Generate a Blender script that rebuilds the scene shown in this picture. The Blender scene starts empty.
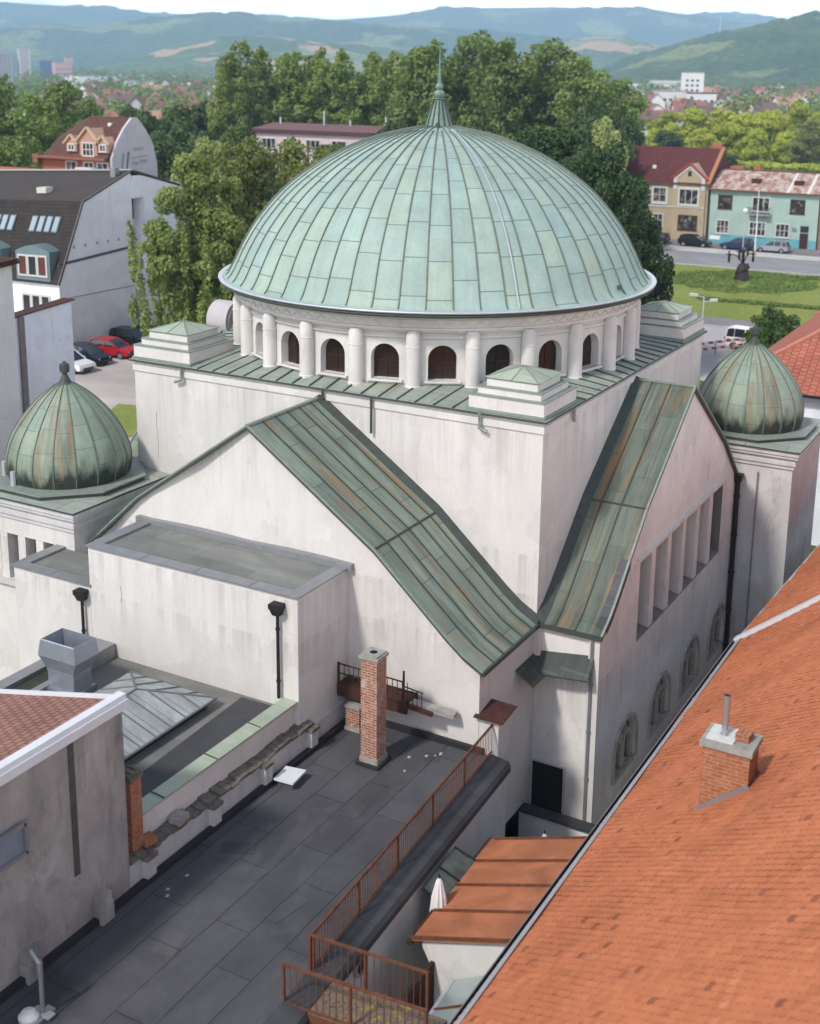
import bpy, math, random
import numpy as np
from math import sin, cos, pi, radians, sqrt, atan2
from mathutils import Vector

SC = bpy.context.scene
COL = SC.collection
ORG = {}                      # world origin of every object that parents parts


def tag(o, label=None, cat=None, group=None, kind=None):
    if label: o['label'] = label
    if cat: o['category'] = cat
    if group: o['group'] = group
    if kind: o['kind'] = kind
    return o


def thing(name, loc, label, cat, group=None, rz=0.0):
    o = bpy.data.objects.new(name, None)
    o.empty_display_size = 0.5
    COL.objects.link(o)
    o.location = loc
    o.rotation_euler = (0, 0, rz)
    ORG[o.name] = Vector(loc)
    return tag(o, label, cat, group)


def copy_tree(o, parent=None):
    c = o.copy()
    COL.objects.link(c)
    if parent is not None: c.parent = parent
    for ch in list(o.children):
        if ch is not c: copy_tree(ch, c)
    return c


class MB:
    """collects vertices and faces for ONE mesh object, in world coordinates"""
    def __init__(s):
        s.v = []; s.f = []; s.mi = []; s.uv = []; s.tint = {}

    def add(s, verts, faces, mi=0, uvs=None):
        b = len(s.v)
        s.v.extend([tuple(p) for p in verts])
        for i, f in enumerate(faces):
            s.f.append(tuple(b + k for k in f)); s.mi.append(mi)
            s.uv.append(uvs[i] if uvs else None)
        return s

    def poly(s, pts, mi=0, uv=None):
        return s.add(pts, [tuple(range(len(pts)))], mi, [uv] if uv else None)

    def box(s, x0, x1, y0, y1, z0, z1, mi=0):
        v = [(x0, y0, z0), (x1, y0, z0), (x1, y1, z0), (x0, y1, z0), (x0, y0, z1), (x1, y0, z1), (x1, y1, z1), (x0, y1, z1)]
        return s.add(v, [(3, 2, 1, 0), (4, 5, 6, 7), (0, 1, 5, 4), (1, 2, 6, 5), (2, 3, 7, 6), (3, 0, 4, 7)], mi)

    def bar(s, p, q, w=.05, h=None, mi=0, up=(0, 0, 1)):
        p, q = Vector(p), Vector(q); h = h or w
        d = (q - p).normalized(); u = Vector(up)
        if abs(d.dot(u)) > .98: u = Vector((1, 0, 0))
        a = d.cross(u).normalized() * (w / 2); b = a.cross(d).normalized() * (h / 2)
        v = [p - a - b, p + a - b, p + a + b, p - a + b, q - a - b, q + a - b, q + a + b, q - a + b]
        return s.add(v, [(3, 2, 1, 0), (4, 5, 6, 7), (0, 1, 5, 4), (1, 2, 6, 5), (2, 3, 7, 6), (3, 0, 4, 7)], mi)

    def tube(s, pts, r=.05, n=8, mi=0, cap=True):
        pts = [Vector(p) for p in pts]; rs = r if isinstance(r, (list, tuple)) else [r] * len(pts)
        v = []
        for i, p in enumerate(pts):
            d = (pts[min(i + 1, len(pts) - 1)] - pts[max(i - 1, 0)]).normalized()
            u = Vector((0, 0, 1)) if abs(d.z) < .95 else Vector((1, 0, 0))
            a = d.cross(u).normalized(); b = a.cross(d)
            v += [p + (a * cos(2 * pi * k / n) + b * sin(2 * pi * k / n)) * rs[i] for k in range(n)]
        f = []
        for i in range(len(pts) - 1):
            for k in range(n):
                k2 = (k + 1) % n
                f.append((i * n + k, i * n + k2, (i + 1) * n + k2, (i + 1) * n + k))
        if cap:
            f.append(tuple(range(n))[::-1]); f.append(tuple((len(pts) - 1) * n + k for k in range(n)))
        return s.add(v, f, mi)

    def lathe(s, prof, cx, cy, n=48, mi=0, ucols=None, a0=0.0, z0=0.0):
        v = []; L = [0.0]
        for i in range(1, len(prof)): L.append(L[-1] + math.hypot(prof[i][0] - prof[i - 1][0], prof[i][1] - prof[i - 1][1]))
        for r, z in prof:
            v += [(cx + r * cos(a0 + 2 * pi * k / n), cy + r * sin(a0 + 2 * pi * k / n), z + z0) for k in range(n)]
        f = []; uv = []
        uc = (ucols or n) / n
        for i in range(len(prof) - 1):
            for k in range(n):
                k2 = (k + 1) % n
                f.append((i * n + k, i * n + k2, (i + 1) * n + k2, (i + 1) * n + k))
                uv.append([(k * uc, L[i]), ((k + 1) * uc, L[i]), ((k + 1) * uc, L[i + 1]), (k * uc, L[i + 1])])
        return s.add(v, f, mi, uv if ucols else None)

    def prism(s, pts, off, mi=0, mi_side=None):
        """planar outline pts extruded by the vector off"""
        n = len(pts); off = Vector(off); a = [Vector(p) for p in pts]; b = [p + off for p in a]
        s.add(a, [tuple(range(n))[::-1]], mi); s.add(b, [tuple(range(n))], mi)
        return s.add(a + b, [(k, (k + 1) % n, n + (k + 1) % n, n + k) for k in range(n)], mi if mi_side is None else mi_side)

    def build(s, name, mats, parent=None, smooth=False, origin=None, auto=None):
        if not isinstance(mats, (list, tuple)): mats = [mats]
        V = np.array(s.v, dtype=np.float64)
        if parent is not None: o0 = ORG[parent.name]
        elif origin is not None: o0 = Vector(origin)
        else: o0 = Vector(((V[:, 0].min() + V[:, 0].max()) / 2, (V[:, 1].min() + V[:, 1].max()) / 2, V[:, 2].min()))
        me = bpy.data.meshes.new(name)
        me.from_pydata((V - np.array(o0)).tolist(), [], s.f)
        for m in mats: me.materials.append(m)
        me.polygons.foreach_set('material_index', s.mi)
        ul = me.uv_layers.new(name='UVMap')
        flat = []
        for fi, f in enumerate(s.f):
            if s.uv[fi]: flat += [c for uv in s.uv[fi] for c in uv]; continue
            p = V[list(f)]
            nx = np.zeros(3)
            for k in range(len(f)):
                nx += np.cross(p[k] - p[0], p[(k + 1) % len(f)] - p[0])
            ax = np.abs(nx)
            if ax[2] > max(ax[0], ax[1]) * 1.2: q = p[:, [0, 1]]
            elif ax[0] > ax[1]: q = p[:, [1, 2]]
            else: q = p[:, [0, 2]]
            flat += q.ravel().tolist()
        ul.data.foreach_set('uv', flat)
        for k, arr in s.tint.items():
            at = me.attributes.new(k, 'FLOAT', 'FACE'); at.data.foreach_set('value', arr)
        if smooth: me.polygons.foreach_set('use_smooth', [True] * len(me.polygons))
        me.validate(clean_customdata=False); me.update()
        if smooth and auto:
            try: me.set_sharp_from_angle(angle=radians(auto))
            except Exception: pass
        o = bpy.data.objects.new(name, me)
        COL.objects.link(o)
        if parent is not None: o.parent = parent
        else: o.location = o0
        ORG[o.name] = Vector(o0)
        return o


def np_obj(name, V, F, mats, parent=None, uv=None, tint=None, smooth=False, mi=None, origin=(0, 0, 0)):
    """fast path for big regular quad / n-gon meshes given as arrays (F: (n,k))"""
    me = bpy.data.meshes.new(name)
    n, k = F.shape
    me.vertices.add(len(V)); me.vertices.foreach_set('co', np.ascontiguousarray(V - np.array(origin), dtype=np.float32).ravel())
    me.loops.add(n * k); me.loops.foreach_set('vertex_index', F.ravel().astype(np.int32))
    me.polygons.add(n); me.polygons.foreach_set('loop_start', np.arange(0, n * k, k, dtype=np.int32))
    me.polygons.foreach_set('loop_total', np.full(n, k, dtype=np.int32))
    for m in (mats if isinstance(mats, (list, tuple)) else [mats]): me.materials.append(m)
    if mi is not None: me.polygons.foreach_set('material_index', mi.astype(np.int32))
    if tint is not None:
        at = me.attributes.new('tint', 'FLOAT', 'FACE'); at.data.foreach_set('value', tint.astype(np.float32))
    if uv is not None:
        ul = me.uv_layers.new(name='UVMap'); ul.data.foreach_set('uv', uv.astype(np.float32).ravel())
    me.update(calc_edges=True)
    me.polygons.foreach_set('use_smooth', np.full(n, smooth))
    o = bpy.data.objects.new(name, me); COL.objects.link(o)
    if parent is not None: o.parent = parent
    else: o.location = origin
    ORG[o.name] = Vector(origin)
    return o


# ---------------------------------------------------------------- materials
def mk(name):
    m = bpy.data.materials.new(name); m.use_nodes = True
    nt = m.node_tree
    return m, nt, nt.nodes['Principled BSDF']


def nd(nt, t, ins=None, **kw):
    n = nt.nodes.new(t)
    for k, v in kw.items(): setattr(n, k, v)
    for k, v in (ins or {}).items():
        if isinstance(v, bpy.types.NodeSocket): nt.links.new(v, n.inputs[k])
        else: n.inputs[k].default_value = v
    return n


def c4(c): return (c[0], c[1], c[2], 1.0)
def pos(nt): return nd(nt, 'ShaderNodeNewGeometry').outputs['Position']
def objc(nt): return nd(nt, 'ShaderNodeTexCoord').outputs['Object']
def uvc(nt): return nd(nt, 'ShaderNodeUVMap').outputs['UV']
def vmul(nt, v, s): return nd(nt, 'ShaderNodeVectorMath', {0: v, 1: s}, operation='MULTIPLY').outputs[0]
def vadd(nt, v, s): return nd(nt, 'ShaderNodeVectorMath', {0: v, 1: s}, operation='ADD').outputs[0]


def mth(nt, op, a, b=0.0, clamp=False):
    n = nt.nodes.new('ShaderNodeMath'); n.operation = op; n.use_clamp = clamp
    for i, x in enumerate((a, b)):
        if isinstance(x, bpy.types.NodeSocket): nt.links.new(x, n.inputs[i])
        else: n.inputs[i].default_value = x
    return n.outputs[0]


def noise(nt, v, scale, detail=4, rough=.55, dist=0.0):
    return nd(nt, 'ShaderNodeTexNoise', {'Vector': v, 'Scale': scale, 'Detail': detail, 'Roughness': rough, 'Distortion': dist}).outputs['Fac']


def ramp(nt, f, stops):
    r = nt.nodes.new('ShaderNodeValToRGB'); nt.links.new(f, r.inputs[0])
    e = r.color_ramp.elements
    while len(e) < len(stops): e.new(.5)
    for i, (p, c) in enumerate(stops):
        e[i].position = p
        e[i].color = (c, c, c, 1) if isinstance(c, (int, float)) else c4(c)
    return r.outputs[0]


def mix(nt, f, a, b, mode='MIX'):
    n = nt.nodes.new('ShaderNodeMix'); n.data_type = 'RGBA'; n.blend_type = mode
    for i, x in ((0, f), (6, a), (7, b)):
        if isinstance(x, bpy.types.NodeSocket): nt.links.new(x, n.inputs[i])
        else: n.inputs[i].default_value = x if i == 0 else c4(x)
    return n.outputs[2]


def bump(nt, bs, h, strength=.3, dist=.02):
    b = nd(nt, 'ShaderNodeBump', {'Height': h, 'Strength': strength, 'Distance': dist})
    nt.links.new(b.outputs[0], bs.inputs['Normal'])


def setc(nt, bs, col, rough=.8, metal=0.0, spec=.3):
    if isinstance(col, bpy.types.NodeSocket): nt.links.new(col, bs.inputs['Base Color'])
    else: bs.inputs['Base Color'].default_value = c4(col)
    if isinstance(rough, bpy.types.NodeSocket): nt.links.new(rough, bs.inputs['Roughness'])
    else: bs.inputs['Roughness'].default_value = rough
    bs.inputs['Metallic'].default_value = metal
    bs.inputs['Specular IOR Level'].default_value = spec


def m_plain(name, col, rough=.7, metal=0.0, var=.12, scale=3.0, spec=.3):
    m, nt, bs = mk(name)
    n = noise(nt, pos(nt), scale, 5, .6)
    k = ramp(nt, n, [(.25, 1 - var), (.75, 1 + var * .4)])
    setc(nt, bs, mix(nt, 1.0, col, k, 'MULTIPLY'), rough, metal, spec)
    return m


def m_obj(name, col, rough=.4, metal=0.0, spec=.5, var=.08, scale=6):
    m, nt, bs = mk(name)
    n = noise(nt, objc(nt), scale, 4, .6)
    k = ramp(nt, n, [(.25, 1 - var), (.75, 1 + var * .3)])
    setc(nt, bs, mix(nt, 1.0, col, k, 'MULTIPLY'), rough, metal, spec)
    return m


def m_stucco(name, base, stain, amount=.45, blotch=.16, grime=0.0, ledges=()):
    m, nt, bs = mk(name)
    p = pos(nt)
    big = noise(nt, p, .28, 5, .6)
    mid = noise(nt, vmul(nt, p, (1.1, 1.1, .5)), 1.0, 6, .65, .4)
    streak = noise(nt, vmul(nt, p, (3.2, 3.2, .14)), 1.0, 5, .6)
    s2 = noise(nt, vmul(nt, p, (.9, .9, .3)), 1.3, 6, .7, 1.2)
    fine = noise(nt, p, 9.0, 5, .7)
    f = mth(nt, 'MULTIPLY', ramp(nt, streak, [(.56, 0.0), (.80, 1.0)]), ramp(nt, big, [(.44, 0.0), (.66, 1.0)]))
    vo = nd(nt, 'ShaderNodeTexVoronoi', {'Vector': vadd(nt, vmul(nt, p, (.55, .55, .75)), nd(nt, 'ShaderNodeTexNoise', {'Vector': p, 'Scale': 1.6, 'Detail': 5.0}).outputs['Color']), 'Scale': 1.0}).outputs['Color']
    pv = nd(nt, 'ShaderNodeSeparateColor', {0: vo}).outputs[0]
    base_ = mix(nt, 1.0, base, ramp(nt, pv, [(0.0, .93), (.5, 1.0), (1.0, 1.04)]), 'MULTIPLY')
    c = mix(nt, mth(nt, 'MULTIPLY', f, amount), base_, stain)
    c = mix(nt, mth(nt, 'MULTIPLY', ramp(nt, s2, [(.57, 0.0), (.72, 1.0)]), amount * .8), c, tuple(x * .86 for x in stain))
    k = ramp(nt, mid, [(.25, 1 - blotch), (.7, 1.03)])
    c = mix(nt, 1.0, c, k, 'MULTIPLY')
    if ledges:      # rain streaks that start under copings and eaves
        z = nd(nt, 'ShaderNodeSeparateXYZ', {0: p}).outputs[2]
        run = noise(nt, vmul(nt, p, (2.6, 2.6, .10)), 1.0, 5, .7)
        for z0, ln in ledges:
            q = mth(nt, 'DIVIDE', mth(nt, 'SUBTRACT', z0, z), ln)
            on = mth(nt, 'MULTIPLY', mth(nt, 'GREATER_THAN', q, 0.0), mth(nt, 'SUBTRACT', 1.0, q, True))
            fk = mth(nt, 'MULTIPLY', on, ramp(nt, run, [(.46, 0.0), (.66, 1.0)]))
            c = mix(nt, mth(nt, 'MULTIPLY', fk, .42), c, tuple(x * .8 for x in stain))
    if grime:
        spots = ramp(nt, noise(nt, p, 2.3, 7, .75, .8), [(.56, 0.0), (.75, 1.0)])
        c = mix(nt, mth(nt, 'MULTIPLY', spots, grime), c, (.16, .14, .12))
    c = mix(nt, 1.0, c, ramp(nt, fine, [(.3, .95), (.7, 1.02)]), 'MULTIPLY')
    setc(nt, bs, c, .92, 0, .15)
    bump(nt, bs, fine, .25, .01)
    return m


def m_copper(name, cols, row=1.25, rust=0.0, soot=0.0, streaky=.5, joint=.03, colw=1.0, panel=1.0, lowdark=None, jointcol=(.07, .10, .085)):
    """patinated sheet copper: UV x counts columns between seams, UV y runs up the slope in metres"""
    m, nt, bs = mk(name)
    uv = uvc(nt)
    sep = nd(nt, 'ShaderNodeSeparateXYZ', {0: uv})
    u, v = sep.outputs[0], sep.outputs[1]
    col = mth(nt, 'FLOOR', mth(nt, 'MULTIPLY', u, colw))
    r0 = nd(nt, 'ShaderNodeTexWhiteNoise', {'W': col}, noise_dimensions='1D').outputs['Value']
    vv = mth(nt, 'ADD', mth(nt, 'DIVIDE', v, row), mth(nt, 'MULTIPLY', r0, 1.0))
    rowi = mth(nt, 'FLOOR', vv)
    fr = mth(nt, 'FRACT', vv)
    cb = nd(nt, 'ShaderNodeCombineXYZ', {0: col, 1: rowi, 2: 3.3}).outputs[0]
    wn = nd(nt, 'ShaderNodeTexWhiteNoise', {'Vector': cb}, noise_dimensions='3D')
    pr = wn.outputs['Value']
    c = ramp(nt, mth(nt, 'ADD', .5, mth(nt, 'MULTIPLY', mth(nt, 'SUBTRACT', pr, .5), panel)), [(.0, cols[0]), (.45, cols[1]), (.8, cols[2]), (1.0, cols[3])])
    p = pos(nt)
    su = nd(nt, 'ShaderNodeCombineXYZ', {0: mth(nt, 'MULTIPLY', u, 7.0), 1: mth(nt, 'MULTIPLY', v, .35), 2: 0.0}).outputs[0]
    st = noise(nt, su, 1.0, 6, .65, .3)
    c = mix(nt, mth(nt, 'MULTIPLY', ramp(nt, st, [(.42, 0.0), (.75, 1.0)]), streaky), c, tuple(x * .55 for x in cols[1]))
    bl = noise(nt, p, 1.1, 6, .65, .5)
    c = mix(nt, 1.0, c, ramp(nt, bl, [(.25, .8), (.7, 1.08)]), 'MULTIPLY')
    fine = noise(nt, p, 11, 4, .7)
    c = mix(nt, 1.0, c, ramp(nt, fine, [(.3, .92), (.7, 1.05)]), 'MULTIPLY')
    if rust:
        ru = nd(nt, 'ShaderNodeCombineXYZ', {0: mth(nt, 'MULTIPLY', u, 1.3), 1: mth(nt, 'MULTIPLY', v, .16), 2: 5.0}).outputs[0]
        rn = noise(nt, ru, 1.4, 6, .62, .6)
        c = mix(nt, mth(nt, 'MULTIPLY', ramp(nt, rn, [(.52, 0.0), (.66, 1.0)]), rust), c, (.27, .145, .065))
        dk = noise(nt, vmul(nt, su, (.25, .8, 1)), 1.0, 6, .65, .8)
        c = mix(nt, mth(nt, 'MULTIPLY', ramp(nt, dk, [(.50, 0.0), (.66, 1.0)]), rust * .8), c, tuple(x * .36 for x in cols[0]))
    if soot:
        sn = noise(nt, vmul(nt, su, (.16, 1, 1)), 1.0, 6, .72, .4)
        lim = mth(nt, 'MULTIPLY', mth(nt, 'SUBTRACT', sn, .24), soot)
        f = ramp(nt, mth(nt, 'SUBTRACT', mth(nt, 'ADD', .5, lim), v), [(.35, 0.0), (.75, 1.0)])
        c = mix(nt, mth(nt, 'MULTIPLY', f, .9), c, (.014, .017, .015))
    ue = mth(nt, 'ABSOLUTE', mth(nt, 'SUBTRACT', mth(nt, 'FRACT', u), .5))
    eg = mth(nt, 'MULTIPLY', ramp(nt, ue, [(.34, 0.0), (.5, 1.0)]), ramp(nt, st, [(.35, .1), (.7, .75)]))
    c = mix(nt, mth(nt, 'MULTIPLY', eg, .55), c, tuple(x * k for x, k in zip(cols[0], (.86, .74, .62))))
    if joint:
        j = mth(nt, 'LESS_THAN', fr, joint)
        c = mix(nt, mth(nt, 'MULTIPLY', j, .75), c, jointcol)
    setc(nt, bs, c, ramp(nt, bl, [(.3, .5), (.7, .68)]), 0.0, .35)
    bump(nt, bs, bl, .12, .03)
    return m


def m_brick(name, c1, c2, mortar, sx=.25, sz=.075, ms=.012, white=0.0):
    m, nt, bs = mk(name)
    uv = uvc(nt)
    b = nd(nt, 'ShaderNodeTexBrick', {'Vector': uv, 'Color1': c4(c1), 'Color2': c4(c2), 'Mortar': c4(mortar), 'Scale': 1.0, 'Mortar Size': ms,
                                      'Bias': 0.0, 'Brick Width': sx, 'Row Height': sz, 'Mortar Smooth': .2})
    n = noise(nt, pos(nt), 5, 6, .7)
    c = mix(nt, 1.0, b.outputs['Color'], ramp(nt, n, [(.25, .65), (.7, 1.12)]), 'MULTIPLY')
    if white:
        w = noise(nt, pos(nt), 3.1, 6, .75, .5)
        c = mix(nt, mth(nt, 'MULTIPLY', ramp(nt, w, [(.5, 0.0), (.66, 1.0)]), white), c, (.55, .47, .42))
    setc(nt, bs, c, .9, 0, .15)
    bump(nt, bs, b.outputs['Fac'], -.4, .01)
    return m


def m_tiletex(name, c1, c2, w=.22, h=.32, line=(.10, .03, .02)):
    m, nt, bs = mk(name)
    uv = uvc(nt)
    b = nd(nt, 'ShaderNodeTexBrick', {'Vector': uv, 'Color1': c4(c1), 'Color2': c4(c2), 'Mortar': c4(line), 'Scale': 1.0, 'Mortar Size': .018,
                                      'Bias': 0.0, 'Brick Width': w, 'Row Height': h, 'Mortar Smooth': .3})
    n = noise(nt, pos(nt), .8, 6, .65)
    c = mix(nt, 1.0, b.outputs['Color'], ramp(nt, n, [(.25, .75), (.7, 1.1)]), 'MULTIPLY')
    setc(nt, bs, c, .85, 0, .2)
    bump(nt, bs, b.outputs['Fac'], -.5, .02)
    return m


def m_sheet(name, base, w=5.0, h=1.0, seam=(.02, .02, .022), var=.3, scale=.5, rot=False, rough=.75, wet=None):
    m, nt, bs = mk(name)
    p = pos(nt)
    vec = p
    if rot:
        sp = nd(nt, 'ShaderNodeSeparateXYZ', {0: p})
        vec = nd(nt, 'ShaderNodeCombineXYZ', {0: sp.outputs[1], 1: sp.outputs[0], 2: 0.0}).outputs[0]
    b = nd(nt, 'ShaderNodeTexBrick', {'Vector': vec, 'Color1': c4(base), 'Color2': c4(tuple(x * .86 for x in base)), 'Mortar': c4(seam), 'Scale': 1.0,
                                      'Mortar Size': .012, 'Bias': 0.0, 'Brick Width': w, 'Row Height': h, 'Mortar Smooth': .4})
    n = noise(nt, vmul(nt, p, (1.0, .6, 1.0)), scale, 7, .62, .8)
    c = mix(nt, 1.0, b.outputs['Color'], ramp(nt, n, [(.28, 1 - var), (.55, 1.0), (.75, 1 + var)]), 'MULTIPLY')
    f = noise(nt, p, 14, 5, .7)
    c = mix(nt, 1.0, c, ramp(nt, f, [(.3, .88), (.7, 1.06)]), 'MULTIPLY')
    setc(nt, bs, c, rough, 0, .35)
    bump(nt, bs, f, .15, .01)
    return m


def m_glass(name, col=(.02, .022, .025), rough=.08, spec=.6):
    m, nt, bs = mk(name)
    n = noise(nt, pos(nt), .9, 3)
    setc(nt, bs, mix(nt, n, col, tuple(x * 2.2 for x in col)), rough, 0, spec)
    return m


def m_leaf(name, c1, c2, trans=.25, hue=.0):
    m, nt, bs = mk(name)
    t = nd(nt, 'ShaderNodeAttribute', attribute_name='tint').outputs['Fac']
    r = nd(nt, 'ShaderNodeObjectInfo').outputs['Random']
    c = mix(nt, t, c1, c2)
    c = mix(nt, 1.0, c, ramp(nt, r, [(0.0, .78), (1.0, 1.15)]), 'MULTIPLY')
    setc(nt, bs, c, .55, 0, .25)
    tr = nd(nt, 'ShaderNodeBsdfTranslucent', {'Color': mix(nt, 1.0, c, (1.15, 1.25, .6), 'MULTIPLY')})
    ms = nd(nt, 'ShaderNodeMixShader', {0: trans, 1: bs.outputs[0], 2: tr.outputs[0]})
    nt.links.new(ms.outputs[0], nt.nodes['Material Output'].inputs[0])
    return m


def m_felt(name, base):
    """roofing felt: lapped sheets, each with its own tone, dusty drying marks and grit"""
    m, nt, bs = mk(name)
    p = pos(nt)
    w = nd(nt, 'ShaderNodeTexNoise', {'Vector': p, 'Scale': .7, 'Detail': 3.0}).outputs['Color']
    pw = vadd(nt, p, vmul(nt, w, (.10, .10, 0)))
    b = nd(nt, 'ShaderNodeTexBrick', {'Vector': pw, 'Color1': c4(tuple(x * 1.06 for x in base)), 'Color2': c4(tuple(x * .90 for x in base)), 'Mortar': c4(tuple(x * .36 for x in base)),
                                      'Scale': 1.0, 'Mortar Size': .016, 'Bias': 0.0, 'Brick Width': 3.4, 'Row Height': .96, 'Mortar Smooth': .5}, offset=.37)
    c = b.outputs['Color']
    big = noise(nt, vmul(nt, p, (1, .8, 1)), .32, 6, .6, 1.0)
    c = mix(nt, 1.0, c, ramp(nt, big, [(.3, .66), (.5, 1.0), (.68, 1.22)]), 'MULTIPLY')
    tide = noise(nt, vmul(nt, p, (.6, 1.1, 1)), .8, 6, .6, .7)
    c = mix(nt, ramp(nt, tide, [(.52, 0.0), (.60, .24), (.66, .08), (.8, .2)]), c, tuple(x * 1.7 for x in base))
    gr = noise(nt, p, 21, 4, .8)
    c = mix(nt, ramp(nt, gr, [(.66, 0.0), (.74, .5)]), c, (.22, .21, .19))
    c = mix(nt, 1.0, c, ramp(nt, noise(nt, p, 55, 3, .7), [(.3, .82), (.7, 1.12)]), 'MULTIPLY')
    setc(nt, bs, c, ramp(nt, big, [(.3, .55), (.7, .8)]), 0, .3)
    hh = mth(nt, 'ADD', mth(nt, 'MULTIPLY', b.outputs['Fac'], -.6), mth(nt, 'ADD', mth(nt, 'MULTIPLY', big, 1.2), mth(nt, 'MULTIPLY', gr, .25)))
    bump(nt, bs, hh, .5, .03)
    return m

HAZE, SKY, CLOUD, SUN_E, SUN_A, EXPO = 1.75e-4, .14, 3.3, 3.2, 6.0, -.02
# ---------------------------------------------------------------- the palette
ST = m_stucco('white_stucco', (.66, .632, .605), (.36, .33, .305), .34, .09, 0, ((13.0, 2.6), (9.1, 1.8), (7.8, 1.3)))
ST_R = m_stucco('weathered_stucco', (.74, .71, .68), (.30, .27, .245), .4, .12, .12, ((8.3, 1.0), (5.4, 1.6)))
ST_D = m_stucco('grimy_stucco', (.60, .58, .58), (.27, .25, .23), .6, .20, .35)
ST_GREY = m_stucco('grey_render', (.41, .385, .37), (.16, .145, .135), .8, .48, .5)
CU_DOME = m_copper('dome_patina', [(.305, .405, .36), (.33, .44, .40), (.365, .455, .38), (.295, .44, .445)], 1.3, panel=.9, rust=.10, streaky=.18, joint=.030, jointcol=(.11, .135, .11))
CU_FLAT = m_copper('skirt_patina', [(.28, .325, .285), (.33, .375, .325), (.37, .41, .35), (.29, .35, .315)], 1.6, rust=.2, streaky=.5, joint=.02)
CU_PALE = m_copper('pale_patina', [(.36, .42, .335), (.395, .45, .35), (.41, .45, .335), (.375, .43, .34)], 3.0, rust=.12, streaky=.25, joint=0)
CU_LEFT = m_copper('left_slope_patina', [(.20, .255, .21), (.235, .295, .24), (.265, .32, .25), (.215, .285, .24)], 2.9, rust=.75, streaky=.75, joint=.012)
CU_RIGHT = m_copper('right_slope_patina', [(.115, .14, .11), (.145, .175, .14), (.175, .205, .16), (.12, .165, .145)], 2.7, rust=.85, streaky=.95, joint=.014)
CU_SMALL = m_copper('cupola_patina', [(.225, .285, .225), (.26, .325, .25), (.29, .345, .26), (.23, .305, .25)], .85, rust=.7, soot=2.2, streaky=.22, joint=.02)
CU_DARK = m_plain('dark_copper', (.062, .075, .066), .55, 0, .3, 4)
SEAM = m_plain('seam_patina', (.155, .19, .16), .6, 0, .3, 4)
CU_EDGE = m_plain('green_edge', (.24, .28, .245), .55, 0, .25, 5)
ZINC = m_plain('zinc_sheet', (.30, .305, .32), .42, .45, .2, 2.5)
ZINC_L = m_plain('pale_zinc', (.55, .57, .60), .4, .4, .12, 2.5)
IRON = m_plain('black_iron', (.025, .022, .022), .5, .2, .3, 6)
RUST = m_plain('rust_iron', (.17, .065, .035), .8, .1, .45, 5)
RUST_D = m_plain('dark_rust', (.075, .03, .022), .85, .1, .5, 5)
GLASS = m_glass('dark_glass')
GLASS_B = m_glass('brown_glass', (.016, .010, .008), .12, .5)
VOID = m_plain('shadowed_interior', (.012, .011, .010), .9)
BRICK = m_brick('chimney_brick', (.38, .135, .07), (.30, .10, .05), (.42, .36, .31), .26, .08, .014, .55)
BRICK_O = m_brick('orange_brick', (.40, .15, .07), (.33, .11, .05), (.40, .27, .19), .28, .09, .009, .12)
CONC = m_plain('old_concrete', (.36, .345, .315), .9, 0, .4, 4, .15)
REV = m_stucco('shaded_grimy_reveal', (.24, .225, .21), (.2, .18, .17), .5, .2, .3)  # dirty plaster, darkened further so the colour carries the shade inside the openings
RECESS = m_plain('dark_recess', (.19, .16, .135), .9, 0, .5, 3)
TRAC = m_plain('weathered_tracery', (.52, .48, .42), .95, 0, .4, 4, .1)
ROOFGREY = m_sheet('grey_roof_sheet', (.215, .22, .20), 1.1, 2.2, (.13, .13, .12), .3, .8)

S = 15.83
HC = S / 2
syn = thing('synagogue', (HC, HC, 0), 'large white synagogue with a big green copper dome in the middle of the view', 'synagogue')

# cube walls -----------------------------------------------------------------
b = MB()
b.prism([(0, 0, 0), (S, 0, 0), (S, S, 0), (0, S, 0)], (0, 0, 13.36))
for sx, sy, x0, x1, y0, y1 in ((0, 0, -.05, S + .05, -.05, 0), (0, 0, -.05, 0, 0, S), (0, 0, -.05, S + .05, S, S + .05), (0, 0, S, S + .05, 0, S)):
    b.box(x0, x1, y0, y1, 13.02, 13.24)
b.build('cube_wall', ST, syn)
# eaves and sloping copper skirt round the drum
b = MB()
NA = 144
ring_o, ring_i = [], []
for k in range(NA):
    a = 2 * pi * k / NA
    m_ = max(abs(cos(a)), abs(sin(a)))
    ro = (HC + .14) / m_
    ring_o.append((HC + ro * cos(a), HC + ro * sin(a), 13.43))
    ring_i.append((HC + 7.1 * cos(a), HC + 7.1 * sin(a), 13.62))
lo = [(x, y, 13.362) for x, y, z in ring_o]
fs = [(k, (k + 1) % NA, NA + (k + 1) % NA, NA + k) for k in range(NA)]
b.add(ring_o + ring_i, fs, 0)
b.add(lo + ring_o, fs, 1)
b.prism([(-.12, -.12, 13.365), (S + .12, -.12, 13.365), (S + .12, S + .12, 13.365), (-.12, S + .12, 13.365)], (0, 0, .02), 1)
t = .35
while t < S - .3:
    rr = sqrt(max(0, 7.25 ** 2 - (t - HC) ** 2))
    d = HC - rr if rr > 0 else HC
    d = min(d, 2.6)
    if 2.45 < t < S - 2.45:
        for e in (0, 1):
            p0, p1 = (-.13, 13.445), (d, 13.62)
            f_ = (lambda q: q) if e == 0 else (lambda q: S - q)
            b.bar((f_(p0[0]), t, p0[1]), (f_(p1[0]), t, p1[1]), .045, .05, 1)
            b.bar((t, f_(p0[0]), p0[1]), (t, f_(p1[0]), p1[1]), .045, .05, 1)
    t += .66
b.build('skirt_roof', [CU_FLAT, CU_DARK], syn)

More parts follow.
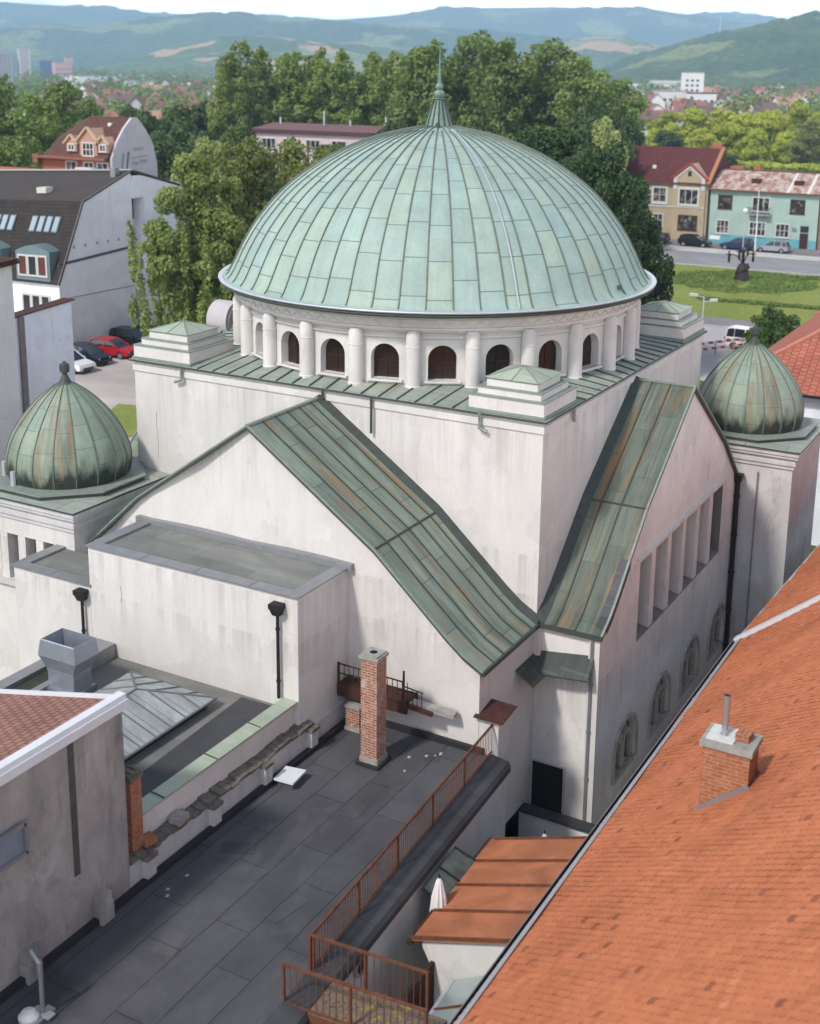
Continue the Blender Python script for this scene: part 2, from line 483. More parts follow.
# corner caps: three tiers and a low pyramid of pale copper ---------------------
for (ox, oy, sx, sy) in ((0, 0, 1, 1), (0, S, 1, -1), (S, 0, -1, 1), (S, S, -1, -1)):
    def B2(mb, i, w, z0, z1, mi=0):
        xa, xb = sorted((ox + sx * i, ox + sx * w)); ya, yb = sorted((oy + sy * i, oy + sy * w))
        mb.box(xa, xb, ya, yb, z0, z1, mi)
    b = MB()
    B2(b, -.004, 2.5, 13.35, 13.45, 0); B2(b, -.05, 2.56, 13.45, 13.53, 1)
    B2(b, 0, 2.5, 13.53, 13.92, 0); B2(b, -.025, 2.525, 13.92, 13.95, 1)
    B2(b, .2, 2.3, 13.95, 14.145, 0); B2(b, .175, 2.325, 14.145, 14.17, 1)
    B2(b, .4, 2.1, 14.17, 14.40, 0); B2(b, .37, 2.13, 14.40, 14.43, 1)
    cap = b.build('corner_cap', [ST, CU_EDGE], syn)
    b = MB()
    q = [(ox + sx * x, oy + sy * y, 14.432) for x, y in ((.34, .34), (2.16, .34), (2.16, 2.16), (.34, 2.16))]
    ap = (ox + sx * 1.25, oy + sy * 1.25, 14.72)
    b.add(q + [ap], [(0, 1, 4), (1, 2, 4), (2, 3, 4), (3, 0, 4)] if sx * sy > 0 else [(1, 0, 4), (2, 1, 4), (3, 2, 4), (0, 3, 4)])
    for k in range(4): b.bar(q[k], ap, .04, .04, 1)
    for k in range(4):
        a_, c_ = Vector(q[k]), Vector(q[(k + 1) % 4])
        b.bar((a_ + c_) / 2, ap, .03, .03, 1)
    b.build('cap_roof', [CU_PALE, CU_EDGE], cap)

# drum: 24 bays of arched windows between half-round columns --------------------
NB, RW = 24, 7.2


def arch_pts(uc, hw, zs, n=8, pointed=1.0):
    """points of an arch from the left springing over the crown to the right springing"""
    return [(uc + hw * cos(pi - pi * k / (2 * n)), zs + hw * pointed * sin(pi - pi * k / (2 * n))) for k in range(2 * n + 1)]


def arch_panel(mb, mp, u0, u1, z0, z1, uc, hw, zb, zs, depth, inn, mi=0, mi_rev=0, pointed=1.0, n=8):
    """wall panel [u0,u1]x[z0,z1] with an arched hole; mp(u,z,d) maps to 3-D with d metres inwards; returns the hole outline"""
    A = arch_pts(uc, hw, zs, n, pointed)
    left = [(u0, z0), (uc, z0), (uc, zb), (uc - hw, zb)] + A[:n + 1] + [(uc, z1), (u0, z1)]
    right = [(u1, z0), (u1, z1), (uc, z1)] + A[n:] + [(uc + hw, zb), (uc, zb), (uc, z0)]
    mb.poly([mp(u, z, 0) for u, z in left], mi); mb.poly([mp(u, z, 0) for u, z in right], mi)
    out = [(uc - hw, zb)] + A + [(uc + hw, zb)]
    k = len(out)
    mb.add([mp(u, z, 0) for u, z in out] + [mp(u, z, depth) for u, z in out], [(i, (i + 1) % k, k + (i + 1) % k, k + i) for i in range(k)], mi_rev)
    return out


def drum_map(u, z, d):
    return (HC + (RW - d) * cos(u), HC + (RW - d) * sin(u), z)


drum = MB()
bay = 2 * pi / NB
panes = []
for k in range(NB):
    a = k * bay
    o_ = arch_panel(drum, lambda u, z, d: drum_map(-u, z, d), -a - bay / 2, -a + bay / 2, 13.3, 15.35, -a, .475 / RW, 13.74, 14.44, .34, 1, 0, 0, 7.4 * .98)
    panes.append((a, o_))
drum.lathe([(RW, 15.3), (RW + .1, 15.34), (RW + .1, 15.42), (RW + .26, 15.44), (RW + .26, 15.52), (RW + .34, 15.56), (RW + .36, 15.80), (RW + .5, 15.86), (RW + .56, 15.93), (RW + .3, 15.95)], HC, HC, 96)
drum.lathe([(RW + .03, 15.12), (RW + .07, 15.15), (RW + .07, 15.2), (RW + .02, 15.24)], HC, HC, 96)
for k in range(96):      # small relief pattern of the frieze
    a = 2 * pi * (k + .5) / 96
    r_ = RW + .37
    p = [(HC + r_ * cos(a + da), HC + r_ * sin(a + da), z) for da, z in ((-.027, 15.6), (0, 15.75), (.027, 15.6))]
    drum.bar(p[0], p[1], .035, .035); drum.bar(p[1], p[2], .035, .035)
dr = drum.build('drum_wall', ST, syn)
wrand = random.Random(5)
for a, out in panes:
    b = MB()
    b.poly([drum_map(-u, z, .3) for u, z in out][::-1])
    w = b.build('window', [GLASS_B if wrand.random() < .6 else GLASS], syn)
    b = MB()
    w_ = .475 / RW
    b.bar(drum_map(a, 13.74, .285), drum_map(a, 14.9, .285), .018, .02)
    b.bar(drum_map(a - w_, 14.3, .285), drum_map(a + w_, 14.3, .285), .018, .02)
    b.build('glazing_bar', RUST_D, w)
    b = MB()
    c0, c1 = drum_map(a - w_ * 1.25, 13.71, -.05), drum_map(a + w_ * 1.25, 13.71, -.05)
    b.bar(c0, c1, .16, .06)
    b.build('sill', ST, w)
for k in range(NB):
    a = (k + .5) * bay
    b = MB()
    b.lathe([(.27, 13.45), (.27, 13.60), (.245, 13.62), (.24, 14.86), (.252, 14.87), (.252, 14.89), (.238, 14.9), (.232, 15.3), (.16, 15.42), (.02, 15.43)], HC + 7.34 * cos(a), HC + 7.34 * sin(a), 20)
    b.build('column', ST, syn, True, auto=40)

# main dome ------------------------------------------------------------------------


def spline(pts, n):
    """Catmull-Rom through (r,z) points"""
    P_ = [pts[0]] + list(pts) + [pts[-1]]
    o = []
    for i in range(1, len(P_) - 2):
        p0, p1, p2, p3 = P_[i - 1:i + 3]
        for k in range(n):
            t_ = k / n
            o.append(tuple(.5 * ((2 * p1[j]) + (-p0[j] + p2[j]) * t_ + (2 * p0[j] - 5 * p1[j] + 4 * p2[j] - p3[j]) * t_ ** 2 + (-p0[j] + 3 * p1[j] - 3 * p2[j] + p3[j]) * t_ ** 3) for j in (0, 1)))
    o.append(pts[-1])
    return o


NS = 56
dprof = spline([(7.93, 16.13), (7.66, 16.33), (7.10, 17.42), (6.55, 18.27), (5.80, 19.13), (5.05, 19.76), (4.14, 20.35), (3.22, 20.80), (2.15, 21.19), (1.05, 21.44), (.45, 21.53)], 5)
b = MB()
b.lathe(dprof, HC, HC, NS * 2, 0, NS)
dome = b.build('dome', CU_DOME, syn, True)
b = MB()
for k in range(NS):
    a = 2 * pi * k / NS
    seam = [(r + .012, z + .012) for r, z in dprof[3:]]
    if k % 2: seam = seam[:-6]
    for i in range(len(seam) - 1):
        (r0, z0), (r1, z1) = seam[i], seam[i + 1]
        b.bar((HC + r0 * cos(a), HC + r0 * sin(a), z0), (HC + r1 * cos(a), HC + r1 * sin(a), z1), .034, .045, 0, (cos(a), sin(a), .7))
b.build('standing_seams', SEAM, dome)
b = MB()
b.lathe([(7.6, 15.93), (8.0, 15.95), (8.05, 16.0), (8.03, 16.06), (7.9, 16.08)], HC, HC, 112)
b.build('dome_gutter', CU_DARK, syn, True)
b = MB()
b.lathe([(7.9, 16.075), (8.07, 16.085), (8.09, 16.13), (8.06, 16.165), (7.86, 16.12)], HC, HC, 112)
b.build('rim_lip', ZINC_L, dome, True)
b = MB()      # pale lightning cable lying down the dome
a = radians(228)
b.tube([(HC + (r + .05) * cos(a), HC + (r + .05) * sin(a), z + .05) for r, z in dprof[3:-6]], .028, 6)
b.build('lightning_cable', ZINC_L, dome)
for a_ in (205, 262):
    b = MB()
    r, z = (dprof[-4] if a_ == 205 else dprof[5])
    b.lathe([(.0, z + .02), (.1, z + .04), (.08, z + .16), (0, z + .2)], HC + r * cos(radians(a_)), HC + r * sin(radians(a_)), 8)
    b.build('vent_stub', CU_DARK, dome)
b = MB()
fin = [(.58, 21.47), (.51, 21.56), (.38, 21.95), (.28, 22.25), (.20, 22.45), (.24, 22.5), (.12, 22.52), (.17, 22.58), (.2, 22.67), (.17, 22.76), (.09, 22.81), (.13, 22.85), (.15, 22.93), (.12, 23.0), (.07, 23.05), (.075, 23.1), (.055, 23.3), (.035, 23.6), (.018, 24.1), (.005, 24.6)]
b.lathe(fin, HC, HC, 28, 0, 14)
for k in range(14):
    a = 2 * pi * k / 14
    for (r0, z0), (r1, z1) in zip(fin[:4], fin[1:5]):
        b.bar((HC + r0 * cos(a), HC + r0 * sin(a), z0), (HC + r1 * cos(a), HC + r1 * sin(a), z1), .05, .05, 1, (cos(a), sin(a), .4))
b.build('finial', [m_copper('finial_patina', [(.16, .25, .2), (.19, .29, .23), (.2, .3, .24), (.17, .26, .22)], 4, streaky=.6, joint=0), CU_DARK], syn, True, auto=40)

# the two transepts with their bell-shaped copper roofs --------------------------------
PROF = [(0, 7.05), (.5, 7.32), (1.05, 7.76), (3.45, 9.93), (HC, 13.0)]
FULL = PROF + [(S - a, z) for a, z in PROF[-2::-1]]


def zprof(a):
    for (a0, z0), (a1, z1) in zip(FULL, FULL[1:]):
        if a0 <= a <= a1: return z0 + (z1 - z0) * (a - a0) / (a1 - a0)
    return FULL[0][1]


def top_between(a0, a1):
    return [(a0, zprof(a0))] + [q for q in FULL if a0 < q[0] < a1] + [(a1, zprof(a1))]


def transept_roof(f, D, cmat, name):
    """f(a, d, z): a along the wall, d outwards"""
    b = MB()
    L = [0.0]
    for (a0, z0), (a1, z1) in zip(FULL, FULL[1:]): L.append(L[-1] + math.hypot(a1 - a0, z1 - z0))
    E = D + .13
    P3 = [(a, z + .07) for a, z in FULL]
    P3[0] = (-.14, 7.03); P3[-1] = (S + .14, 7.03)
    nn = len(P3)
    half = L[-1] / 2
    for i in range(nn - 1):
        (a0, z0), (a1, z1) = P3[i], P3[i + 1]
        v0, v1 = half - abs(L[i] - half), half - abs(L[i + 1] - half)
        b.poly([f(a0, E, z0), f(a1, E, z1), f(a1, 0, z1), f(a0, 0, z0)], 0, [(E / .66, v0), (E / .66, v1), (0, v1), (0, v0)])
        b.poly([f(a0, E, z0 - .1), f(a1, E, z1 - .1), f(a1, E, z1), f(a0, E, z0)], 1)
        b.poly([f(a0, E, z0 - .1), f(a0, 0, z0 - .1), f(a1, 0, z1 - .1), f(a1, E, z1 - .1)], 1)
        # lead flashing along the cube wall
        b.poly([f(a0, .30, z0 + .02), f(a1, .30, z1 + .02), f(a1, .0, z1 + .16), f(a0, .0, z0 + .16)], 1)
        b.poly([f(a0, .30, z0 - .01), f(a1, .30, z1 - .01), f(a1, .30, z1 + .02), f(a0, .30, z0 + .02)], 1)
        d = .66
        while d < E - .3:
            b.bar(f(a0, d, z0 + .015), f(a1, d, z1 + .015), .035, .055, 1)
            d += .66
        b.bar(f(a0, E - .03, z0 + .02), f(a1, E - .03, z1 + .02), .07, .05, 2)
    for s_ in (0, 1):      # folded seam at the change of pitch
        a_ = 3.45 if s_ == 0 else S - 3.45
        b.bar(f(a_, .3, 9.93 + .085), f(a_, E, 9.93 + .085), .05, .05, 1)
    b.bar(f(HC, 0, 13.09), f(HC, E, 13.09), .12, .06, 2)
    for a_ in (-.15, S + .15):
        b.bar(f(a_, 0, 6.98), f(a_, E, 6.98), .08, .14, 1)
    return b.build(name, [cmat, CU_DARK, CU_EDGE], syn)


DL, DR = 3.92, 2.08
fl = lambda a, d, z: (-d, a, z)
fr = lambda a, d, z: (a, -d, z)
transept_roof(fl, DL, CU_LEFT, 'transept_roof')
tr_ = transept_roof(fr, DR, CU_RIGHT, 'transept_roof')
b = MB()
e_ = [(.12, 7.12), (.5, 7.32), (1.05, 7.76), (2.05, 8.665)]
for (a0, z0), (a1, z1) in zip(e_, e_[1:]):
    b.poly([fr(a0, DR + .15, z0 + .1), fr(a1, DR + .15, z1 + .1), fr(a1, DR - .2, z1 + .1), fr(a0, DR - .2, z0 + .1)])
    b.poly([fr(a0, DR + .155, z0 - .12), fr(a1, DR + .155, z1 - .12), fr(a1, DR + .15, z1 + .1), fr(a0, DR + .15, z0 + .1)])
for t_ in (.3, .55, .8):
    a_ = .3 + t_ * 1.7; z_ = np.interp(a_, [q[0] for q in e_], [q[1] for q in e_]) + .11
    b.bar(fr(a_, DR + .15, z_), fr(a_, DR - .2, z_), .02, .02, 1)
b.build('lead_patch', [m_plain('lead_sheet', (.085, .085, .095), .5, .3, .2, 4), ZINC], tr_)

# left gable: slightly folded stucco panels
b = MB()
ys = [0, 2.1, 4.05, 6.0, HC, 9.85, 11.8, 13.75, S]
off = [0, .13, .0, .13, .0, .13, .0, .13, 0]
for i in range(len(ys) - 1):
    y0, y1 = ys[i], ys[i + 1]
    tp = top_between(y0, y1)
    lerp = lambda y: off[i] + (off[i + 1] - off[i]) * (y - y0) / (y1 - y0)
    b.poly([(-DL + off[i], y0, 0), (-DL + off[i + 1], y1, 0)][::-1] + [(-DL + lerp(y), y, z - .02) for y, z in tp])
b.box(-DL + .004, 0, 0, .3, 0, 6.98); b.box(-DL + .1, 0, S - .3, S, 0, 6.98)
b.build('gable_wall', ST, syn)

# right gable with a band of tall openings and four arched recesses below
b = MB()
B0, B1, ZB, ZT = 3.42, 12.76, 5.45, 8.18
y_ = -DR
for pts in ([(0, 4.0), (B0, 4.0)] + top_between(0, B0)[::-1], [(B1, 4.0), (S, 4.0)] + top_between(B1, S)[::-1],
            [(B0, ZT), (B1, ZT)] + top_between(B0, B1)[::-1], [(B0, 4.0), (B1, 4.0), (B1, ZB), (B0, ZB)]):
    b.poly([(a, y_, z - (.02 if z > 7 and z != ZT else 0)) for a, z in pts])
mp = lambda u, z, d: (u, y_ + d, z)
arches = []
edges = [0, 4.55, 7.95, 11.4, S]
cents = [2.85, 6.3, 9.75, 13.15]
for i in range(4):
    arches.append((cents[i], arch_panel(b, mp, edges[i], edges[i + 1], 0, 4.0, cents[i], .98, 1.15, 1.95, .22, 1)))
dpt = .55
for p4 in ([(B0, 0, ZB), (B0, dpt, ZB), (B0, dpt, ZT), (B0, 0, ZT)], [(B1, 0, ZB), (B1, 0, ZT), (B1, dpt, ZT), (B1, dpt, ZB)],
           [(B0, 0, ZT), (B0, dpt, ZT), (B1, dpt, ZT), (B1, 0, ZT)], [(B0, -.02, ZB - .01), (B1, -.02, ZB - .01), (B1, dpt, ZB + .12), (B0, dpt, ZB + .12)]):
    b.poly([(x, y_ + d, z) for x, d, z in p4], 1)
b.box(0, .3, -DR + .01, 0, 0, 6.95); b.box(S - .3, S, -DR + .01, 0, 0, 6.95)
b.bar((3.1, y_ - .05, 8.44), (13.1, y_ - .05, 8.44), .12, .09)
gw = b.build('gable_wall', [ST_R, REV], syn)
step = (B1 - B0 + .42) / 6
for i in range(6):
    x0 = B0 + i * step
    b = MB(); b.poly([(x0, y_ + dpt, ZB), (x0 + step - .42, y_ + dpt, ZB), (x0 + step - .42, y_ + dpt, ZT), (x0, y_ + dpt, ZT)])
    w = b.build('window', GLASS, syn)
    b = MB()
    for q in (1 / 3, 2 / 3): b.bar((x0, y_ + dpt - .03, ZB + (ZT - ZB) * q), (x0 + step - .42, y_ + dpt - .03, ZB + (ZT - ZB) * q), .04)
    b.build('glazing_bar', RUST_D, w)
    if i < 5:
        b = MB(); b.box(x0 + step - .42, x0 + step, y_ + .02, y_ + dpt, ZB - .02, ZT)
        b.build('mullion', ST_R, syn)
for cx, out in arches:
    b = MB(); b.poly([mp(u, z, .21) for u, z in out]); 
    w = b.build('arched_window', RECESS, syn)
    b = MB()
    for e in (-1, 1):
        pts = [mp(u, z, .13) for u, z in [(cx + e * .45 - .36, 1.2)] + arch_pts(cx + e * .45, .36, 1.95, 5) + [(cx + e * .45 + .36, 1.2)]]
        for p0, p1 in zip(pts, pts[1:]): b.bar(p0, p1, .16, .13, 0, (0, 1, 0))
    ci = [mp(cx + .24 * cos(q * pi / 6), 2.52 + .22 * sin(q * pi / 6), .13) for q in range(13)]
    for p0, p1 in zip(ci, ci[1:]): b.bar(p0, p1, .12, .12, 0, (0, 1, 0))
    b.box(cx - .98, cx + .98, y_ - .04, y_ + .14, 1.02, 1.16)
    b.build('tracery', TRAC, w)
    b = MB()
    pts = [mp(u, z, -.03) for u, z in [(cx - 1.08, 1.1)] + arch_pts(cx, 1.08, 1.95, 8) + [(cx + 1.08, 1.1)]]
    for p0, p1 in zip(pts, pts[1:]): b.bar(p0, p1, .12, .08, 0, (0, 1, 0))
    b.build('arch_moulding', TRAC, w)

# wall between the transepts: canopies, corner shaft, door, downpipes
b = MB()
b.add([(-1.5, .02, 6.02), (-.02, .02, 6.02), (-.02, -.02, 6.02), (-1.5, -.6, 5.55), (-.02, -.6, 5.55)], [(0, 3, 4, 1)])
b.prism([(-.02, -1.98, 6.28), (-.02, -.06, 6.02), (-.62, -.06, 5.52), (-.62, -1.98, 5.72)], (0, 0, .05))
b.build('wall_canopy', m_copper('canopy_patina', [(.045, .055, .05), (.06, .07, .063), (.08, .09, .08), (.05, .06, .056)], 2, rust=.4, streaky=.9), syn)
b = MB()
b.box(-.16, .1, -.22, .04, 5.9, 7.02)
b.add([(-.16, -.22, 5.9), (.1, -.22, 5.9), (.1, .04, 5.9), (-.16, .04, 5.9), (0, 0, 5.4)], [(0, 4, 1), (1, 4, 2), (2, 4, 3), (3, 4, 0)])
b.box(-.10, 0, -DR - .05, -DR + .30, 0, 6.9);
b.build('corner_shaft', ST, syn)
b = MB()
b.box(-.014, .012, -1.1, -.04, .62, 2.28)
d_ = b.build('door', VOID, syn)
b = MB()
b.box(-.04, .0, -1.16, -1.1, .62, 2.34); b.box(-.04, 0, -1.1, -.02, 2.28, 2.34)
b.build('door_frame', ST_D, d_)


def downpipe(parent, x, y, z0, z1, hop=True, r=.065, m=None, nx=(0, 0)):
    b = MB()
    b.tube([(x, y, z0), (x, y, z1)], r, 8)
    z = z0 + .5
    while z < z1 - .4:
        b.tube([(x, y, z), (x, y, z + .06)], r * 1.35, 8); z += 1.6
    p_ = b.build('downpipe', m or IRON, parent)
    if hop:
        h = MB()
        h.add([(x - .11, y - .11, z1 - .1), (x + .11, y - .11, z1 - .1), (x + .11, y + .11, z1 - .1), (x - .11, y + .11, z1 - .1),
               (x - .17, y - .17, z1 + .1), (x + .17, y - .17, z1 + .1), (x + .17, y + .17, z1 + .1), (x - .17, y + .17, z1 + .1)],
              [(3, 2, 1, 0), (4, 5, 6, 7), (0, 1, 5, 4), (1, 2, 6, 5), (2, 3, 7, 6), (3, 0, 4, 7)])
        h.box(x - .19, x + .19, y - .19, y + .19, z1 + .1, z1 + .25)
        h.build('hopper', m or IRON, p_)
    return p_


downpipe(syn, -.12, -DR + .18, .1, 6.9, False, .06, ZINC)
downpipe(syn, 14.45, -DR - .12, .3, 7.9, True, .10)
for (y0, z0) in ((7.75, 13.35), (5.9, 13.35)):      # outlets under the skirt roof
    b = MB(); b.tube([(-.14, y0, z0), (-.14, y0, 12.9 if y0 > 7 else 12.2)], .05, 6); b.build('roof_outlet', CU_DARK, syn)
for p_ in ([(-.14, 2.05, 13.45), (-.14, 2.05, 12.95), (-.14, 1.8, 12.85)], [(2.05, -.14, 13.35), (2.05, -.14, 12.95)], [(-.14, 13.6, 13.35), (-.14, 13.6, 12.95), (-.14, 13.9, 12.85)]):
    b = MB(); b.tube(p_, .06, 6); b.build('roof_outlet', CU_EDGE, syn)

# stair towers with cupolas -------------------------------------------------------------
def stair_tower(cx, cy, windows):
    h = 2.45
    b = MB()
    if windows:
        x0 = cx - h
        b.box(x0 + .5, cx + h, cy - h, cy + h, 0, 8.62)
        b.box(x0, x0 + .5, cy - h, cy + h, 0, 6.3); b.box(x0, x0 + .5, cy - h, cy + h, 7.97, 8.62)
        b.box(x0, x0 + .5, cy - h, cy - h + .95, 6.3, 7.97); b.box(x0, x0 + .5, cy + h - .6, cy + h, 6.3, 7.97)
    else:
        b.box(cx - h, cx + h, cy - h, cy + h, 0, 8.62)
    tw = b.build('tower_wall', ST if windows else ST_D, syn)
    if windows:
        y = cy - h + .95
        for i in range(4):
            b = MB(); b.box(x0 + .46, x0 + .5, y, y + .5, 6.3, 7.97)
            b.build('window', RUST_D if i % 2 else GLASS_B, syn)
            if i < 3:
                b = MB(); b.box(x0 + .02, x0 + .5, y + .5, y + .84, 6.3, 7.97); b.build('mullion', ST, syn)
            y += .84
    b = MB()
    for o_, z0, z1 in ((.06, 8.56, 8.72), (.12, 8.72, 8.86), (.10, 8.86, 9.02), (.2, 9.02, 9.14), (.25, 9.14, 9.3)):
        b.box(cx - h - o_, cx + h + o_, cy - h - o_, cy + h + o_, z0, z1)
    cn = b.build('cornice', ST_D, syn)
    b = MB()
    w = h + .3
    sq = [(cx - w, cy - w, 9.36), (cx + w, cy - w, 9.36), (cx + w, cy + w, 9.36), (cx - w, cy + w, 9.36)]
    oc = [(cx + 2.5 / cos(pi / 8) * cos(pi / 8 + k * pi / 4), cy + 2.5 / cos(pi / 8) * sin(pi / 8 + k * pi / 4), 9.42) for k in range(8)]
    # square copper deck rising to an octagon
    b.add(sq + oc, [(3, 2, 4 + 1, 4 + 2), (2, 5, 4), (2, 1, 11, 4), (1, 10, 11), (1, 0, 9, 10), (0, 8, 9), (0, 3, 7, 8), (3, 6, 7)][:8], 0)
    b.poly([(x, y, 9.42) for x, y, z in oc], 0)
    b.box(cx - w, cx + w, cy - w, cy + w, 9.3, 9.355, 1)
    o2 = [(x, y, 9.42) for x, y, z in oc]
    b.prism(o2, (0, 0, .13), 1)
    o3 = [(cx + (x - cx) * 1.02, cy + (y - cy) * 1.02, 9.55) for x, y, z in oc]
    b.prism(o3, (0, 0, .05), 2)
    b.build('cupola_base', [CU_FLAT, CU_DARK, CU_EDGE], syn)
    b = MB()
    pf = spline([(2.05, 9.6), (2.14, 10.0), (2.1, 10.5), (1.88, 11.1), (1.45, 11.75), (.95, 12.3), (.45, 12.7), (.18, 12.85)], 4)
    b.lathe(pf, cx, cy, 72, 0, 18, pi / 18)
    cu = b.build('cupola', CU_SMALL, syn, True)
    b = MB()
    for k in range(18):
        a = pi / 18 + 2 * pi * k / 18
        for (r0, z0), (r1, z1) in zip(pf, pf[1:]):
            b.bar((cx + (r0 + .01) * cos(a), cy + (r0 + .01) * sin(a), z0), (cx + (r1 + .01) * cos(a), cy + (r1 + .01) * sin(a), z1), .03, .045, 0, (cos(a), sin(a), .6))
    b.build('standing_seams', SEAM, cu)
    b = MB()
    b.lathe([(.3, 12.76), (.2, 12.9), (.1, 13.1), (.08, 13.18), (.16, 13.22), (.18, 13.35), (.16, 13.5), (.1, 13.52), (.06, 13.58), (0, 13.62)], cx, cy, 16)
    b.build('finial', CU_DARK, cu, True, auto=40)
    if windows:
        for e in (-1, 1):
            b = MB(); b.tube([(cx + 2.2 * cos(2.6 + .3 * e), cy + 2.2 * sin(2.6 + .3 * e), 9.6), (cx + 2.2 * cos(2.6 + .3 * e), cy + 2.2 * sin(2.6 + .3 * e), 10.1)], .1, 8)
            b.build('vent_stub', ZINC_L, cu)


stair_tower(-2.15, 17.1, True)
stair_tower(17.2, -1.75, False)
downpipe(syn, 14.75 - .08, -2.9, 1.0, 8.3, False, .03, ZINC)

# porch blocks in front of the left gable
def annex(x0, x1, y0, y1, zt, deep=.14):
    b = MB()
    b.prism([(x0, y0, 0), (x1, y0, 0), (x1, y1, 0), (x0, y1, 0)], (0, 0, zt - .16))
    b.box(x0, x0 + .34, y0, y1, zt - .16, zt - .05); b.box(x0 + .34, x1, y0, y0 + .34, zt - .16, zt - .05); b.box(x0 + .34, x1, y1 - .34, y1, zt - .16, zt - .05)
    a = b.build('porch_wall', ST, syn)
    b = MB()
    b.box(x0 + .341, x1, y0 + .341, y1 - .341, zt - .155, zt - .06)
    b.build('porch_roof', ROOFGREY, a)
    b = MB()
    e = .07
    b.box(x0 - e, x0 + .36, y0 - e, y1 + e, zt - .048, zt); b.box(x0 + .36, x1, y0 - e, y0 + .36, zt - .048, zt)
    b.box(x0 + .36, x1, y1 - .36, y1 + e, zt - .048, zt + .02)
    y = y0 + 1.6
    while y < y1 - .5:
        b.box(x0 - e - .004, x0 + .364, y, y + .04, zt - .05, zt + .012); y += 2.0
    b.build('coping', ZINC, a)
    return a


a1 = annex(-6.56, -3.86, 4.4, 12.15, 9.28)
b = MB(); b.box(-4.1, -3.84, 4.2, 12.4, 9.2, 9.4); b.build('flashing', ZINC, a1)
a2 = annex(-6.56, -4.55, 12.16, 15.4, 7.98)
downpipe(syn, -6.68, 5.0, 6.1, 8.75, True, .05)
downpipe(syn, -6.68, 12.4, 5.9, 7.55, True, .05)
b = MB()
b.box(-4.75, -4.602, 15.4, 19.6, 6.12, 6.3)
b.build('window_ledge', ST_D, syn)

CRK = m_plain('crack_line', (.30, .28, .26), .95, 0, .3)
ckr = random.Random(12)
for (x, y, z, n_, ax) in ((-.006, 14.9, 11.6, 6, 0), (-.006, 12.2, 10.6, 3, 0), (10.6, -DR - .006, 9.6, 3, 1), (2.2, -DR - .006, 5.0, 4, 1), (-6.566, 10.9, 8.2, 3, 0)):
    b = MB(); q = (x, y, z)
    for k in range(n_):
        d1, d2 = ckr.uniform(-.035, .035), ckr.uniform(.12, .42)
        r_ = (q[0] + (d1 if ax else 0), q[1] + (0 if ax else d1), q[2] - d2)
        b.bar(q, r_, .010 - .001 * k, .008); q = r_
    b.build('wall_crack', CRK, syn)
# entrance transept on the far left side, with the round-headed ornament on its gable
transept_roof(lambda a, d, z: (a, S + d, z), 2.6, CU_LEFT, 'transept_roof')
b = MB()
b.prism([(0, S + 2.55, 0), (S, S + 2.55, 0)] + [(a, S + 2.55, z - .05) for a, z in FULL[::-1]], (0, -.35, 0))
b.box(0, .3, S, S + 2.3, 0, 6.95); b.box(S - .3, S, S, S + 2.3, 0, 6.95)
b.build('gable_wall', ST, syn)
b = MB()
b.tube([(8.35, S + 1.75, 13.25), (8.35, S + 2.75, 13.25)], .78, 32)
b.tube([(8.35, S + 1.70, 13.25), (8.35, S + 1.76, 13.25)], .62, 32, 1)
b.build('gable_roundel', [m_plain('roundel_stone', (.50, .47, .48), .9, 0, .12), m_plain('roundel_face', (.42, .36, .30), .9, 0, .15)], syn, True, auto=40)
# ---------------------------------------------------------------- courtyard buildings in the foreground
BITU = m_felt('bitumen_sheet', (.078, .078, .084))
ASPH = m_sheet('asphalt_strip', (.062, .062, .066), 30, 30, (.05, .05, .05), .2, 1.0)
ZROOF = m_sheet('zinc_roof_sheet', (.20, .205, .205), .72, 9.0, (.07, .07, .07), .45, 1.1, False, .45)
GLAZ = m_sheet('milky_glazing', (.36, .39, .39), 9.0, .62, (.10, .105, .105), .4, 1.3, True, .3)
MOSS = m_plain('mossy_tile', (.20, .18, .155), .95, 0, .6, 5, .1)
WHITE_W = m_stucco('white_courtyard_wall', (.66, .635, .61), (.40, .37, .34), .4, .1)
TZ = 4.49
FELT2 = m_felt('patch_felt', (.062, .062, .068)); FELT3 = m_felt('pale_patch_felt', (.088, .088, .092))

# flat bitumen roof -----------------------------------------------------------
ter = thing('flat_roofed_building', (-11, 1.5, 0), 'low building with a flat dark grey bitumen roof and a white side wall', 'building')
ye = lambda x: -1.0 - (-4.1 - x) * .054          # outer edge of the roof, slightly skewed
X0, X1 = -26.0, -3.93
b = MB()
b.prism([(X0, ye(X0) + .06, 0), (X1, ye(X1) + .06, 0), (X1, 4.2, 0), (X0, 4.2, 0)], (0, 0, 4.40))
b.build('wall', WHITE_W, ter)
b = MB()
b.prism([(X0, ye(X0) + .55, 4.402), (X1, ye(X1) + .55, 4.402), (X1, 4.2, 4.402), (X0, 4.2, 4.402)], (0, 0, .085))
b.build('roof', BITU, ter)
b = MB()     # rounded dark upstand along the edge
b.add([(X0, ye(X0) - .06, 4.18), (X1, ye(X1) - .06, 4.18), (X1, ye(X1) - .06, 4.36), (X0, ye(X0) - .06, 4.36),
       (X0, ye(X0) + .02, 4.47), (X1, ye(X1) + .02, 4.47), (X1, ye(X1) + .58, 4.55), (X0, ye(X0) + .58, 4.55), (X0, ye(X0) + .62, 4.48), (X1, ye(X1) + .62, 4.48)],
      [(0, 1, 2, 3), (3, 2, 5, 4), (4, 5, 6, 7), (7, 6, 9, 8)])
b.build('roof_edge', m_sheet('edge_sheet', (.060, .061, .066), 3.0, 9, (.018, .018, .02), .45, .8), ter)
b = MB()     # bitumen turned up against the walls
b.box(-4.06, -3.925, -.2, 4.15, 4.48, 4.66); b.box(X0, -4.06, 4.05, 4.2, 4.48, 4.64)
b.build('upstand', m_plain('upstand_bitumen', (.028, .028, .032), .6, 0, .3, 3), ter)
b = MB()
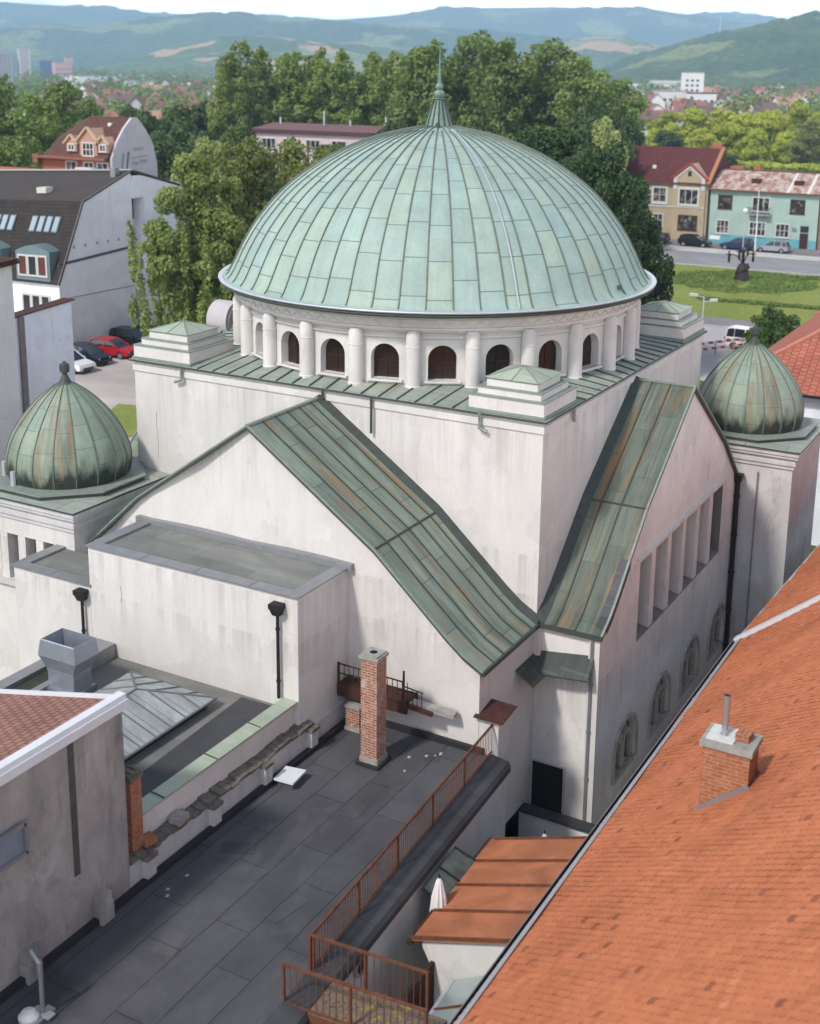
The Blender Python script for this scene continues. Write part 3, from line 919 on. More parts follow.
b.tube([(-12.75, ye(-12.75) + .07, 3.95), (-12.75, ye(-12.75) - .02, 3.95)], .2, 16)
v_ = b.build('vent_hole', VOID, ter)
b = MB()
for k in range(16):
    a0, a1_ = 2 * pi * k / 16, 2 * pi * (k + 1) / 16
    b.bar((-12.75 + .21 * cos(a0), ye(-12.75) - .01, 3.95 + .21 * sin(a0)), (-12.75 + .21 * cos(a1_), ye(-12.75) - .01, 3.95 + .21 * sin(a1_)), .05, .08)
b.build('vent_ring', CONC, v_)

# boundary wall between the two flat roofs --------------------------------------
bw = thing('boundary_wall', (-10, 4.45, 0), 'long white wall with pale green coping and a mossy ledge between the flat roofs', 'wall')
b = MB(); b.box(-13.88, -6.58, 4.55, 4.9, 0, 6.0); b.build('upper_wall', ST, bw)
b = MB()
b.add([(-13.88, 4.5, 6.0), (-6.58, 4.42, 6.02), (-6.58, 4.92, 6.02), (-13.88, 4.95, 6.0), (-13.88, 4.5, 6.07), (-6.58, 4.42, 6.09), (-6.58, 4.92, 6.09), (-13.88, 4.95, 6.07)],
      [(3, 2, 1, 0), (4, 5, 6, 7), (0, 1, 5, 4), (2, 3, 7, 6), (1, 2, 6, 5), (3, 0, 4, 7)])
for x in (-12.3, -10.2, -8.3): b.bar((x, 4.47, 6.09), (x + .05, 4.93, 6.09), .03, .03, 1)
b.build('coping', [CU_PALE, CU_DARK], bw)
b = MB(); b.box(-13.88, -3.95, 4.24, 4.548, 0, 5.16); b.build('lower_wall', ST_D, bw)
mr = random.Random(11)
b = MB()
x = -13.85
while x < -6.3:
    w = mr.uniform(.2, .34); z = 5.165 + mr.uniform(0, .05); y = 4.2 + mr.uniform(-.03, .03)
    v = [(x, y, z), (x + w * .92, y + mr.uniform(-.02, .02), z), (x + w * .92, 4.6, z + .06), (x, 4.6, z + .06)]
    b.prism(v, (mr.uniform(-.02, .02), mr.uniform(-.03, .0), mr.uniform(.05, .13)))
    x += w
b.build('mossy_coping', MOSS, bw)
for x in (-13.3, -10.75, -8.5, -6.25):
    b = MB(); b.box(x - .16, x + .16, 4.06, 4.24, 4.4, 5.12); b.box(x - .2, x + .2, 4.02, 4.28, 5.12, 5.22, 1)
    b.build('pier', [ST_D, MOSS], bw)
b = MB(); b.prism([(-13.32, 4.2, 5.36), (-12.95, 4.15, 5.36), (-12.9, 4.45, 5.36), (-13.25, 4.5, 5.36)], (0, 0, .16)); b.build('loose_tile', BRICK_O, bw)
b = MB(); b.prism([(-12.2, 4.1, 5.34), (-11.75, 4.15, 5.34), (-11.8, 4.5, 5.34), (-12.2, 4.45, 5.34)], (0, 0, .16)); b.build('loose_block', CONC, bw)

# low building with a hipped skylight ----------------------------------------------
lb = thing('courtyard_annex', (-10, 9, 0), 'low annex with grey flat roof, dark asphalt strip and hipped skylight below the porch', 'building')
b = MB(); b.box(-13.9, -6.57, 4.91, 12.6, 0, 5.70); b.build('wall', ST, lb)
b = MB(); b.box(-13.9, -6.575, 4.91, 12.6, 5.702, 5.79); b.build('roof', m_sheet('annex_roof', (.20, .20, .185), 2.4, 2.0, (.14, .14, .13), .25, .6), lb)
b = MB(); b.prism([(-13.4, 5.05, 5.794), (-6.7, 5.25, 5.794), (-6.7, 6.3, 5.794), (-13.4, 5.95, 5.794)], (0, 0, .004)); b.build('asphalt_strip', ASPH, lb)
b = MB()
sk = [(-12.6, 6.55), (-7.55, 6.55), (-7.55, 9.75), (-12.6, 9.75)]
b.prism([(x, y, 5.8) for x, y in [(-12.4, 6.75), (-7.75, 6.75), (-7.75, 9.6), (-12.4, 9.6)]], (0, 0, .28), 1)
q = [(x, y, 6.08) for x, y in sk]
r0, r1 = (-11.0, 8.15, 6.62), (-9.1, 8.15, 6.62)
b.add(q + [r0, r1], [(0, 1, 5, 4), (1, 2, 5), (2, 3, 4, 5), (3, 0, 4), (3, 2, 1, 0)], 0)
for p0, p1 in ((q[0], r0), (q[3], r0), (q[1], r1), (q[2], r1), (r0, r1), (q[0], q[1]), (q[1], q[2])): b.bar(p0, p1, .06, .05, 2)
x = -12.0
while x < -7.6:
    tt = min(1, (x + 12.6) / 1.6, (-7.55 - x) / 1.55)
    b.bar((x, 6.55, 6.09), (x, 6.55 + 1.6 * tt, 6.09 + .54 * tt), .035, .04, 2); b.bar((x, 9.75, 6.09), (x, 9.75 - 1.6 * tt, 6.09 + .54 * tt), .035, .04, 2)
    x += .62
for y in (7.2, 7.85, 8.5, 9.1):
    tt = 1 - abs(y - 8.15) / 1.6
    b.bar((-7.55, y, 6.09), (-7.55 - 1.55 * tt, y, 6.09 + .54 * tt), .035, .04, 2)
b.build('skylight', [GLAZ, VOID, m_plain('glazing_lead', (.18, .185, .185), .6, .2)], lb)
b = MB()
b.box(-13.9, -8.1, 12.3, 12.75, 5.79, 6.0); b.box(-13.9, -8.1, 11.35, 11.6, 5.79, 5.98); b.box(-8.2, -6.6, 11.2, 12.4, 5.79, 6.25)
b.build('parapet', ZINC, lb)
b = MB(); b.box(-13.4, -8.3, 11.6, 12.3, 5.8, 5.86); b.build('gutter_channel', m_plain('mossy_channel', (.05, .06, .045), .9, 0, .4, 4), lb)

# galvanised ventilation cowl -----------------------------------------------------------
dk = thing('ventilation_cowl', (-8.7, 10.75, 5.8), 'galvanised sheet metal ventilation cowl on the annex roof beside the white porch wall', 'vent')
b = MB()
cx, cy = -8.9, 10.85
lv = [(5.8, .5, .36), (6.5, .5, .36), (6.95, .72, .50), (7.42, .66, .44), (7.45, .62, .42)]
V = []
for z, w, h in lv: V += [(cx - h, cy - w, z), (cx + h, cy - w, z), (cx + h, cy + w, z), (cx - h, cy + w, z)]
F = [(4 * i + k, 4 * i + (k + 1) % 4, 4 * i + 4 + (k + 1) % 4, 4 * i + 4 + k) for i in range(4) for k in range(4)]
b.add(V, F)
V2 = [(cx - .42, cy - .62, 7.45), (cx + .42, cy - .62, 7.45), (cx + .42, cy + .62, 7.45), (cx - .42, cy + .62, 7.45), (cx - .34, cy - .5, 6.8), (cx + .34, cy - .5, 6.8), (cx + .34, cy + .5, 6.8), (cx - .34, cy + .5, 6.8)]
b.add(V2, [(k, (k + 1) % 4, 4 + (k + 1) % 4, 4 + k) for k in range(4)], 0)
b.poly(V2[4:], 1)
b.build('cowl', [m_plain('galvanised', (.36, .39, .45), .35, .6, .15, 3), VOID], dk)
b = MB(); b.box(cx - .45, cx + .45, cy - .6, cy + .6, 5.79, 5.95); b.box(cx - .38, cx + .38, cy - .52, cy + .52, 6.47, 6.53); b.build('collar', ZINC, dk)

# grey rendered house at the left edge ---------------------------------------------------
gh = thing('grey_house', (-19, 6.3, 0), 'rough grey rendered house with a pink tiled lean-to roof at the left edge', 'house')
xa, xb = -26.0, -13.93
b = MB()
b.prism([(xb, 4.2, 0), (xb, 9.4, 0), (xb, 9.4, 8.25), (xb, 4.2, 9.42)], (xa - xb, 0, 0))
b.build('wall', ST_GREY, gh)
b = MB()
sl = -1.17 / 5.2
rz = lambda y: 9.47 + sl * (y - 4.2)
b.prism([(xb - .02, 4.15, rz(4.15)), (xb - .02, 9.6, rz(9.6)), (xb - .02, 9.6, rz(9.6) + .1), (xb - .02, 4.15, rz(4.15) + .1)], (xa - xb, 0, 0))
b.build('roof', m_tiletex('pink_tile', (.36, .19, .145), (.28, .145, .115), .24, .2, (.10, .045, .035)), gh)
b = MB()
b.box(xa, xb + .03, 4.08, 4.3, 9.45, 9.72); b.box(xa, xb + .03, 4.02, 4.08, 9.38, 9.60)
b.bar((xb - .01, 4.3, rz(4.3) + .13), (xb - .01, 9.6, rz(9.6) + .13), .09, .1)
b.build('verge_trim', m_plain('painted_trim', (.66, .67, .70), .4, 0, .08, 2), gh)
b = MB(); b.box(-17.9, -17.15, 4.08, 4.2, 7.55, 8.2); w = b.build('window', m_plain('frosted_pane', (.20, .23, .29), .25, 0, .15), gh)
b = MB()
for p0, p1 in (((-17.9, 4.05, 8.2), (-17.12, 4.05, 8.2)), ((-17.9, 4.05, 7.53), (-17.12, 4.05, 7.53)), ((-17.12, 4.05, 7.5), (-17.12, 4.05, 8.23))): b.bar(p0, p1, .06, .1)
b.build('frame', ZINC, w)
b = MB(); b.box(-15.68, -15.5, 4.185, 4.2, 6.0, 9.4); b.build('soot_streak', m_plain('sooty_render', (.09, .08, .075), .95, 0, .4, 4), gh)
for x in (-14.95, -17.2):
    b = MB(); b.box(x - .2, x + .2, 3.95, 4.2, 4.45, 4.95); b.box(x - .17, x + .17, 3.98, 4.2, 4.95, 5.2); b.build('wall_stub', ST_GREY, gh)

b = MB()
b.box(-13.6, -13.22, 4.36, 4.72, 5.1, 7.2); b.box(-13.64, -13.18, 4.32, 4.76, 7.2, 7.3, 1)
for k in range(4): b.box(-13.6 + .1 * k, -13.52 + .1 * k, 4.4, 4.7, 7.3, 7.36 + .04 * (k % 2), 1)
bp = b.build('brick_pier', [BRICK_O, MOSS]); tag(bp, 'narrow red brick pier with broken top behind the grey house corner', 'pier')

# chimney standing on the dark flat roof -------------------------------------------------
ch = thing('brick_chimney', (-5.93, 2.3, TZ), 'tall slim brick chimney with concrete cap standing on the dark flat roof', 'chimney')
b = MB(); b.box(-6.19, -5.67, 2.04, 2.56, TZ + .2, 7.74); b.build('shaft', BRICK, ch)
b = MB(); b.box(-6.22, -5.64, 2.01, 2.59, TZ + .1, TZ + .26); b.build('base', CONC, ch)
b = MB(); b.box(-6.3, -5.56, 1.93, 2.67, TZ - .02, TZ + .1); b.build('bitumen_collar', m_plain('collar_bitumen', (.03, .03, .034), .6), ch)
b = MB(); b.prism([(-6.24, 1.99, 7.74), (-5.62, 1.99, 7.74), (-5.62, 2.61, 7.74), (-6.24, 2.61, 7.74)], (0, 0, .08)); b.prism([(-6.19, 2.04, 7.82), (-5.67, 2.04, 7.82), (-5.67, 2.56, 7.82), (-6.19, 2.56, 7.82)], (0, 0, .05))
cp = b.build('cap', CONC, ch)
b = MB(); b.tube([(-5.93, 2.3, 7.85), (-5.93, 2.3, 7.876)], .11, 12); b.build('flue', VOID, cp)

b = MB(); b.box(-4.75, -4.3, 3.5, 3.98, TZ, 5.22); b.box(-4.78, -4.27, 3.47, 4.01, TZ, TZ + .1, 1); b.box(-4.77, -4.28, 3.48, 4.0, 5.22, 5.28, 1)
tag(b.build('brick_stump', [BRICK, CONC]), 'low brick chimney stump in the roof corner under the rusty walkway', 'chimney')

pq = random.Random(15)
for k, (x, y, w, h_, a_) in enumerate(((-8.6, 1.2, .7, .5, .1), (-11.2, 2.6, .5, .9, .4), (-13.1, .6, 1.1, .45, -.2), (-5.0, .7, .45, .45, .3), (-15.2, 1.9, .8, .6, .15))):
    b = MB(); b.prism([(x + cos(a_) * u * w - sin(a_) * v * h_, y + sin(a_) * u * w + cos(a_) * v * h_, TZ - .001) for u, v in ((0, 0), (1, .03), (.97, 1), (.02, .96))], (0, 0, .008)); b.build('felt_patch', FELT2 if k % 2 else FELT3, ter)
# roof hatch, white
b = MB(); b.prism([(-8.3, 3.93, TZ), (-7.72, 4.0, TZ), (-7.66, 3.5, TZ), (-8.28, 3.44, TZ)], (0, 0, .2)); 
hb = thing('roof_hatch', (-8, 3.7, TZ), 'small square white roof hatch lying on the dark flat roof', 'hatch')
b.build('curb', BITU, hb)
b = MB(); b.prism([(-8.4, 3.98, TZ + .2), (-7.7, 4.06, TZ + .2), (-7.6, 3.45, TZ + .2), (-8.36, 3.38, TZ + .2)], (0, 0, .06)); b.build('lid', m_plain('white_lid', (.72, .74, .76), .35, 0, .06), hb)

# rusty walkway fixed on the gable wall
wk = thing('rusty_walkway', (-4.2, 2.5, 5.6), 'rusty steel walkway with bent railing fixed along the white gable wall', 'walkway')
b = MB()
b.box(-4.55, -3.95, 2.0, 4.36, 5.72, 5.80); b.box(-4.6, -4.5, 2.0, 4.36, 5.42, 5.82); b.box(-4.0, -3.9, 2.0, 4.36, 5.45, 5.8)
b.bar((-4.5, 2.0, 5.66), (-4.5, 1.2, 5.60), .1, .12)
b.build('beam', RUST_D, wk)
b = MB()
for y in np.arange(2.0, 4.36, .165): b.bar((-4.55, y, 5.8), (-4.55, y, 6.42), .018)
b.bar((-4.55, 2.1, 6.40), (-4.55, 4.34, 6.44), .035); b.bar((-4.55, 2.1, 6.12), (-4.55, 4.34, 6.14), .03); b.bar((-4.55, 4.34, 5.8), (-4.55, 4.34, 6.48), .05)
b.bar((-4.55, 2.12, 5.6), (-4.55, 2.12, 6.75), .05)
for y in (1.85, 1.7, 1.55): b.bar((-4.5, y, 5.7), (-4.5, y, 6.2), .018)
b.bar((-4.5, 2.1, 6.24), (-4.5, 1.5, 6.18), .03)
b.build('railing', RUST_D, wk)
b = MB(); b.bar((-4.3, 2.1, 5.68), (-4.15, .62, 5.58), .3, .13); b.build('ledge', CONC, wk)

# pier with rusted sheet cap at the end of the railing
pr_ = thing('capped_pier', (-3.5, -.3, TZ), 'short white pier with a rusted sheet cap at the corner of the flat roof', 'pier')
b = MB(); b.box(-3.90, -3.2, -.62, .1, 4.3, 5.55); b.build('pier', WHITE_W, pr_)
b = MB(); b.prism([(-4.08, .1, 5.62), (-4.05, -.8, 5.6), (-3.1, -.82, 5.74), (-3.1, .1, 5.76)], (0, 0, .035)); b.build('cap', RUST_D, pr_)

# rusty railing along the roof edge, in panels
rl = thing('roof_railing', (-9, -.8, TZ), 'long rusty red railing with thin bars along the edge of the dark flat roof', 'railing')
ry = lambda x: -.42 - (-3.7 - x) * .060
xs = np.linspace(-13.98, -3.85, 6)
for x in xs:
    b = MB(); b.bar((x, ry(x), TZ), (x, ry(x), 5.48), .05); b.build('post', RUST, rl)
b = MB()
for z, w in ((5.46, .05), (4.62, .035)): b.bar((xs[0], ry(xs[0]), z), (xs[-1], ry(xs[-1]), z), w)
x = xs[0] + .12
while x < xs[-1]:
    b.bar((x, ry(x), 4.62), (x, ry(x), 5.45), .015); x += .118
b.build('bars', RUST, rl)

# steel footbridge from the roof to the lean-to ----------------------------------------------
fb = thing('steel_footbridge', (-14.5, -2.6, 4.2), 'rusty steel footbridge with railings at the bottom edge', 'footbridge')
pts = lambda x: [(x, -1.0), (x, -4.3)]
b = MB(); b.prism([(-15.10, -1.0, 4.38), (-14.02, -.95, 4.38), (-13.78, -4.2, 4.38), (-14.78, -4.3, 4.38)], (0, 0, .06))
m, nt, bs = mk('perforated_plate')
p = pos(nt)
vor = nd(nt, 'ShaderNodeTexVoronoi', {'Vector': p, 'Scale': 16.0}).outputs['Distance']
mo = ramp(nt, noise(nt, p, 5, 6, .7), [(.52, 0.0), (.62, 1.0)])
sepy = nd(nt, 'ShaderNodeSeparateXYZ', {0: p}).outputs[1]
mo = mth(nt, 'MULTIPLY', mo, ramp(nt, mth(nt, 'MULTIPLY', sepy, -.25), [(.35, 0.0), (.7, 1.0)]))
c = mix(nt, ramp(nt, vor, [(.25, 1.0), (.33, 0.0)]), (.20, .14, .11), (.05, .04, .035))
c = mix(nt, mo, c, (.33, .26, .06))
setc(nt, bs, c, .8)
b.build('deck', m, fb)
b = MB()
b.bar((-15.12, -1.0, 4.32), (-14.79, -4.3, 4.32), .06, .2); b.bar((-14.02, -.95, 4.32), (-13.78, -4.2, 4.32), .06, .2)
b.build('beam', RUST, fb)
for (xa_, ya_, xb_, yb_) in ((-14.03, -.98, -13.81, -3.75), (-15.10, -1.03, -14.78, -4.25)):
    b = MB()
    A_, B_ = Vector((xa_, ya_, 0)), Vector((xb_, yb_, 0))
    for z, w in ((5.42, .05), (4.5, .04)): b.bar((xa_, ya_, z), (xb_, yb_, z), w)
    n_ = int((B_ - A_).length / .15)
    for k in range(n_ + 1):
        p0 = A_.lerp(B_, k / n_); b.bar((p0.x, p0.y, 4.5), (p0.x, p0.y, 5.42), .016)
    for k in (0, .48, 1):
        p0 = A_.lerp(B_, k); b.bar((p0.x, p0.y, 4.38), (p0.x, p0.y, 5.44), .055)
    b.build('railing', RUST, fb)

# lean-to with orange sheet metal roof ----------------------------------------------------------
lt = thing('lean_to_shed', (-8.8, -3.3, 0), 'small white shed with an orange standing seam metal roof squeezed between the roofs', 'shed')
OR_ = m_sheet('orange_sheet', (.46, .165, .075), 30, 30, (.2, .07, .04), .42, .9, False, .5)
zl = lambda y: 3.72 + (-1.9 - y) * .345
b = MB()
q = [(-11.15, -1.9), (-6.55, -1.72), (-6.55, -4.85), (-11.15, -4.85)]
b.prism([(x, y, zl(y)) for x, y in q], (0, 0, .07))
for x in (-10.0, -8.85, -7.7): b.bar((x, -1.86, zl(-1.86) + .09), (x, -4.8, zl(-4.8) + .09), .05, .07, 1)
for x in (-11.13, -6.57): b.bar((x, -1.86, zl(-1.86) + .08), (x, -4.8, zl(-4.8) + .08), .06, .07, 1)
b.build('roof', [OR_, RUST], lt)
b = MB(); b.tube([(-11.2, -1.86, 3.68), (-6.5, -1.68, 3.66)], .08, 8); b.build('gutter', RUST_D, lt)
b = MB()
b.prism([(-11.02, -2.3, 0), (-11.02, -4.85, 0), (-11.02, -4.85, zl(-4.85) - .02), (-11.02, -2.1, zl(-2.1) - .02), (-11.02, -2.12, 3.55), (-11.02, -2.3, 3.2)], (4.35, 0, 0))
b.build('wall', WHITE_W, lt)
b = MB(); b.box(-11.9, -11.3, -2.35, -2.27, .3, 2.5); d_ = b.build('door', m_plain('ochre_door', (.24, .13, .05), .6, 0, .25), lt)
b = MB(); b.box(-12.3, -11.05, -2.45, -2.36, .3, 3.3); b.build('side_panel', RUST_D, lt)
# glass canopy below the gutter
gc = thing('glass_canopy', (-12.3, -3.9, 3.2), 'sloping greenish glass canopy in front of the white shed wall', 'canopy')
gl = lambda y: 3.0 + (-3.0 - y) * .55
b = MB(); b.prism([(-15.2, -3.35, gl(-3.35)), (-11.05, -2.95, gl(-2.95)), (-11.05, -4.9, gl(-4.9)), (-15.2, -4.9, gl(-4.9))], (0, 0, .03))
b.build('glass', m_plain('greenish_glass', (.36, .42, .40), .15, .1, .12, 1.5), gc)
b = MB()
for x in (-14.2, -13.2, -12.2): b.bar((x, -3.0, gl(-3.0) + .05), (x, -4.9, gl(-4.9) + .05), .045, .05)
b.bar((-15.2, -3.35, gl(-3.35) + .04), (-11.05, -2.95, gl(-2.95) + .04), .09, .06, 1)
b.build('bars', [RUST, ZINC_L], gc)

# window awning, parasols, courtyard wall
aw = thing('wall_awning', (-9, -1.6, 3.4), 'weathered dark glass awning on the white side wall above a folded parasol', 'awning')
b = MB(); b.prism([(-9.75, -1.42, 4.05), (-7.85, -1.3, 4.05), (-7.6, -1.98, 3.62), (-9.6, -2.08, 3.62)], (0, 0, .04)); b.build('pane', m_sheet('dirty_glass', (.11, .12, .105), .6, 5, (.04, .04, .04), .6, 2.0, False, .3), aw)
b = MB()
for p0, p1 in (((-9.75, -1.42, 4.09), (-9.6, -2.08, 3.66)), ((-7.85, -1.3, 4.09), (-7.6, -1.98, 3.66)), ((-9.6, -2.08, 3.65), (-7.6, -1.98, 3.65)), ((-9.6, -2.06, 3.63), (-9.7, -1.45, 3.2)), ((-8.8, -1.37, 4.1), (-8.6, -2.03, 3.67))): b.bar(p0, p1, .05)
b.build('frame', IRON, aw)
CLOTH = m_plain('white_cloth', (.78, .77, .76), .85, 0, .06, 4)


def parasol(x, y, zt, label):
    u = thing('folded_parasol', (x, y, .1), label, 'parasol')
    b = MB(); n = 20; V = []
    for z, r in ((zt, .02), (zt - .12, .07), (zt - .5, .15), (zt - 1.0, .19), (zt - 1.5, .2), (zt - 1.62, .17)):
        V += [(x + r * (1 + .22 * (k % 2)) * cos(2 * pi * k / n), y + r * (1 + .22 * (k % 2)) * sin(2 * pi * k / n), z) for k in range(n)]
    b.add(V, [(i * n + k, i * n + (k + 1) % n, (i + 1) * n + (k + 1) % n, (i + 1) * n + k) for i in range(5) for k in range(n)])
    b.build('canopy', CLOTH, u)
    b = MB(); b.tube([(x, y, .1), (x, y, zt + .08)], .03, 8); b.build('pole', IRON, u)
    b = MB(); b.lathe([(.35, .0), (.35, .08), (.06, .12), (.06, .3), (0, .3)], x, y, 16, z0=.05); b.build('foot', CONC, u)


parasol(-9.75, -1.86, 4.55, 'folded white parasol under the dark awning in the narrow passage')
parasol(-3.05, -1.8, 1.95, 'white parasol of which only the tip shows over the orange shed roof')
cw = thing('courtyard_wall', (-1, -1.2, 0), 'low white courtyard wall with dark coping below the black doorway', 'wall')
b = MB(); b.box(-.85, -.6, -3.2, .3, 0, .95); b.build('wall', m_plain('bright_wall', (.74, .73, .72), .9, 0, .08, 2), cw)
b = MB(); b.box(-.95, -.5, -3.25, .32, .95, 1.02); b.build('coping', m_plain('dark_coping', (.05, .05, .048), .8, 0, .3), cw)
b = MB(); b.box(-2.2, -.86, .0, .4, 0, 1.0); b.build('end_pillar', m_plain('dark_pillar', (.05, .05, .05), .8, 0, .3), cw)

# antenna foot at the bottom left
an = thing('roof_mast', (-17.9, 3.05, TZ), 'short steel mast on a white foot at the bottom left of the flat roof', 'mast')
b = MB(); b.tube([(-17.9, 3.05, TZ), (-17.9, 3.05, 5.75)], .05, 10); b.tube([(-17.9, 3.05, 5.7), (-17.86, 3.35, 5.9)], .04, 8); b.build('tube', ZINC, an)
b = MB(); b.box(-18.15, -17.65, 2.95, 3.15, TZ, TZ + .05); b.box(-18.0, -17.8, 2.8, 3.3, TZ + .05, TZ + .09); b.build('plate', ZINC_L, an)
b = MB(); b.lathe([(0, .0), (.2, .02), (.22, .12), (.14, .22), (0, .25)], -18.15, 3.2, 12, z0=TZ); b.build('bucket', CLOTH, an)
SCRAP = m_plain('dirty_paper', (.45, .45, .45), .9)
pr2 = random.Random(3)
dg = thing('paper_scraps', (-4.7, 1.2, TZ), 'white paper scraps scattered on the dark roof beside the brick chimney', 'litter')
for k, (x, y) in enumerate(((-5.2, 1.55), (-4.9, 1.15), (-4.75, .95), (-4.6, .85), (-5.9, 1.3), (-4.3, .2))):
    b = MB(); a = pr2.uniform(0, 3); w = pr2.uniform(.05, .11)
    b.prism([(x + w * cos(a + q), y + w * .6 * sin(a + q), TZ + .004 + .01 * (k % 2)) for q in (0, 1.3, 2.9, 4.3)], (0, 0, .012)); b.build('scrap', SCRAP, dg)
for k, (x, y) in enumerate(((-13.55, 3.4), (-13.35, 3.55), (-12.7, 3.5))):
    b = MB(); b.prism([(x + .07 * cos(q + k), y + .05 * sin(q + k), TZ + .004) for q in (0, 1.4, 3.0, 4.4)], (0, 0, .01)); b.build('scrap', SCRAP, dg)

# big tiled roof of the house in the right foreground -------------------------------------------------
th = thing('tiled_house', (0, -13, 0), 'house with a big orange beaver tail tile roof filling the lower right', 'house')
TILE, TNT, bs = mk('orange_tile')
t_ = nd(TNT, 'ShaderNodeAttribute', attribute_name='tint').outputs['Fac']
p = pos(TNT)
c = ramp(TNT, t_, [(0, (.25, .085, .045)), (.06, (.31, .105, .055)), (.1, (.43, .138, .064)), (.5, (.51, .168, .075)), (.9, (.55, .20, .095)), (1, (.57, .26, .15))])
c = mix(TNT, 1.0, c, ramp(TNT, noise(TNT, vmul(TNT, p, (1, .7, .7)), .55, 6, .65, .5), [(.28, .76), (.5, .98), (.72, 1.08)]), 'MULTIPLY')
li = ramp(TNT, noise(TNT, p, 7, 6, .72), [(.6, 0.0), (.74, 1.0)])
c = mix(TNT, mth(TNT, 'MULTIPLY', li, .35), c, (.14, .10, .075))
setc(TNT, bs, c, .88, 0, .2)
bump(TNT, bs, noise(TNT, p, 40, 3), .2, .004)


def tile_field(name, P0, ux, up, nx, ny, w, h, parent, seed, skip=None):
    """staggered rounded tiles as one mesh: P0 eave corner, ux along the eave, up the slope (unit vectors)"""
    rng = np.random.default_rng(seed)
    ux, up = np.array(ux), np.array(up); nn = np.cross(ux, up); nn /= np.linalg.norm(nn)
    if nn[2] < 0: nn = -nn
    hw = w * .472
    prof = [(-hw, .03), (-hw * .82, -.38 * hw), (-hw * .3, -.68 * hw), (hw * .3, -.68 * hw), (hw * .82, -.38 * hw), (hw, .03)]
    top = [(-hw, h * 1.35), (hw, h * 1.35)]
    loc = [(a, b_ , .028 - .012 * (b_ / h)) for a, b_ in prof] + [(a, b_, .006) for a, b_ in top] + [(a, b_, .002) for a, b_ in prof]
    loc = np.array(loc)                                 # 6 + 2 + 6
    ii, jj = np.meshgrid(np.arange(nx), np.arange(ny), indexing='ij')
    sx = (ii + .5 * (jj % 2)).ravel() * w; sy = jj.ravel() * h
    n = len(sx)
    keep = np.ones(n, bool) if skip is None else skip(sx, sy)
    sx, sy = sx[keep], sy[keep]; n = len(sx)
    slip = rng.random(n) < .004
    jx, jy, jr, jz = rng.normal(0, .0035, n), rng.normal(0, .004, n), rng.normal(0, .012, n), rng.normal(0, .003, n)
    a = loc[None, :, 0] * np.cos(jr)[:, None] - loc[None, :, 1] * np.sin(jr)[:, None] + (sx + jx)[:, None]
    b_ = loc[None, :, 0] * np.sin(jr)[:, None] + loc[None, :, 1] * np.cos(jr)[:, None] + (sy + jy)[:, None]
    jy2 = np.where(slip, -.05, 0); b_ = b_ + jy2[:, None]
    und = .016 * np.sin(sx * .83 + .4 * sy) + .009 * np.sin(sx * 2.1 - sy * .9 + 1) + .012 * np.sin(sy * 1.3 + sx * .31)
    z = loc[None, :, 2] + np.abs(jz)[:, None] + (und + .03)[:, None]
    V = np.array(P0)[None, None, :] + a[..., None] * ux + b_[..., None] * up + z[..., None] * nn
    V = V.reshape(-1, 3)
    q = [(6, 0, 1, 2), (6, 2, 3, 7), (7, 3, 4, 5)]
    ed = [(k, 8 + k, 9 + k, k + 1) for k in range(5)]
    F = np.array(q + ed)[None] + (np.arange(n) * 14)[:, None, None]
    tint = np.clip(rng.normal(.5, .15, n), .08, .95)
    dk_ = rng.random(n) < .008; tint[dk_] = rng.uniform(0, .08, dk_.sum())
    o = np_obj(name, V, F.reshape(-1, 4), TILE, parent, tint=np.where(np.tile(np.arange(len(q) + len(ed)) >= len(q), n), -.5, np.repeat(tint, len(q) + len(ed))), origin=tuple(ORG[parent.name]))
    return o


SL = .8
zt_ = lambda y, y0=-5.0, z0=5.45: z0 + (y0 - y) * SL
n1 = math.hypot(1, SL)
up1 = (0, -1 / n1, SL / n1)
UNDER = m_tiletex('under_tile', (.40, .125, .06), (.33, .10, .05), .18, .15)
ridge_y = -13.3
b = MB()
b.prism([(5.2, -5.05, zt_(-5.05) - .06), (5.2, ridge_y, zt_(ridge_y) - .06), (5.2, -21.5, zt_(-5.05) - .06)], (-30.2, 0, 0))
b.build('roof', UNDER, th)
tile_field('roof_tiles', (-25, -5.0, 5.46), (1, 0, 0), up1, int(30.1 / .195), int(8.25 * n1 / .168), .195, .168, th, 4)
b = MB()
for k in range(76): b.tube([(-25 + k * .4, ridge_y, zt_(ridge_y) + .02), (-25 + k * .4 + .42, ridge_y, zt_(ridge_y) + .05)], [.12, .14], 8)
b.build('ridge_tiles', TILE, th)
b = MB(); b.box(-25, 5.2, -21.2, -5.3, 0, 5.3); b.build('wall', ST_D, th)
b = MB()
b.prism([(-25, -4.98, 5.52), (5.15, -4.92, 5.49), (5.15, -5.07, 5.61), (-25, -5.13, 5.64)], (0, 0, .03), 0)
b.build('eave_flashing', ZINC_L, th)
b = MB()
for e, z in ((0, 5.30), (.09, 5.24), (.18, 5.30)):
    pass
n_ = 8
V = []
for x, yc in ((-25, -4.92), (5.2, -4.86)):
    for k in range(n_ + 1):
        a = pi + pi * k / n_; V.append((x, yc + .09 * cos(a), 5.40 + .09 * sin(a)))
    for k in range(n_ + 1):
        a = pi + pi * (n_ - k) / n_; V.append((x, yc + .075 * cos(a), 5.40 + .075 * sin(a)))
m_ = 2 * (n_ + 1)
b.add(V, [(k, (k + 1) % m_, m_ + (k + 1) % m_, m_ + k) for k in range(m_)], 0)
b.tube([(-25, -4.83, 5.41), (5.2, -4.77, 5.41)], .018, 6, 1)
b.build('gutter', [IRON, ZINC], th)
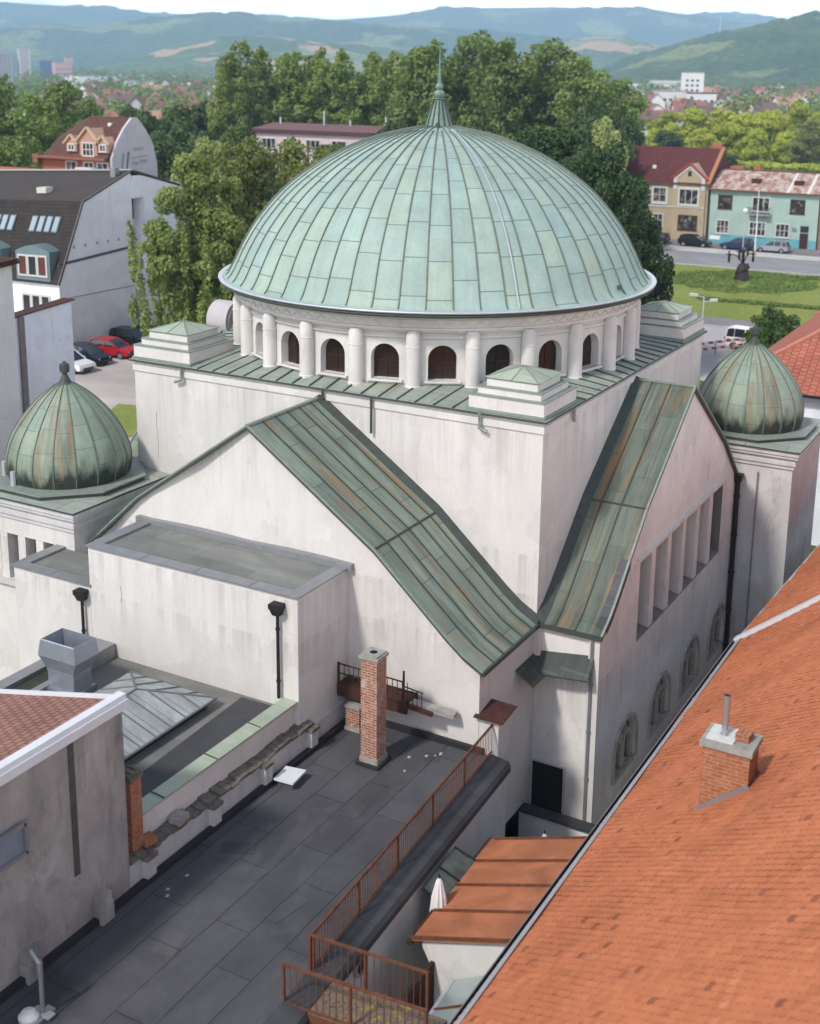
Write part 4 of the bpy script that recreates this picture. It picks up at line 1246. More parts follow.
# chimney on the tile roof
cx0, cx1, cy0, cy1 = -8.78, -8.0, -8.80, -7.77
c2 = b = MB()
b.box(cx0, cx1, cy0, cy1, 6.9, 9.33)
chm = b.build('chimney', BRICK_O, th)
b = MB(); b.box(cx0 - .06, cx1 + .05, cy0 - .06, cy1 + .06, 9.33, 9.46); b.build('chimney_cap', CONC, chm)
b = MB()
b.tube([(-8.35, -8.12, 9.46), (-8.35, -8.12, 10.42)], .075, 14, 0, False)
b.tube([(-8.35, -8.12, 9.46), (-8.35, -8.12, 10.40)], .062, 14, 1)
b.tube([(-8.35, -8.12, 9.46), (-8.35, -8.12, 9.5)], .11, 14, 0)
b.build('flue_pipe', [m_plain('steel_flue', (.50, .50, .52), .3, .7), VOID], chm)
b = MB(); b.box(-8.7, -8.0, -8.4, -7.8, 9.462, 9.49); b.build('mortar_bed', m_plain('white_mortar', (.62, .61, .58), .9, 0, .15, 6), chm)
b = MB(); b.prism([(-8.5, -8.68, 9.47), (-8.2, -8.72, 9.47), (-8.15, -8.42, 9.47), (-8.48, -8.38, 9.47)], (0, 0, .17)); b.build('loose_brick', BRICK_O, chm)
b = MB()
for x in (cx0 - .02, cx1 + .02):
    b.bar((x, cy1 + .04, zt_(cy1 + .04) + .09), (x, cy0 - .04, zt_(cy0 - .04) + .09), .03, .17)
b.bar((cx0 - .06, cy1 + .10, zt_(cy1 + .10) + .06), (cx1 + .06, cy1 + .10, zt_(cy1 + .10) + .06), .14, .03, 1, (0, SL, 1))
b.build('chimney_flashing', [ZINC, ZINC_L], chm)

# neighbouring tiled house behind the white party wall flashing
th2 = thing('neighbour_house', (13, -13, 0), 'second orange tiled house beyond the white sloping flashing strip', 'house')
b = MB()
z0 = 5.42
e0, e1 = (5.25, -4.95), (22.0, -6.3)
zz = lambda y: 5.42 + (-4.95 - y) * SL
b.prism([(5.25, -4.95, zz(-4.95)), (22, -6.3, zz(-6.3)), (22, ridge_y, zz(ridge_y)), (5.25, ridge_y, zz(ridge_y))], (0, 0, -.15))
b.build('roof', UNDER, th2)
tile_field('roof_tiles', (5.3, -4.95, 5.42), (1, 0, 0), up1, int(16.6 / .195), int(8.25 * n1 / .168), .195, .168, th2, 9,
           lambda sx, sy: (sy / n1) > (sx + .0) * (1.35 / 16.75) - .02)
b = MB()
b.bar((5.2, -4.85, zz(-4.85) + .12), (5.2, ridge_y, zz(ridge_y) + .12), .26, .13)
b.build('party_flashing', m_plain('white_flashing', (.68, .70, .74), .35, .1, .08, 2), th2)
b = MB(); b.bar((5.3, -4.9, 5.38), (22, -6.24, 5.42 + 1.35 * SL - .04), .10, .08); b.build('eave_flashing', ZINC_L, th2)
b = MB(); b.prism([(5.3, -5.3, 0), (22, -6.6, 0), (22, -20, 0), (5.3, -20, 0)], (0, 0, 5.2)); b.build('wall', ST_D, th2)
b = MB(); b.prism([(5.25, ridge_y, zz(ridge_y)), (22, ridge_y, zz(ridge_y)), (22, -21, 5.3), (5.25, -21, 5.3)], (0, 0, -.1)); b.build('back_slope', UNDER, th2)
# ---------------------------------------------------------------- ground, roads, park
def struct(o): return tag(o, kind='structure')


m, nt, bs = mk('valley_floor')
p = pos(nt)
big = noise(nt, p, .004, 5, .6)
fld = nd(nt, 'ShaderNodeTexVoronoi', {'Vector': vmul(nt, p, (1, .45, 1)), 'Scale': .006}, feature='F1').outputs['Color']
fl_ = nd(nt, 'ShaderNodeSeparateColor', {0: fld}).outputs[0]
c = ramp(nt, fl_, [(0, (.07, .10, .03)), (.4, (.10, .13, .045)), (.7, (.15, .15, .07)), (.93, (.24, .20, .11))])
c = mix(nt, ramp(nt, noise(nt, p, .03, 5), [(.45, 0.0), (.6, 1.0)]), c, (.05, .075, .025))
setc(nt, bs, c, .95, 0, .1)
b = MB(); R_ = 9200
b.poly([(R_ * cos(2 * pi * k / 48), R_ * sin(2 * pi * k / 48), 0) for k in range(48)])
struct(b.build('ground', m, origin=(0, 0, 0)))


def m_grass(name, c1, c2, sc):
    m, nt, bs = mk(name)
    p = pos(nt)
    a = noise(nt, p, .12, 5, .6); f = noise(nt, p, sc, 6, .75)
    c = mix(nt, ramp(nt, a, [(.35, 0.0), (.65, 1.0)]), c1, c2)
    c = mix(nt, 1.0, c, ramp(nt, f, [(.25, .7), (.7, 1.2)]), 'MULTIPLY')
    setc(nt, bs, c, .95, 0, .1); bump(nt, bs, f, .4, .1)
    return m


GRASS = m_grass('park_grass', (.19, .235, .05), (.25, .275, .075), 1.6)
ROAD = m_sheet('road_asphalt', (.29, .285, .29), 60, 60, (.2, .2, .2), .18, .25)
PALE = m_sheet('pale_paving', (.58, .56, .53), 3, 3, (.38, .37, .35), .15, .4)
PARK = m_sheet('parking_asphalt', (.21, .20, .205), 60, 60, (.2, .2, .2), .2, .3)
GRAV = m_sheet('gravel_yard', (.52, .46, .43), 90, 90, (.4, .36, .33), .28, .22)
KERB = m_plain('kerb_stone', (.42, .41, .40), .9, 0, .15, 1)


def sheet(name, pts, z, m):
    b = MB(); b.poly([(x, y, z) for x, y in pts]); return struct(b.build(name, m))


sheet('park_lawn', [(88, -60), (121, -60), (121, 75), (88, 75)], .008, GRASS)
sheet('main_road', [(121, -90), (133.2, -90), (133.2, 150), (121, 150)], .012, ROAD)
for x in (127.0,):
    for k in range(-8, 14): sheet('lane_marking', [(x, k * 9), (x + .15, k * 9), (x + .15, k * 9 + 4), (x, k * 9 + 4)], .016, PALE)
b = MB(); b.box(133.2, 136.4, -90, 40.5, 0, .12); struct(b.build('pavement', PALE))
b = MB(); b.box(133.2, 136.2, 40.5, 60, 0, .14); struct(b.build('grass_verge', GRASS))
sheet('parking_strip', [(136.4, -90), (140.2, -90), (140.2, 90), (136.4, 90)], .01, PARK)
b = MB(); b.box(140.2, 143.0, -90, 90, 0, .13); struct(b.build('house_pavement', m_sheet('house_paving', (.26, .235, .23), 2, 2, (.2, .2, .2), .2, .5)))
sheet('side_street', [(62, -60), (84, -60), (84, 34), (62, 34)], .01, m_sheet('light_asphalt', (.43, .41, .40), 50, 50, (.3, .3, .3), .16, .3))
b = MB(); b.box(84, 88, -60, 60, 0, .12); struct(b.build('park_path', m_sheet('park_paving', (.24, .215, .225), 2, 2, (.19, .18, .18), .15, .5)))
b = MB(); b.box(120.8, 121, -90, 150, 0, .14); b.box(83.85, 84, -60, 60, 0, .14); struct(b.build('kerb', KERB))
sheet('courtyard_bounce_paving', [(-27, -5.4), (23, -6.5), (23, 24), (-27, 24)], .01, m_sheet('bounce_paving', (.34, .32, .30), 1.2, 1.2, (.24, .23, .21), .25, .6))  # pale paving added to bounce light up onto the alley walls
sheet('gravel_yard', [(16, 21), (60, 21), (60, 80), (16, 80)], .01, GRAV)
sheet('yard_grass', [(27, 40.5), (34, 42.5), (33, 47), (25, 43.5)], .016, GRASS)

# ---------------------------------------------------------------- foliage
LEAF = {
    'poplar': m_leaf('poplar_leaf', (0.186, 0.251, 0.068), (0.292, 0.365, 0.107), .34),
    'big': m_leaf('tall_tree_leaf', (0.145, 0.205, 0.065), (0.248, 0.316, 0.099), .32),
    'dark': m_leaf('dark_leaf', (0.068, 0.110, 0.042), (0.116, 0.170, 0.059), .26),
    'left': m_leaf('left_leaf', (0.128, 0.190, 0.056), (0.217, 0.287, 0.081), .32),
    'bright': m_leaf('bright_leaf', (0.410, 0.447, 0.075), (0.571, 0.596, 0.111), .42),
    'pale': m_leaf('pale_leaf', (0.287, 0.322, 0.132), (0.425, 0.448, 0.190), .36),
    'birch': m_leaf('birch_leaf', (0.144, 0.193, 0.056), (0.250, 0.305, 0.095), .36),
    'maple': m_leaf('maple_leaf', (0.144, 0.178, 0.052), (0.247, 0.265, 0.081), .34),
    'chestnut': m_leaf('chestnut_leaf', (0.030, 0.060, 0.021), (0.057, 0.100, 0.030), .2),
    'bush': m_leaf('bush_leaf', (0.065, 0.124, 0.026), (0.130, 0.208, 0.046), .28),
}
BARK = m_obj('bark', (.10, .085, .07), .9, 0, .1, .4, 3)
BIRCHB = m_obj('birch_bark', (.42, .40, .37), .85, 0, .1, .4, 3)


def leaf_arrays(rng, lobes, n, size, aspect=1.6, droop=0.0, shell=.55):
    L = np.array(lobes)
    w = (L[:, 3] * L[:, 4] * L[:, 5]) ** .7; w /= w.sum()
    k = rng.choice(len(L), n, p=w)
    d = rng.normal(size=(n, 3)); d /= np.linalg.norm(d, axis=1)[:, None]
    r = shell + (1 - shell) * np.sqrt(rng.random(n))
    P_ = L[k, :3] + d * L[k, 3:6] * r[:, None]
    nr = d + rng.normal(size=(n, 3)) * .75; nr[:, 2] += .35; nr /= np.linalg.norm(nr, axis=1)[:, None]
    u = rng.normal(size=(n, 3)); u[:, 2] -= droop * 3
    u -= (u * nr).sum(1)[:, None] * nr; u /= np.linalg.norm(u, axis=1)[:, None]
    v = np.cross(nr, u)
    s = size * rng.uniform(.55, 1.35, n)[:, None]
    a, b_ = u * s * aspect * .5, v * s * .5
    V = np.stack([P_ - a, P_ - a * .1 + b_, P_ + a, P_ - a * .1 - b_], 1).reshape(-1, 3)
    F = np.arange(n * 4).reshape(n, 4)
    lt = rng.random(len(L))
    tint = np.clip(.55 * lt[k] + .6 * rng.random(n) - .08, 0, 1)
    return V, F, tint


def env_lobes(rng, k, H, base, wx, lr, shape):
    """lobes spread through a crown envelope: shape(t) gives the half width share at height share t"""
    o = []
    for i in range(k):
        t = (i + rng.random()) / k
        z = base + (H - base) * (.06 + .90 * t)
        hw = wx * shape(t)
        a = rng.random() * 2 * pi; rr = hw * (.35 + .55 * rng.random())
        q = lr * rng.uniform(.65, 1.25) * (.55 + .45 * shape(t))
        o.append((rr * cos(a), rr * sin(a), min(z, H - q * .7), q, q, q * rng.uniform(.7, 1.15)))
    return o


def limb_mesh(rng, H, base, wx, r0, lobes, n=9):
    b = MB()
    lean = rng.uniform(-.3, .3)
    tr = [(0, 0, 0), (lean * .2, .05, H * .2), (lean * .5, lean * .3, H * .45), (lean, lean * .4, H * .72), (lean * 1.2, lean * .2, H * .9)]
    b.tube(tr, [r0 * 1.25, r0, r0 * .75, r0 * .42, r0 * .12], 9)
    for i in rng.choice(len(lobes), min(n, len(lobes)), replace=False):
        c = lobes[i]
        zb = min(max(base * .8, c[2] - .25 * H), H * .8)
        p0 = (lean * zb / H, lean * .3 * zb / H, zb)
        mid = (c[0] * .45, c[1] * .45, zb + (c[2] - zb) * .55)
        b.tube([p0, mid, (c[0] * .9, c[1] * .9, c[2])], [r0 * .36, r0 * .24, r0 * .08], 6)
    return b


def tree_proto(kind, name, seed, H, W, base, k, lr, n, leaf, shape, bark=BARK, r0=.3, aspect=1.6, droop=0, extra=None, shell=.5, filler=True):
    rng = np.random.default_rng(seed)
    lobes = env_lobes(rng, k, H, base, W / 2, lr, shape)
    if filler:
        for i in range(5):
            t = .15 + .65 * i / 4
            lobes.append((0, 0, base + (H - base) * t, W * .22 * shape(t), W * .22 * shape(t), (H - base) * .16))
    if extra: lobes += extra(rng)
    V, F, tint = leaf_arrays(rng, lobes, n, leaf, aspect, droop, shell)
    root = thing(name, (0, 0, 0), 'tree', 'tree')
    np_obj('crown', V, F, LEAF[kind], root, tint=tint)
    limb_mesh(rng, H, base, W, r0, lobes).build('trunk', bark, root)
    return root


sh_round = lambda t: max(.15, sin(pi * min(1, max(0, .12 + .86 * t))) ** .7)
sh_pop = lambda t: max(.12, (sin(pi * min(.985, .1 + .87 * t))) ** .55)
sh_dome = lambda t: max(.22, sqrt(max(0, 1 - (.98 * t) ** 2.6)) * (.78 + .22 * min(1, t * 3)))
sh_flat = lambda t: sqrt(max(.12, 1 - t ** 5)) * (.8 + .2 * min(1, t * 3))
sh_oval = lambda t: max(.2, sin(pi * (.2 + .74 * t)) ** .8)


def birch_extra(rng):
    o = []
    for i in range(95):          # hanging streamers
        a = rng.random() * 2 * pi; r = rng.uniform(2.1, 4.3); L_ = rng.uniform(1.5, 4.5)
        z = rng.uniform(5.5, 13.0)
        o.append((r * cos(a), r * sin(a), z - L_ * .5, .30, .30, L_ * .6))
    return o


PROTO = {   # kind: (prototype variants, height, width)
    'poplar': ([tree_proto('poplar', 'poplar_tree', 11 + s, 27, 9.5, 2.0, 84, 1.1, 9500, .38, sh_flat, r0=.35) for s in range(3)], 27, 9.5),
    'big': ([tree_proto('big', 'tall_tree', 21 + s, 28, 14, 2.0, 120, 1.5, 14500, .42, sh_flat, r0=.45) for s in range(2)], 28, 14),
    'dark': ([tree_proto('dark', 'dark_tree', 31 + s, 17, 10, 1.0, 40, 1.7, 9000, .42, sh_dome) for s in range(2)], 17, 10),
    'left': ([tree_proto('left', 'broadleaf_tree', 41 + s, 20, 10, 1.5, 70, 1.3, 8800, .34, sh_dome) for s in range(2)], 20, 10),
    'bright': ([tree_proto('bright', 'bright_tree', 51 + s, 13, 13, .2, 44, 1.7, 9000, .52, sh_dome) for s in range(3)], 13, 13),
    'pale': ([tree_proto('pale', 'pale_tree', 61, 16, 8.5, 1.0, 40, 1.3, 10000, .3, sh_dome)], 16, 8.5),
    'birch': ([tree_proto('birch', 'weeping_birch', 71, 17.8, 10, 4.5, 46, .95, 36000, .17, lambda t: .78 * sh_oval(t), BIRCHB, .22, 2.0, .8, birch_extra, .3)], 17.8, 10),
    'maple': ([tree_proto('maple', 'maple_tree', 81 + s, 17, 10, 1.5, 80, 1.0, 22000, .20, sh_dome) for s in range(2)], 17, 10),
    'chestnut': ([tree_proto('chestnut', 'chestnut_tree', 91 + s, 18.5, 14, .8, 95, 1.6, 38000, .27, sh_flat, shell=.62, r0=.45) for s in range(2)], 18.5, 14),
    'bush': ([tree_proto('bush', 'round_bush', 95, 4.0, 5.0, .0, 30, .7, 7000, .16, sh_dome, r0=.09)], 4.0, 5.0),
}
TREES = [
 # kind, x, y, height, width, name-label key
 ('poplar', 149.9, 126.9, 24.7, 7.1), ('poplar', 148.7, 122.0, 28.1, 9.7), ('poplar', 157.5, 123.4, 27.2, 9.4), ('poplar', 155.2, 116.3, 26.6, 9.9), ('poplar', 164.6, 116.7, 27.2, 9.4),
 ('poplar', 162.2, 109.4, 26.9, 10.1), ('poplar', 169.8, 108.5, 26.6, 9.9), ('poplar', 165.1, 100.8, 26.7, 9.7), ('poplar', 172.2, 100.4, 27.6, 9.4),
 ('poplar', 160, 119.8, 25.5, 9.4), ('poplar', 167.5, 104.8, 25.4, 9.7), ('poplar', 158.9, 112.6, 25.2, 9.4),
 ('big', 146.7, 84.3, 27.6, 14.9), ('big', 155.7, 80.3, 29.4, 17.0), ('big', 147.3, 71.9, 28.2, 15.6), ('big', 157.0, 68.0, 28.2, 17.0), ('big', 149.8, 60.1, 25.6, 14.2), ('big', 158.7, 57.5, 22.4, 11.4), ('big', 153.5, 88.5, 26.5, 14.2),
 ('dark', 134.1, 51.9, 19.0, 9.4), ('dark', 141.0, 52.6, 18.2, 10.0), ('dark', 151.3, 53.5, 16.6, 8.8),
 ('pale', 119.9, 44.6, 17.6, 7.0),
 ('bright', 319.2, 102.3, 12.0, 14.0), ('bright', 314.7, 93.6, 13.6, 15.0), ('bright', 331.2, 90.6, 12.6, 16.0), ('bright', 321.5, 80.6, 12.2, 14.0), ('bright', 339.6, 78.7, 12.6, 15.0), ('bright', 334.4, 70.4, 15.2, 14.0), ('bright', 328.1, 61.9, 13.2, 13.0),
 ('pale', 307.9, 60.4, 11.4, 11.0), ('bright', 300.5, 86.5, 8.8, 11.0), ('bright', 303.3, 98.4, 8.2, 11.0), ('bright', 312, 75, 8.6, 11.0), ('bright', 313, 67, 8.2, 10.0),
 ('dark', 284.8, 90.6, 8.6, 10.0), ('dark', 255.3, 66.1, 5.4, 7.5),
 ('left', 84.3, 112.4, 22.4, 11.2), ('left', 82.0, 102.8, 20.4, 10.6), ('left', 95.1, 110.9, 21.6, 11.2), ('left', 101.6, 112.9, 19.0, 8.8), ('left', 70.2, 93.4, 16.0, 8.8), ('left', 79.9, 113.7, 21.0, 11.2), ('left', 67.1, 97.3, 16.8, 8.8),
 ('left', 75, 99.5, 15.5, 9.4), ('left', 88, 104.5, 17.5, 10.0),
 ('dark', 134.3, 134.8, 16.5, 10.0), ('dark', 129.1, 125.6, 16.4, 10.8), ('dark', 143.3, 132.0, 16.4, 11.8), ('dark', 153.8, 135.0, 17.4, 11.8), ('dark', 91.9, 92.2, 15.2, 8.0), ('dark', 105.5, 99.3, 15.8, 9.4), ('dark', 98, 95, 13.5, 8.8), ('dark', 112, 103, 13.5, 10.0),
 ('pale', 66.6, 64.7, 16.6, 8.5),
 ('birch', 39.5, 44.4, 17.6, 12.0), ('maple', 46.0, 44.6, 18.6, 12.0), ('maple', 52.9, 44.2, 18.2, 11.5), ('maple', 59.0, 46.0, 17.4, 11),
 ('chestnut', 64.9, 28.4, 18.8, 14.0), ('chestnut', 67.5, 36.5, 18.6, 13.0), ('chestnut', 58.2, 21.4, 18.0, 10.5), ('chestnut', 57.2, 17.6, 14.2, 6.0), ('chestnut', 78.8, 51.1, 18.2, 8.0),
 ('bush', 73.1, 10.5, 4.3, 5.6), ('bush', 69.8, 11.1, 3.0, 2.4),
]
TLAB = {
    'poplar': ('tall green poplar in the straight row behind the pink building', 'row of poplars behind the dome'),
    'big': ('tall dense dark green tree in the clump right behind the dome finial', 'tall trees behind the dome'),
    'dark': ('dark green tree in the shaded background wood', 'dark background trees'),
    'left': ('broad green tree in the clump behind the gabled house on the left', 'trees behind the gabled house'),
    'bright': ('round bright yellow green tree in the sunny belt behind the street houses', 'bright trees behind the street houses'),
    'maple': ('olive brown green tree in the group directly left of the dome', 'olive green trees left of the dome'),
    'chestnut': ('dense dark green chestnut tree standing right behind the big dome', 'chestnut trees behind the dome'),
}
ONE = {'birch': ('weeping birch with hanging branches in front of the white gable wall', None)}
SINGLE = {(119.9, 44.6): ('small pale grey green tree standing before the dark wood right of the dome', 'pale tree'),
          (307.9, 60.4): ('pale grey green tree at the right end of the sunny tree belt', 'pale tree'),
          (66.6, 64.7): ('pale yellow green tree between the white gable and the pink building', 'pale tree'),
          (255.3, 66.1): ('small dark bush at the edge of the sunny meadow behind the roofs', 'bush'),
          (78.8, 51.1): ('dark green treetop just showing over the left shoulder of the dome', 'treetop'),
          (73.1, 10.5): ('round green bush beside the white car with a red stripe', 'bush'),
          (69.8, 11.1): ('smaller green bush in front of the round bush by the white car', 'bush'),
          (134.1, 51.9): None}
trr = random.Random(8)
used = {}
for kind, x, y, h, w in TREES:
    var, H, W = PROTO[kind]
    i = trr.randrange(len(var))
    if (kind, i) not in used: used[(kind, i)] = 1; t = var[i]
    else: t = copy_tree(var[i])
    t.location = (x, y, 0); t.rotation_euler = (0, 0, trr.uniform(0, 6.28)); t.scale = (w / W, w / W, h / H)
    if 'group' in t: del t['group']
    s_ = SINGLE.get((x, y))
    if s_: t['label'] = s_[0]; t['category'] = 'bush' if 'bush' in s_[0] and kind == 'bush' else 'tree'
    elif kind in ONE: t['label'] = ONE[kind][0]; t['category'] = 'tree'
    else:
        t['label'], t['group'] = TLAB[kind]; t['category'] = 'tree'
        if kind == 'dark':
            t['label'] = 'dark green tree in the wood right of the dome' if y < 60 else 'small dark tree behind the street houses' if x > 200 else 'dark green tree in the wood behind the white gabled house'
            t['group'] = t['label'].replace('tree', 'trees')
for kind, (var, H, W) in PROTO.items():      # variants the lottery left out
    for i, t in enumerate(var):
        if (kind, i) not in used:
            for ch in list(t.children): bpy.data.objects.remove(ch)
            bpy.data.objects.remove(t)

# planting in the park
def plant_mass(name, pts, size, h, mat_key, seed, label=None):
    rng = np.random.default_rng(seed)
    lob = [(x, y, h * .45, r, r, h * rng.uniform(.45, .65)) for x, y, r in pts]
    V, F, tint = leaf_arrays(rng, lob, int(len(lob) * 90), size, 1.5, 0, .4)
    o = np_obj(name, V, F, LEAF[mat_key], None, tint=tint, origin=(pts[0][0], pts[0][1], 0))
    tag(o, label, name.replace('_', ' '), None, 'stuff')
    return o


rb = random.Random(2)
pts = []
for k in range(260):
    a = rb.uniform(0, 2 * pi); r = 7.4 * sqrt(rb.random()) if k % 3 else 7.4 + rb.uniform(-.7, .5)
    pts.append((111.5 + r * cos(a), 23.6 + r * sin(a), rb.uniform(.5, .95)))
plant_mass('flower_bed', pts, .16, .2, 'left', 1, 'low round planted bed of dark green flowers in the park lawn')
pts = [(98.0 + rb.uniform(-.5, .5) + .02 * k, 24.5 - .5 * k, .6) for k in range(0, 40)]
plant_mass('low_hedge', pts, .18, .3, 'left', 2, 'low clipped hedge curving along the near side of the park bed')
pts = [(117.5 + rb.uniform(-.7, .7), 19.0 - .5 * k, .75) for k in range(0, 26)]
plant_mass('border_shrubs', pts, .18, .4, 'left', 3, 'dark shrubs in a border on the right side of the park')
pts = [(rb.uniform(286, 294), rb.uniform(28, 92), rb.uniform(1.2, 2.4)) for k in range(140)]
plant_mass('meadow_grass', pts, .7, 1.2, 'bright', 4, 'sunny strip of tall yellow green grass behind the street houses')

# ---------------------------------------------------------------- hills
def m_hill(name, c1, c2, c3, sc, fields=.0, fcol=(.42, .28, .15)):
    m, nt, bs = mk(name)
    p = pos(nt)
    a = noise(nt, p, sc, 7, .62, .6); f = noise(nt, p, sc * 14, 6, .7)
    c = mix(nt, ramp(nt, a, [(.4, 0.0), (.6, 1.0)]), c1, c2)
    c = mix(nt, ramp(nt, noise(nt, vadd(nt, p, (900, 300, 0)), sc * .8, 5, .5), [(.56, 0.0), (.60, 1.0)]), c, c3)
    c = mix(nt, 1.0, c, ramp(nt, f, [(.34, .4), (.66, 1.6)]), 'MULTIPLY')
    if fields:
        g = noise(nt, vmul(nt, vadd(nt, p, (130, 2500, 0)), (1, 1, 3.0)), sc * 1.6, 3, .4)
        c = mix(nt, ramp(nt, g, [(1 - fields - .03, 0.0), (1 - fields, 1.0)]), c, fcol)
    setc(nt, bs, c, .95, 0, .1)
    bump(nt, bs, f, .8, 12)
    return m


def hill(name, D, crest, depth, mat, seed, base_near=.0, rough=10):
    """ridge given by (bearing in degrees, crest height) at distance D from the valley town; slopes fall on both sides"""
    rng = np.random.default_rng(seed)
    cx, cy = -34.0, -14.5
    be = np.array([c[0] for c in crest])[::-1]; hz = np.array([c[1] for c in crest])[::-1]
    nb, nd_ = 220, 40
    bb = np.linspace(be[0], be[-1], nb)
    H = np.interp(bb, be, hz)
    ker = np.hanning(9); ker /= ker.sum()
    H = np.convolve(np.pad(H, 4, mode='edge'), ker, 'valid')
    ph = rng.random((6, 2)) * 6.28; fr = [.9, 1.7, 3.1, 5.3, 9, 15]
    V = []
    for i, (bg, h) in enumerate(zip(bb, H)):
        for j in range(nd_):
            s = j / (nd_ - 1)
            d = D + depth * (s - .55) * 2
            prof_ = sin(pi / 2 * min(1, s / .55)) ** 1.25 if s <= .55 else cos(pi / 2 * (s - .55) / .45)
            rr = sum(sin(bg * fr[q] + ph[q, 0] + s * 9 * (q % 3 + 1)) / (q + 1.5) for q in range(6)) * rough * prof_ * (1 - abs(s - .55) ** .3 if abs(s - .55) < .02 else .9) * (0 if abs(s - .55) < .03 else 1)
            V.append((cx + d * cos(radians(bg)), cy + d * sin(radians(bg)), max(-2, h * prof_ + rr)))
    V = np.array(V)
    F = np.array([(i * nd_ + j, i * nd_ + j + 1, (i + 1) * nd_ + j + 1, (i + 1) * nd_ + j) for i in range(nb - 1) for j in range(nd_ - 1)])
    o = np_obj(name, V, F, mat, None, smooth=True)
    return struct(o)


FOR = m_hill('forest_slope', (.045, .08, .03), (.07, .11, .038), (.19, .22, .08), .004)
FOR2 = m_hill('field_slope', (.07, .115, .04), (.13, .175, .06), (.24, .27, .10), .0045, .40, (.50, .33, .19))
hill('far_hills', 6500, [(52, 310), (48.11, 301), (46.56, 296), (44.83, 287), (42.9, 283), (39.95, 256), (38.45, 259), (35.92, 250), (34.21, 247), (32.5, 240), (30.35, 262), (28.63, 287), (26.49, 303), (24.78, 305), (23.08, 310), (21.47, 297), (19.29, 307), (18.66, 289), (17.21, 271), (15.15, 235), (13.13, 208), (8, 180), (2, 170)], 900, FOR, 1, rough=14)
hill('hazy_mountain', 8000, [(22, 230), (19.68, 304), (17.62, 339), (16.2, 351), (14.76, 323), (13.55, 306), (9, 240)], 700, FOR, 2, rough=14)
hill('wooded_hill', 4500, [(56, 100), (48.2, 117), (46.63, 128), (44.88, 137), (42.94, 140), (41.12, 167), (38.82, 186), (36.51, 189), (35.07, 178), (33.36, 173), (31.64, 161), (29.05, 154), (26.47, 146), (22, 110), (16, 60)], 800, FOR, 3, rough=9)
hill('field_hill', 3200, [(46, 2), (44.33, 5), (42.73, 17), (39.71, 61), (37.97, 85), (36.36, 91), (34.65, 87), (32.5, 75), (29.91, 62), (25.58, 41), (20, 20)], 600, FOR2, 4, rough=5)
hill('low_hill', 3600, [(27, 40), (23.88, 83), (21.67, 108), (20.36, 98), (19.13, 83), (17.53, 68), (15.45, 49), (12, 30)], 600, FOR2, 5, rough=6)
hill('near_hill', 2600, [(21.2, 15), (20.44, 32), (19.2, 55), (17.68, 78), (16.43, 91), (15.14, 103), (13.87, 114), (12.39, 126), (10.86, 142), (9.37, 159), (5, 190), (0, 200), (-6, 190)], 700, m_hill('near_slope', (.055, .095, .03), (.09, .135, .042), (.22, .25, .075), .006), 6, rough=7)
# ---------------------------------------------------------------- houses round about
WHITE_P = m_stucco('white_render', (.84, .85, .90), (.45, .44, .45), .3, .06)
FRAME = m_plain('white_window_frame', (.56, .55, .53), .5, 0, .06)
DKTILE = m_tiletex('brown_black_tile', (.052, .042, .038), (.042, .034, .032), .3, .3, (.015, .012, .012))
DKFELT = m_plain('roof_felt', (.060, .050, .046), .85, 0, .2, .5)
GLASSW, nt, bs = mk('curtained_pane')
n_ = noise(nt, pos(nt), 1.15, 3, .6)
setc(nt, bs, ramp(nt, n_, [(.40, (.018, .02, .024)), (.52, (.05, .052, .056)), (.60, (.20, .19, .175))]), .1, 0, .6)
PX = lambda X: (lambda u, z, d: (X - d, u, z))        # wall facing -X : u = y
PY = lambda Y: (lambda u, z, d: (u, Y - d, z))        # wall facing -Y : u = x


def mbox(b, mp, u0, u1, z0, z1, d0, d1, mi=0):
    v = [mp(u, z, d) for d in (d0, d1) for u, z in ((u0, z0), (u1, z0), (u1, z1), (u0, z1))]
    return b.add(v, [(0, 1, 2, 3), (7, 6, 5, 4), (0, 4, 5, 1), (1, 5, 6, 2), (2, 6, 7, 3), (3, 7, 4, 0)], mi)


def window(par, mp, u0, u1, z0, z1, cols=2, rows=2, fm=None, gm=None, sur=.08, d=0.0, sill=True):
    fm = fm or FRAME
    b = MB(); w = .07
    mbox(b, mp, u0 - sur, u0 + w, z0 - sur, z1 + sur, d, d + .09); mbox(b, mp, u1 - w, u1 + sur, z0 - sur, z1 + sur, d, d + .09)
    mbox(b, mp, u0 + w, u1 - w, z1 - w, z1 + sur, d, d + .09); mbox(b, mp, u0 + w, u1 - w, z0 - sur, z0 + w, d, d + .09)
    for k in range(1, cols):
        c = u0 + (u1 - u0) * k / cols; mbox(b, mp, c - .04, c + .04, z0 + w, z1 - w, d, d + .07)
    for k in range(1, rows):
        c = z0 + (z1 - z0) * k / rows; mbox(b, mp, u0 + w, u1 - w, c - .035, c + .035, d, d + .065)
    f = b.build('window', fm, par)
    b = MB(); mbox(b, mp, u0 + .03, u1 - .03, z0 + .03, z1 - .03, d - .02, d + .03)
    b.build('pane', gm or GLASSW, f)
    if sill:
        b = MB(); mbox(b, mp, u0 - .15, u1 + .15, z0 - sur - .09, z0 - sur - .01, d, d + .16); b.build('sill', fm, f)
    return f


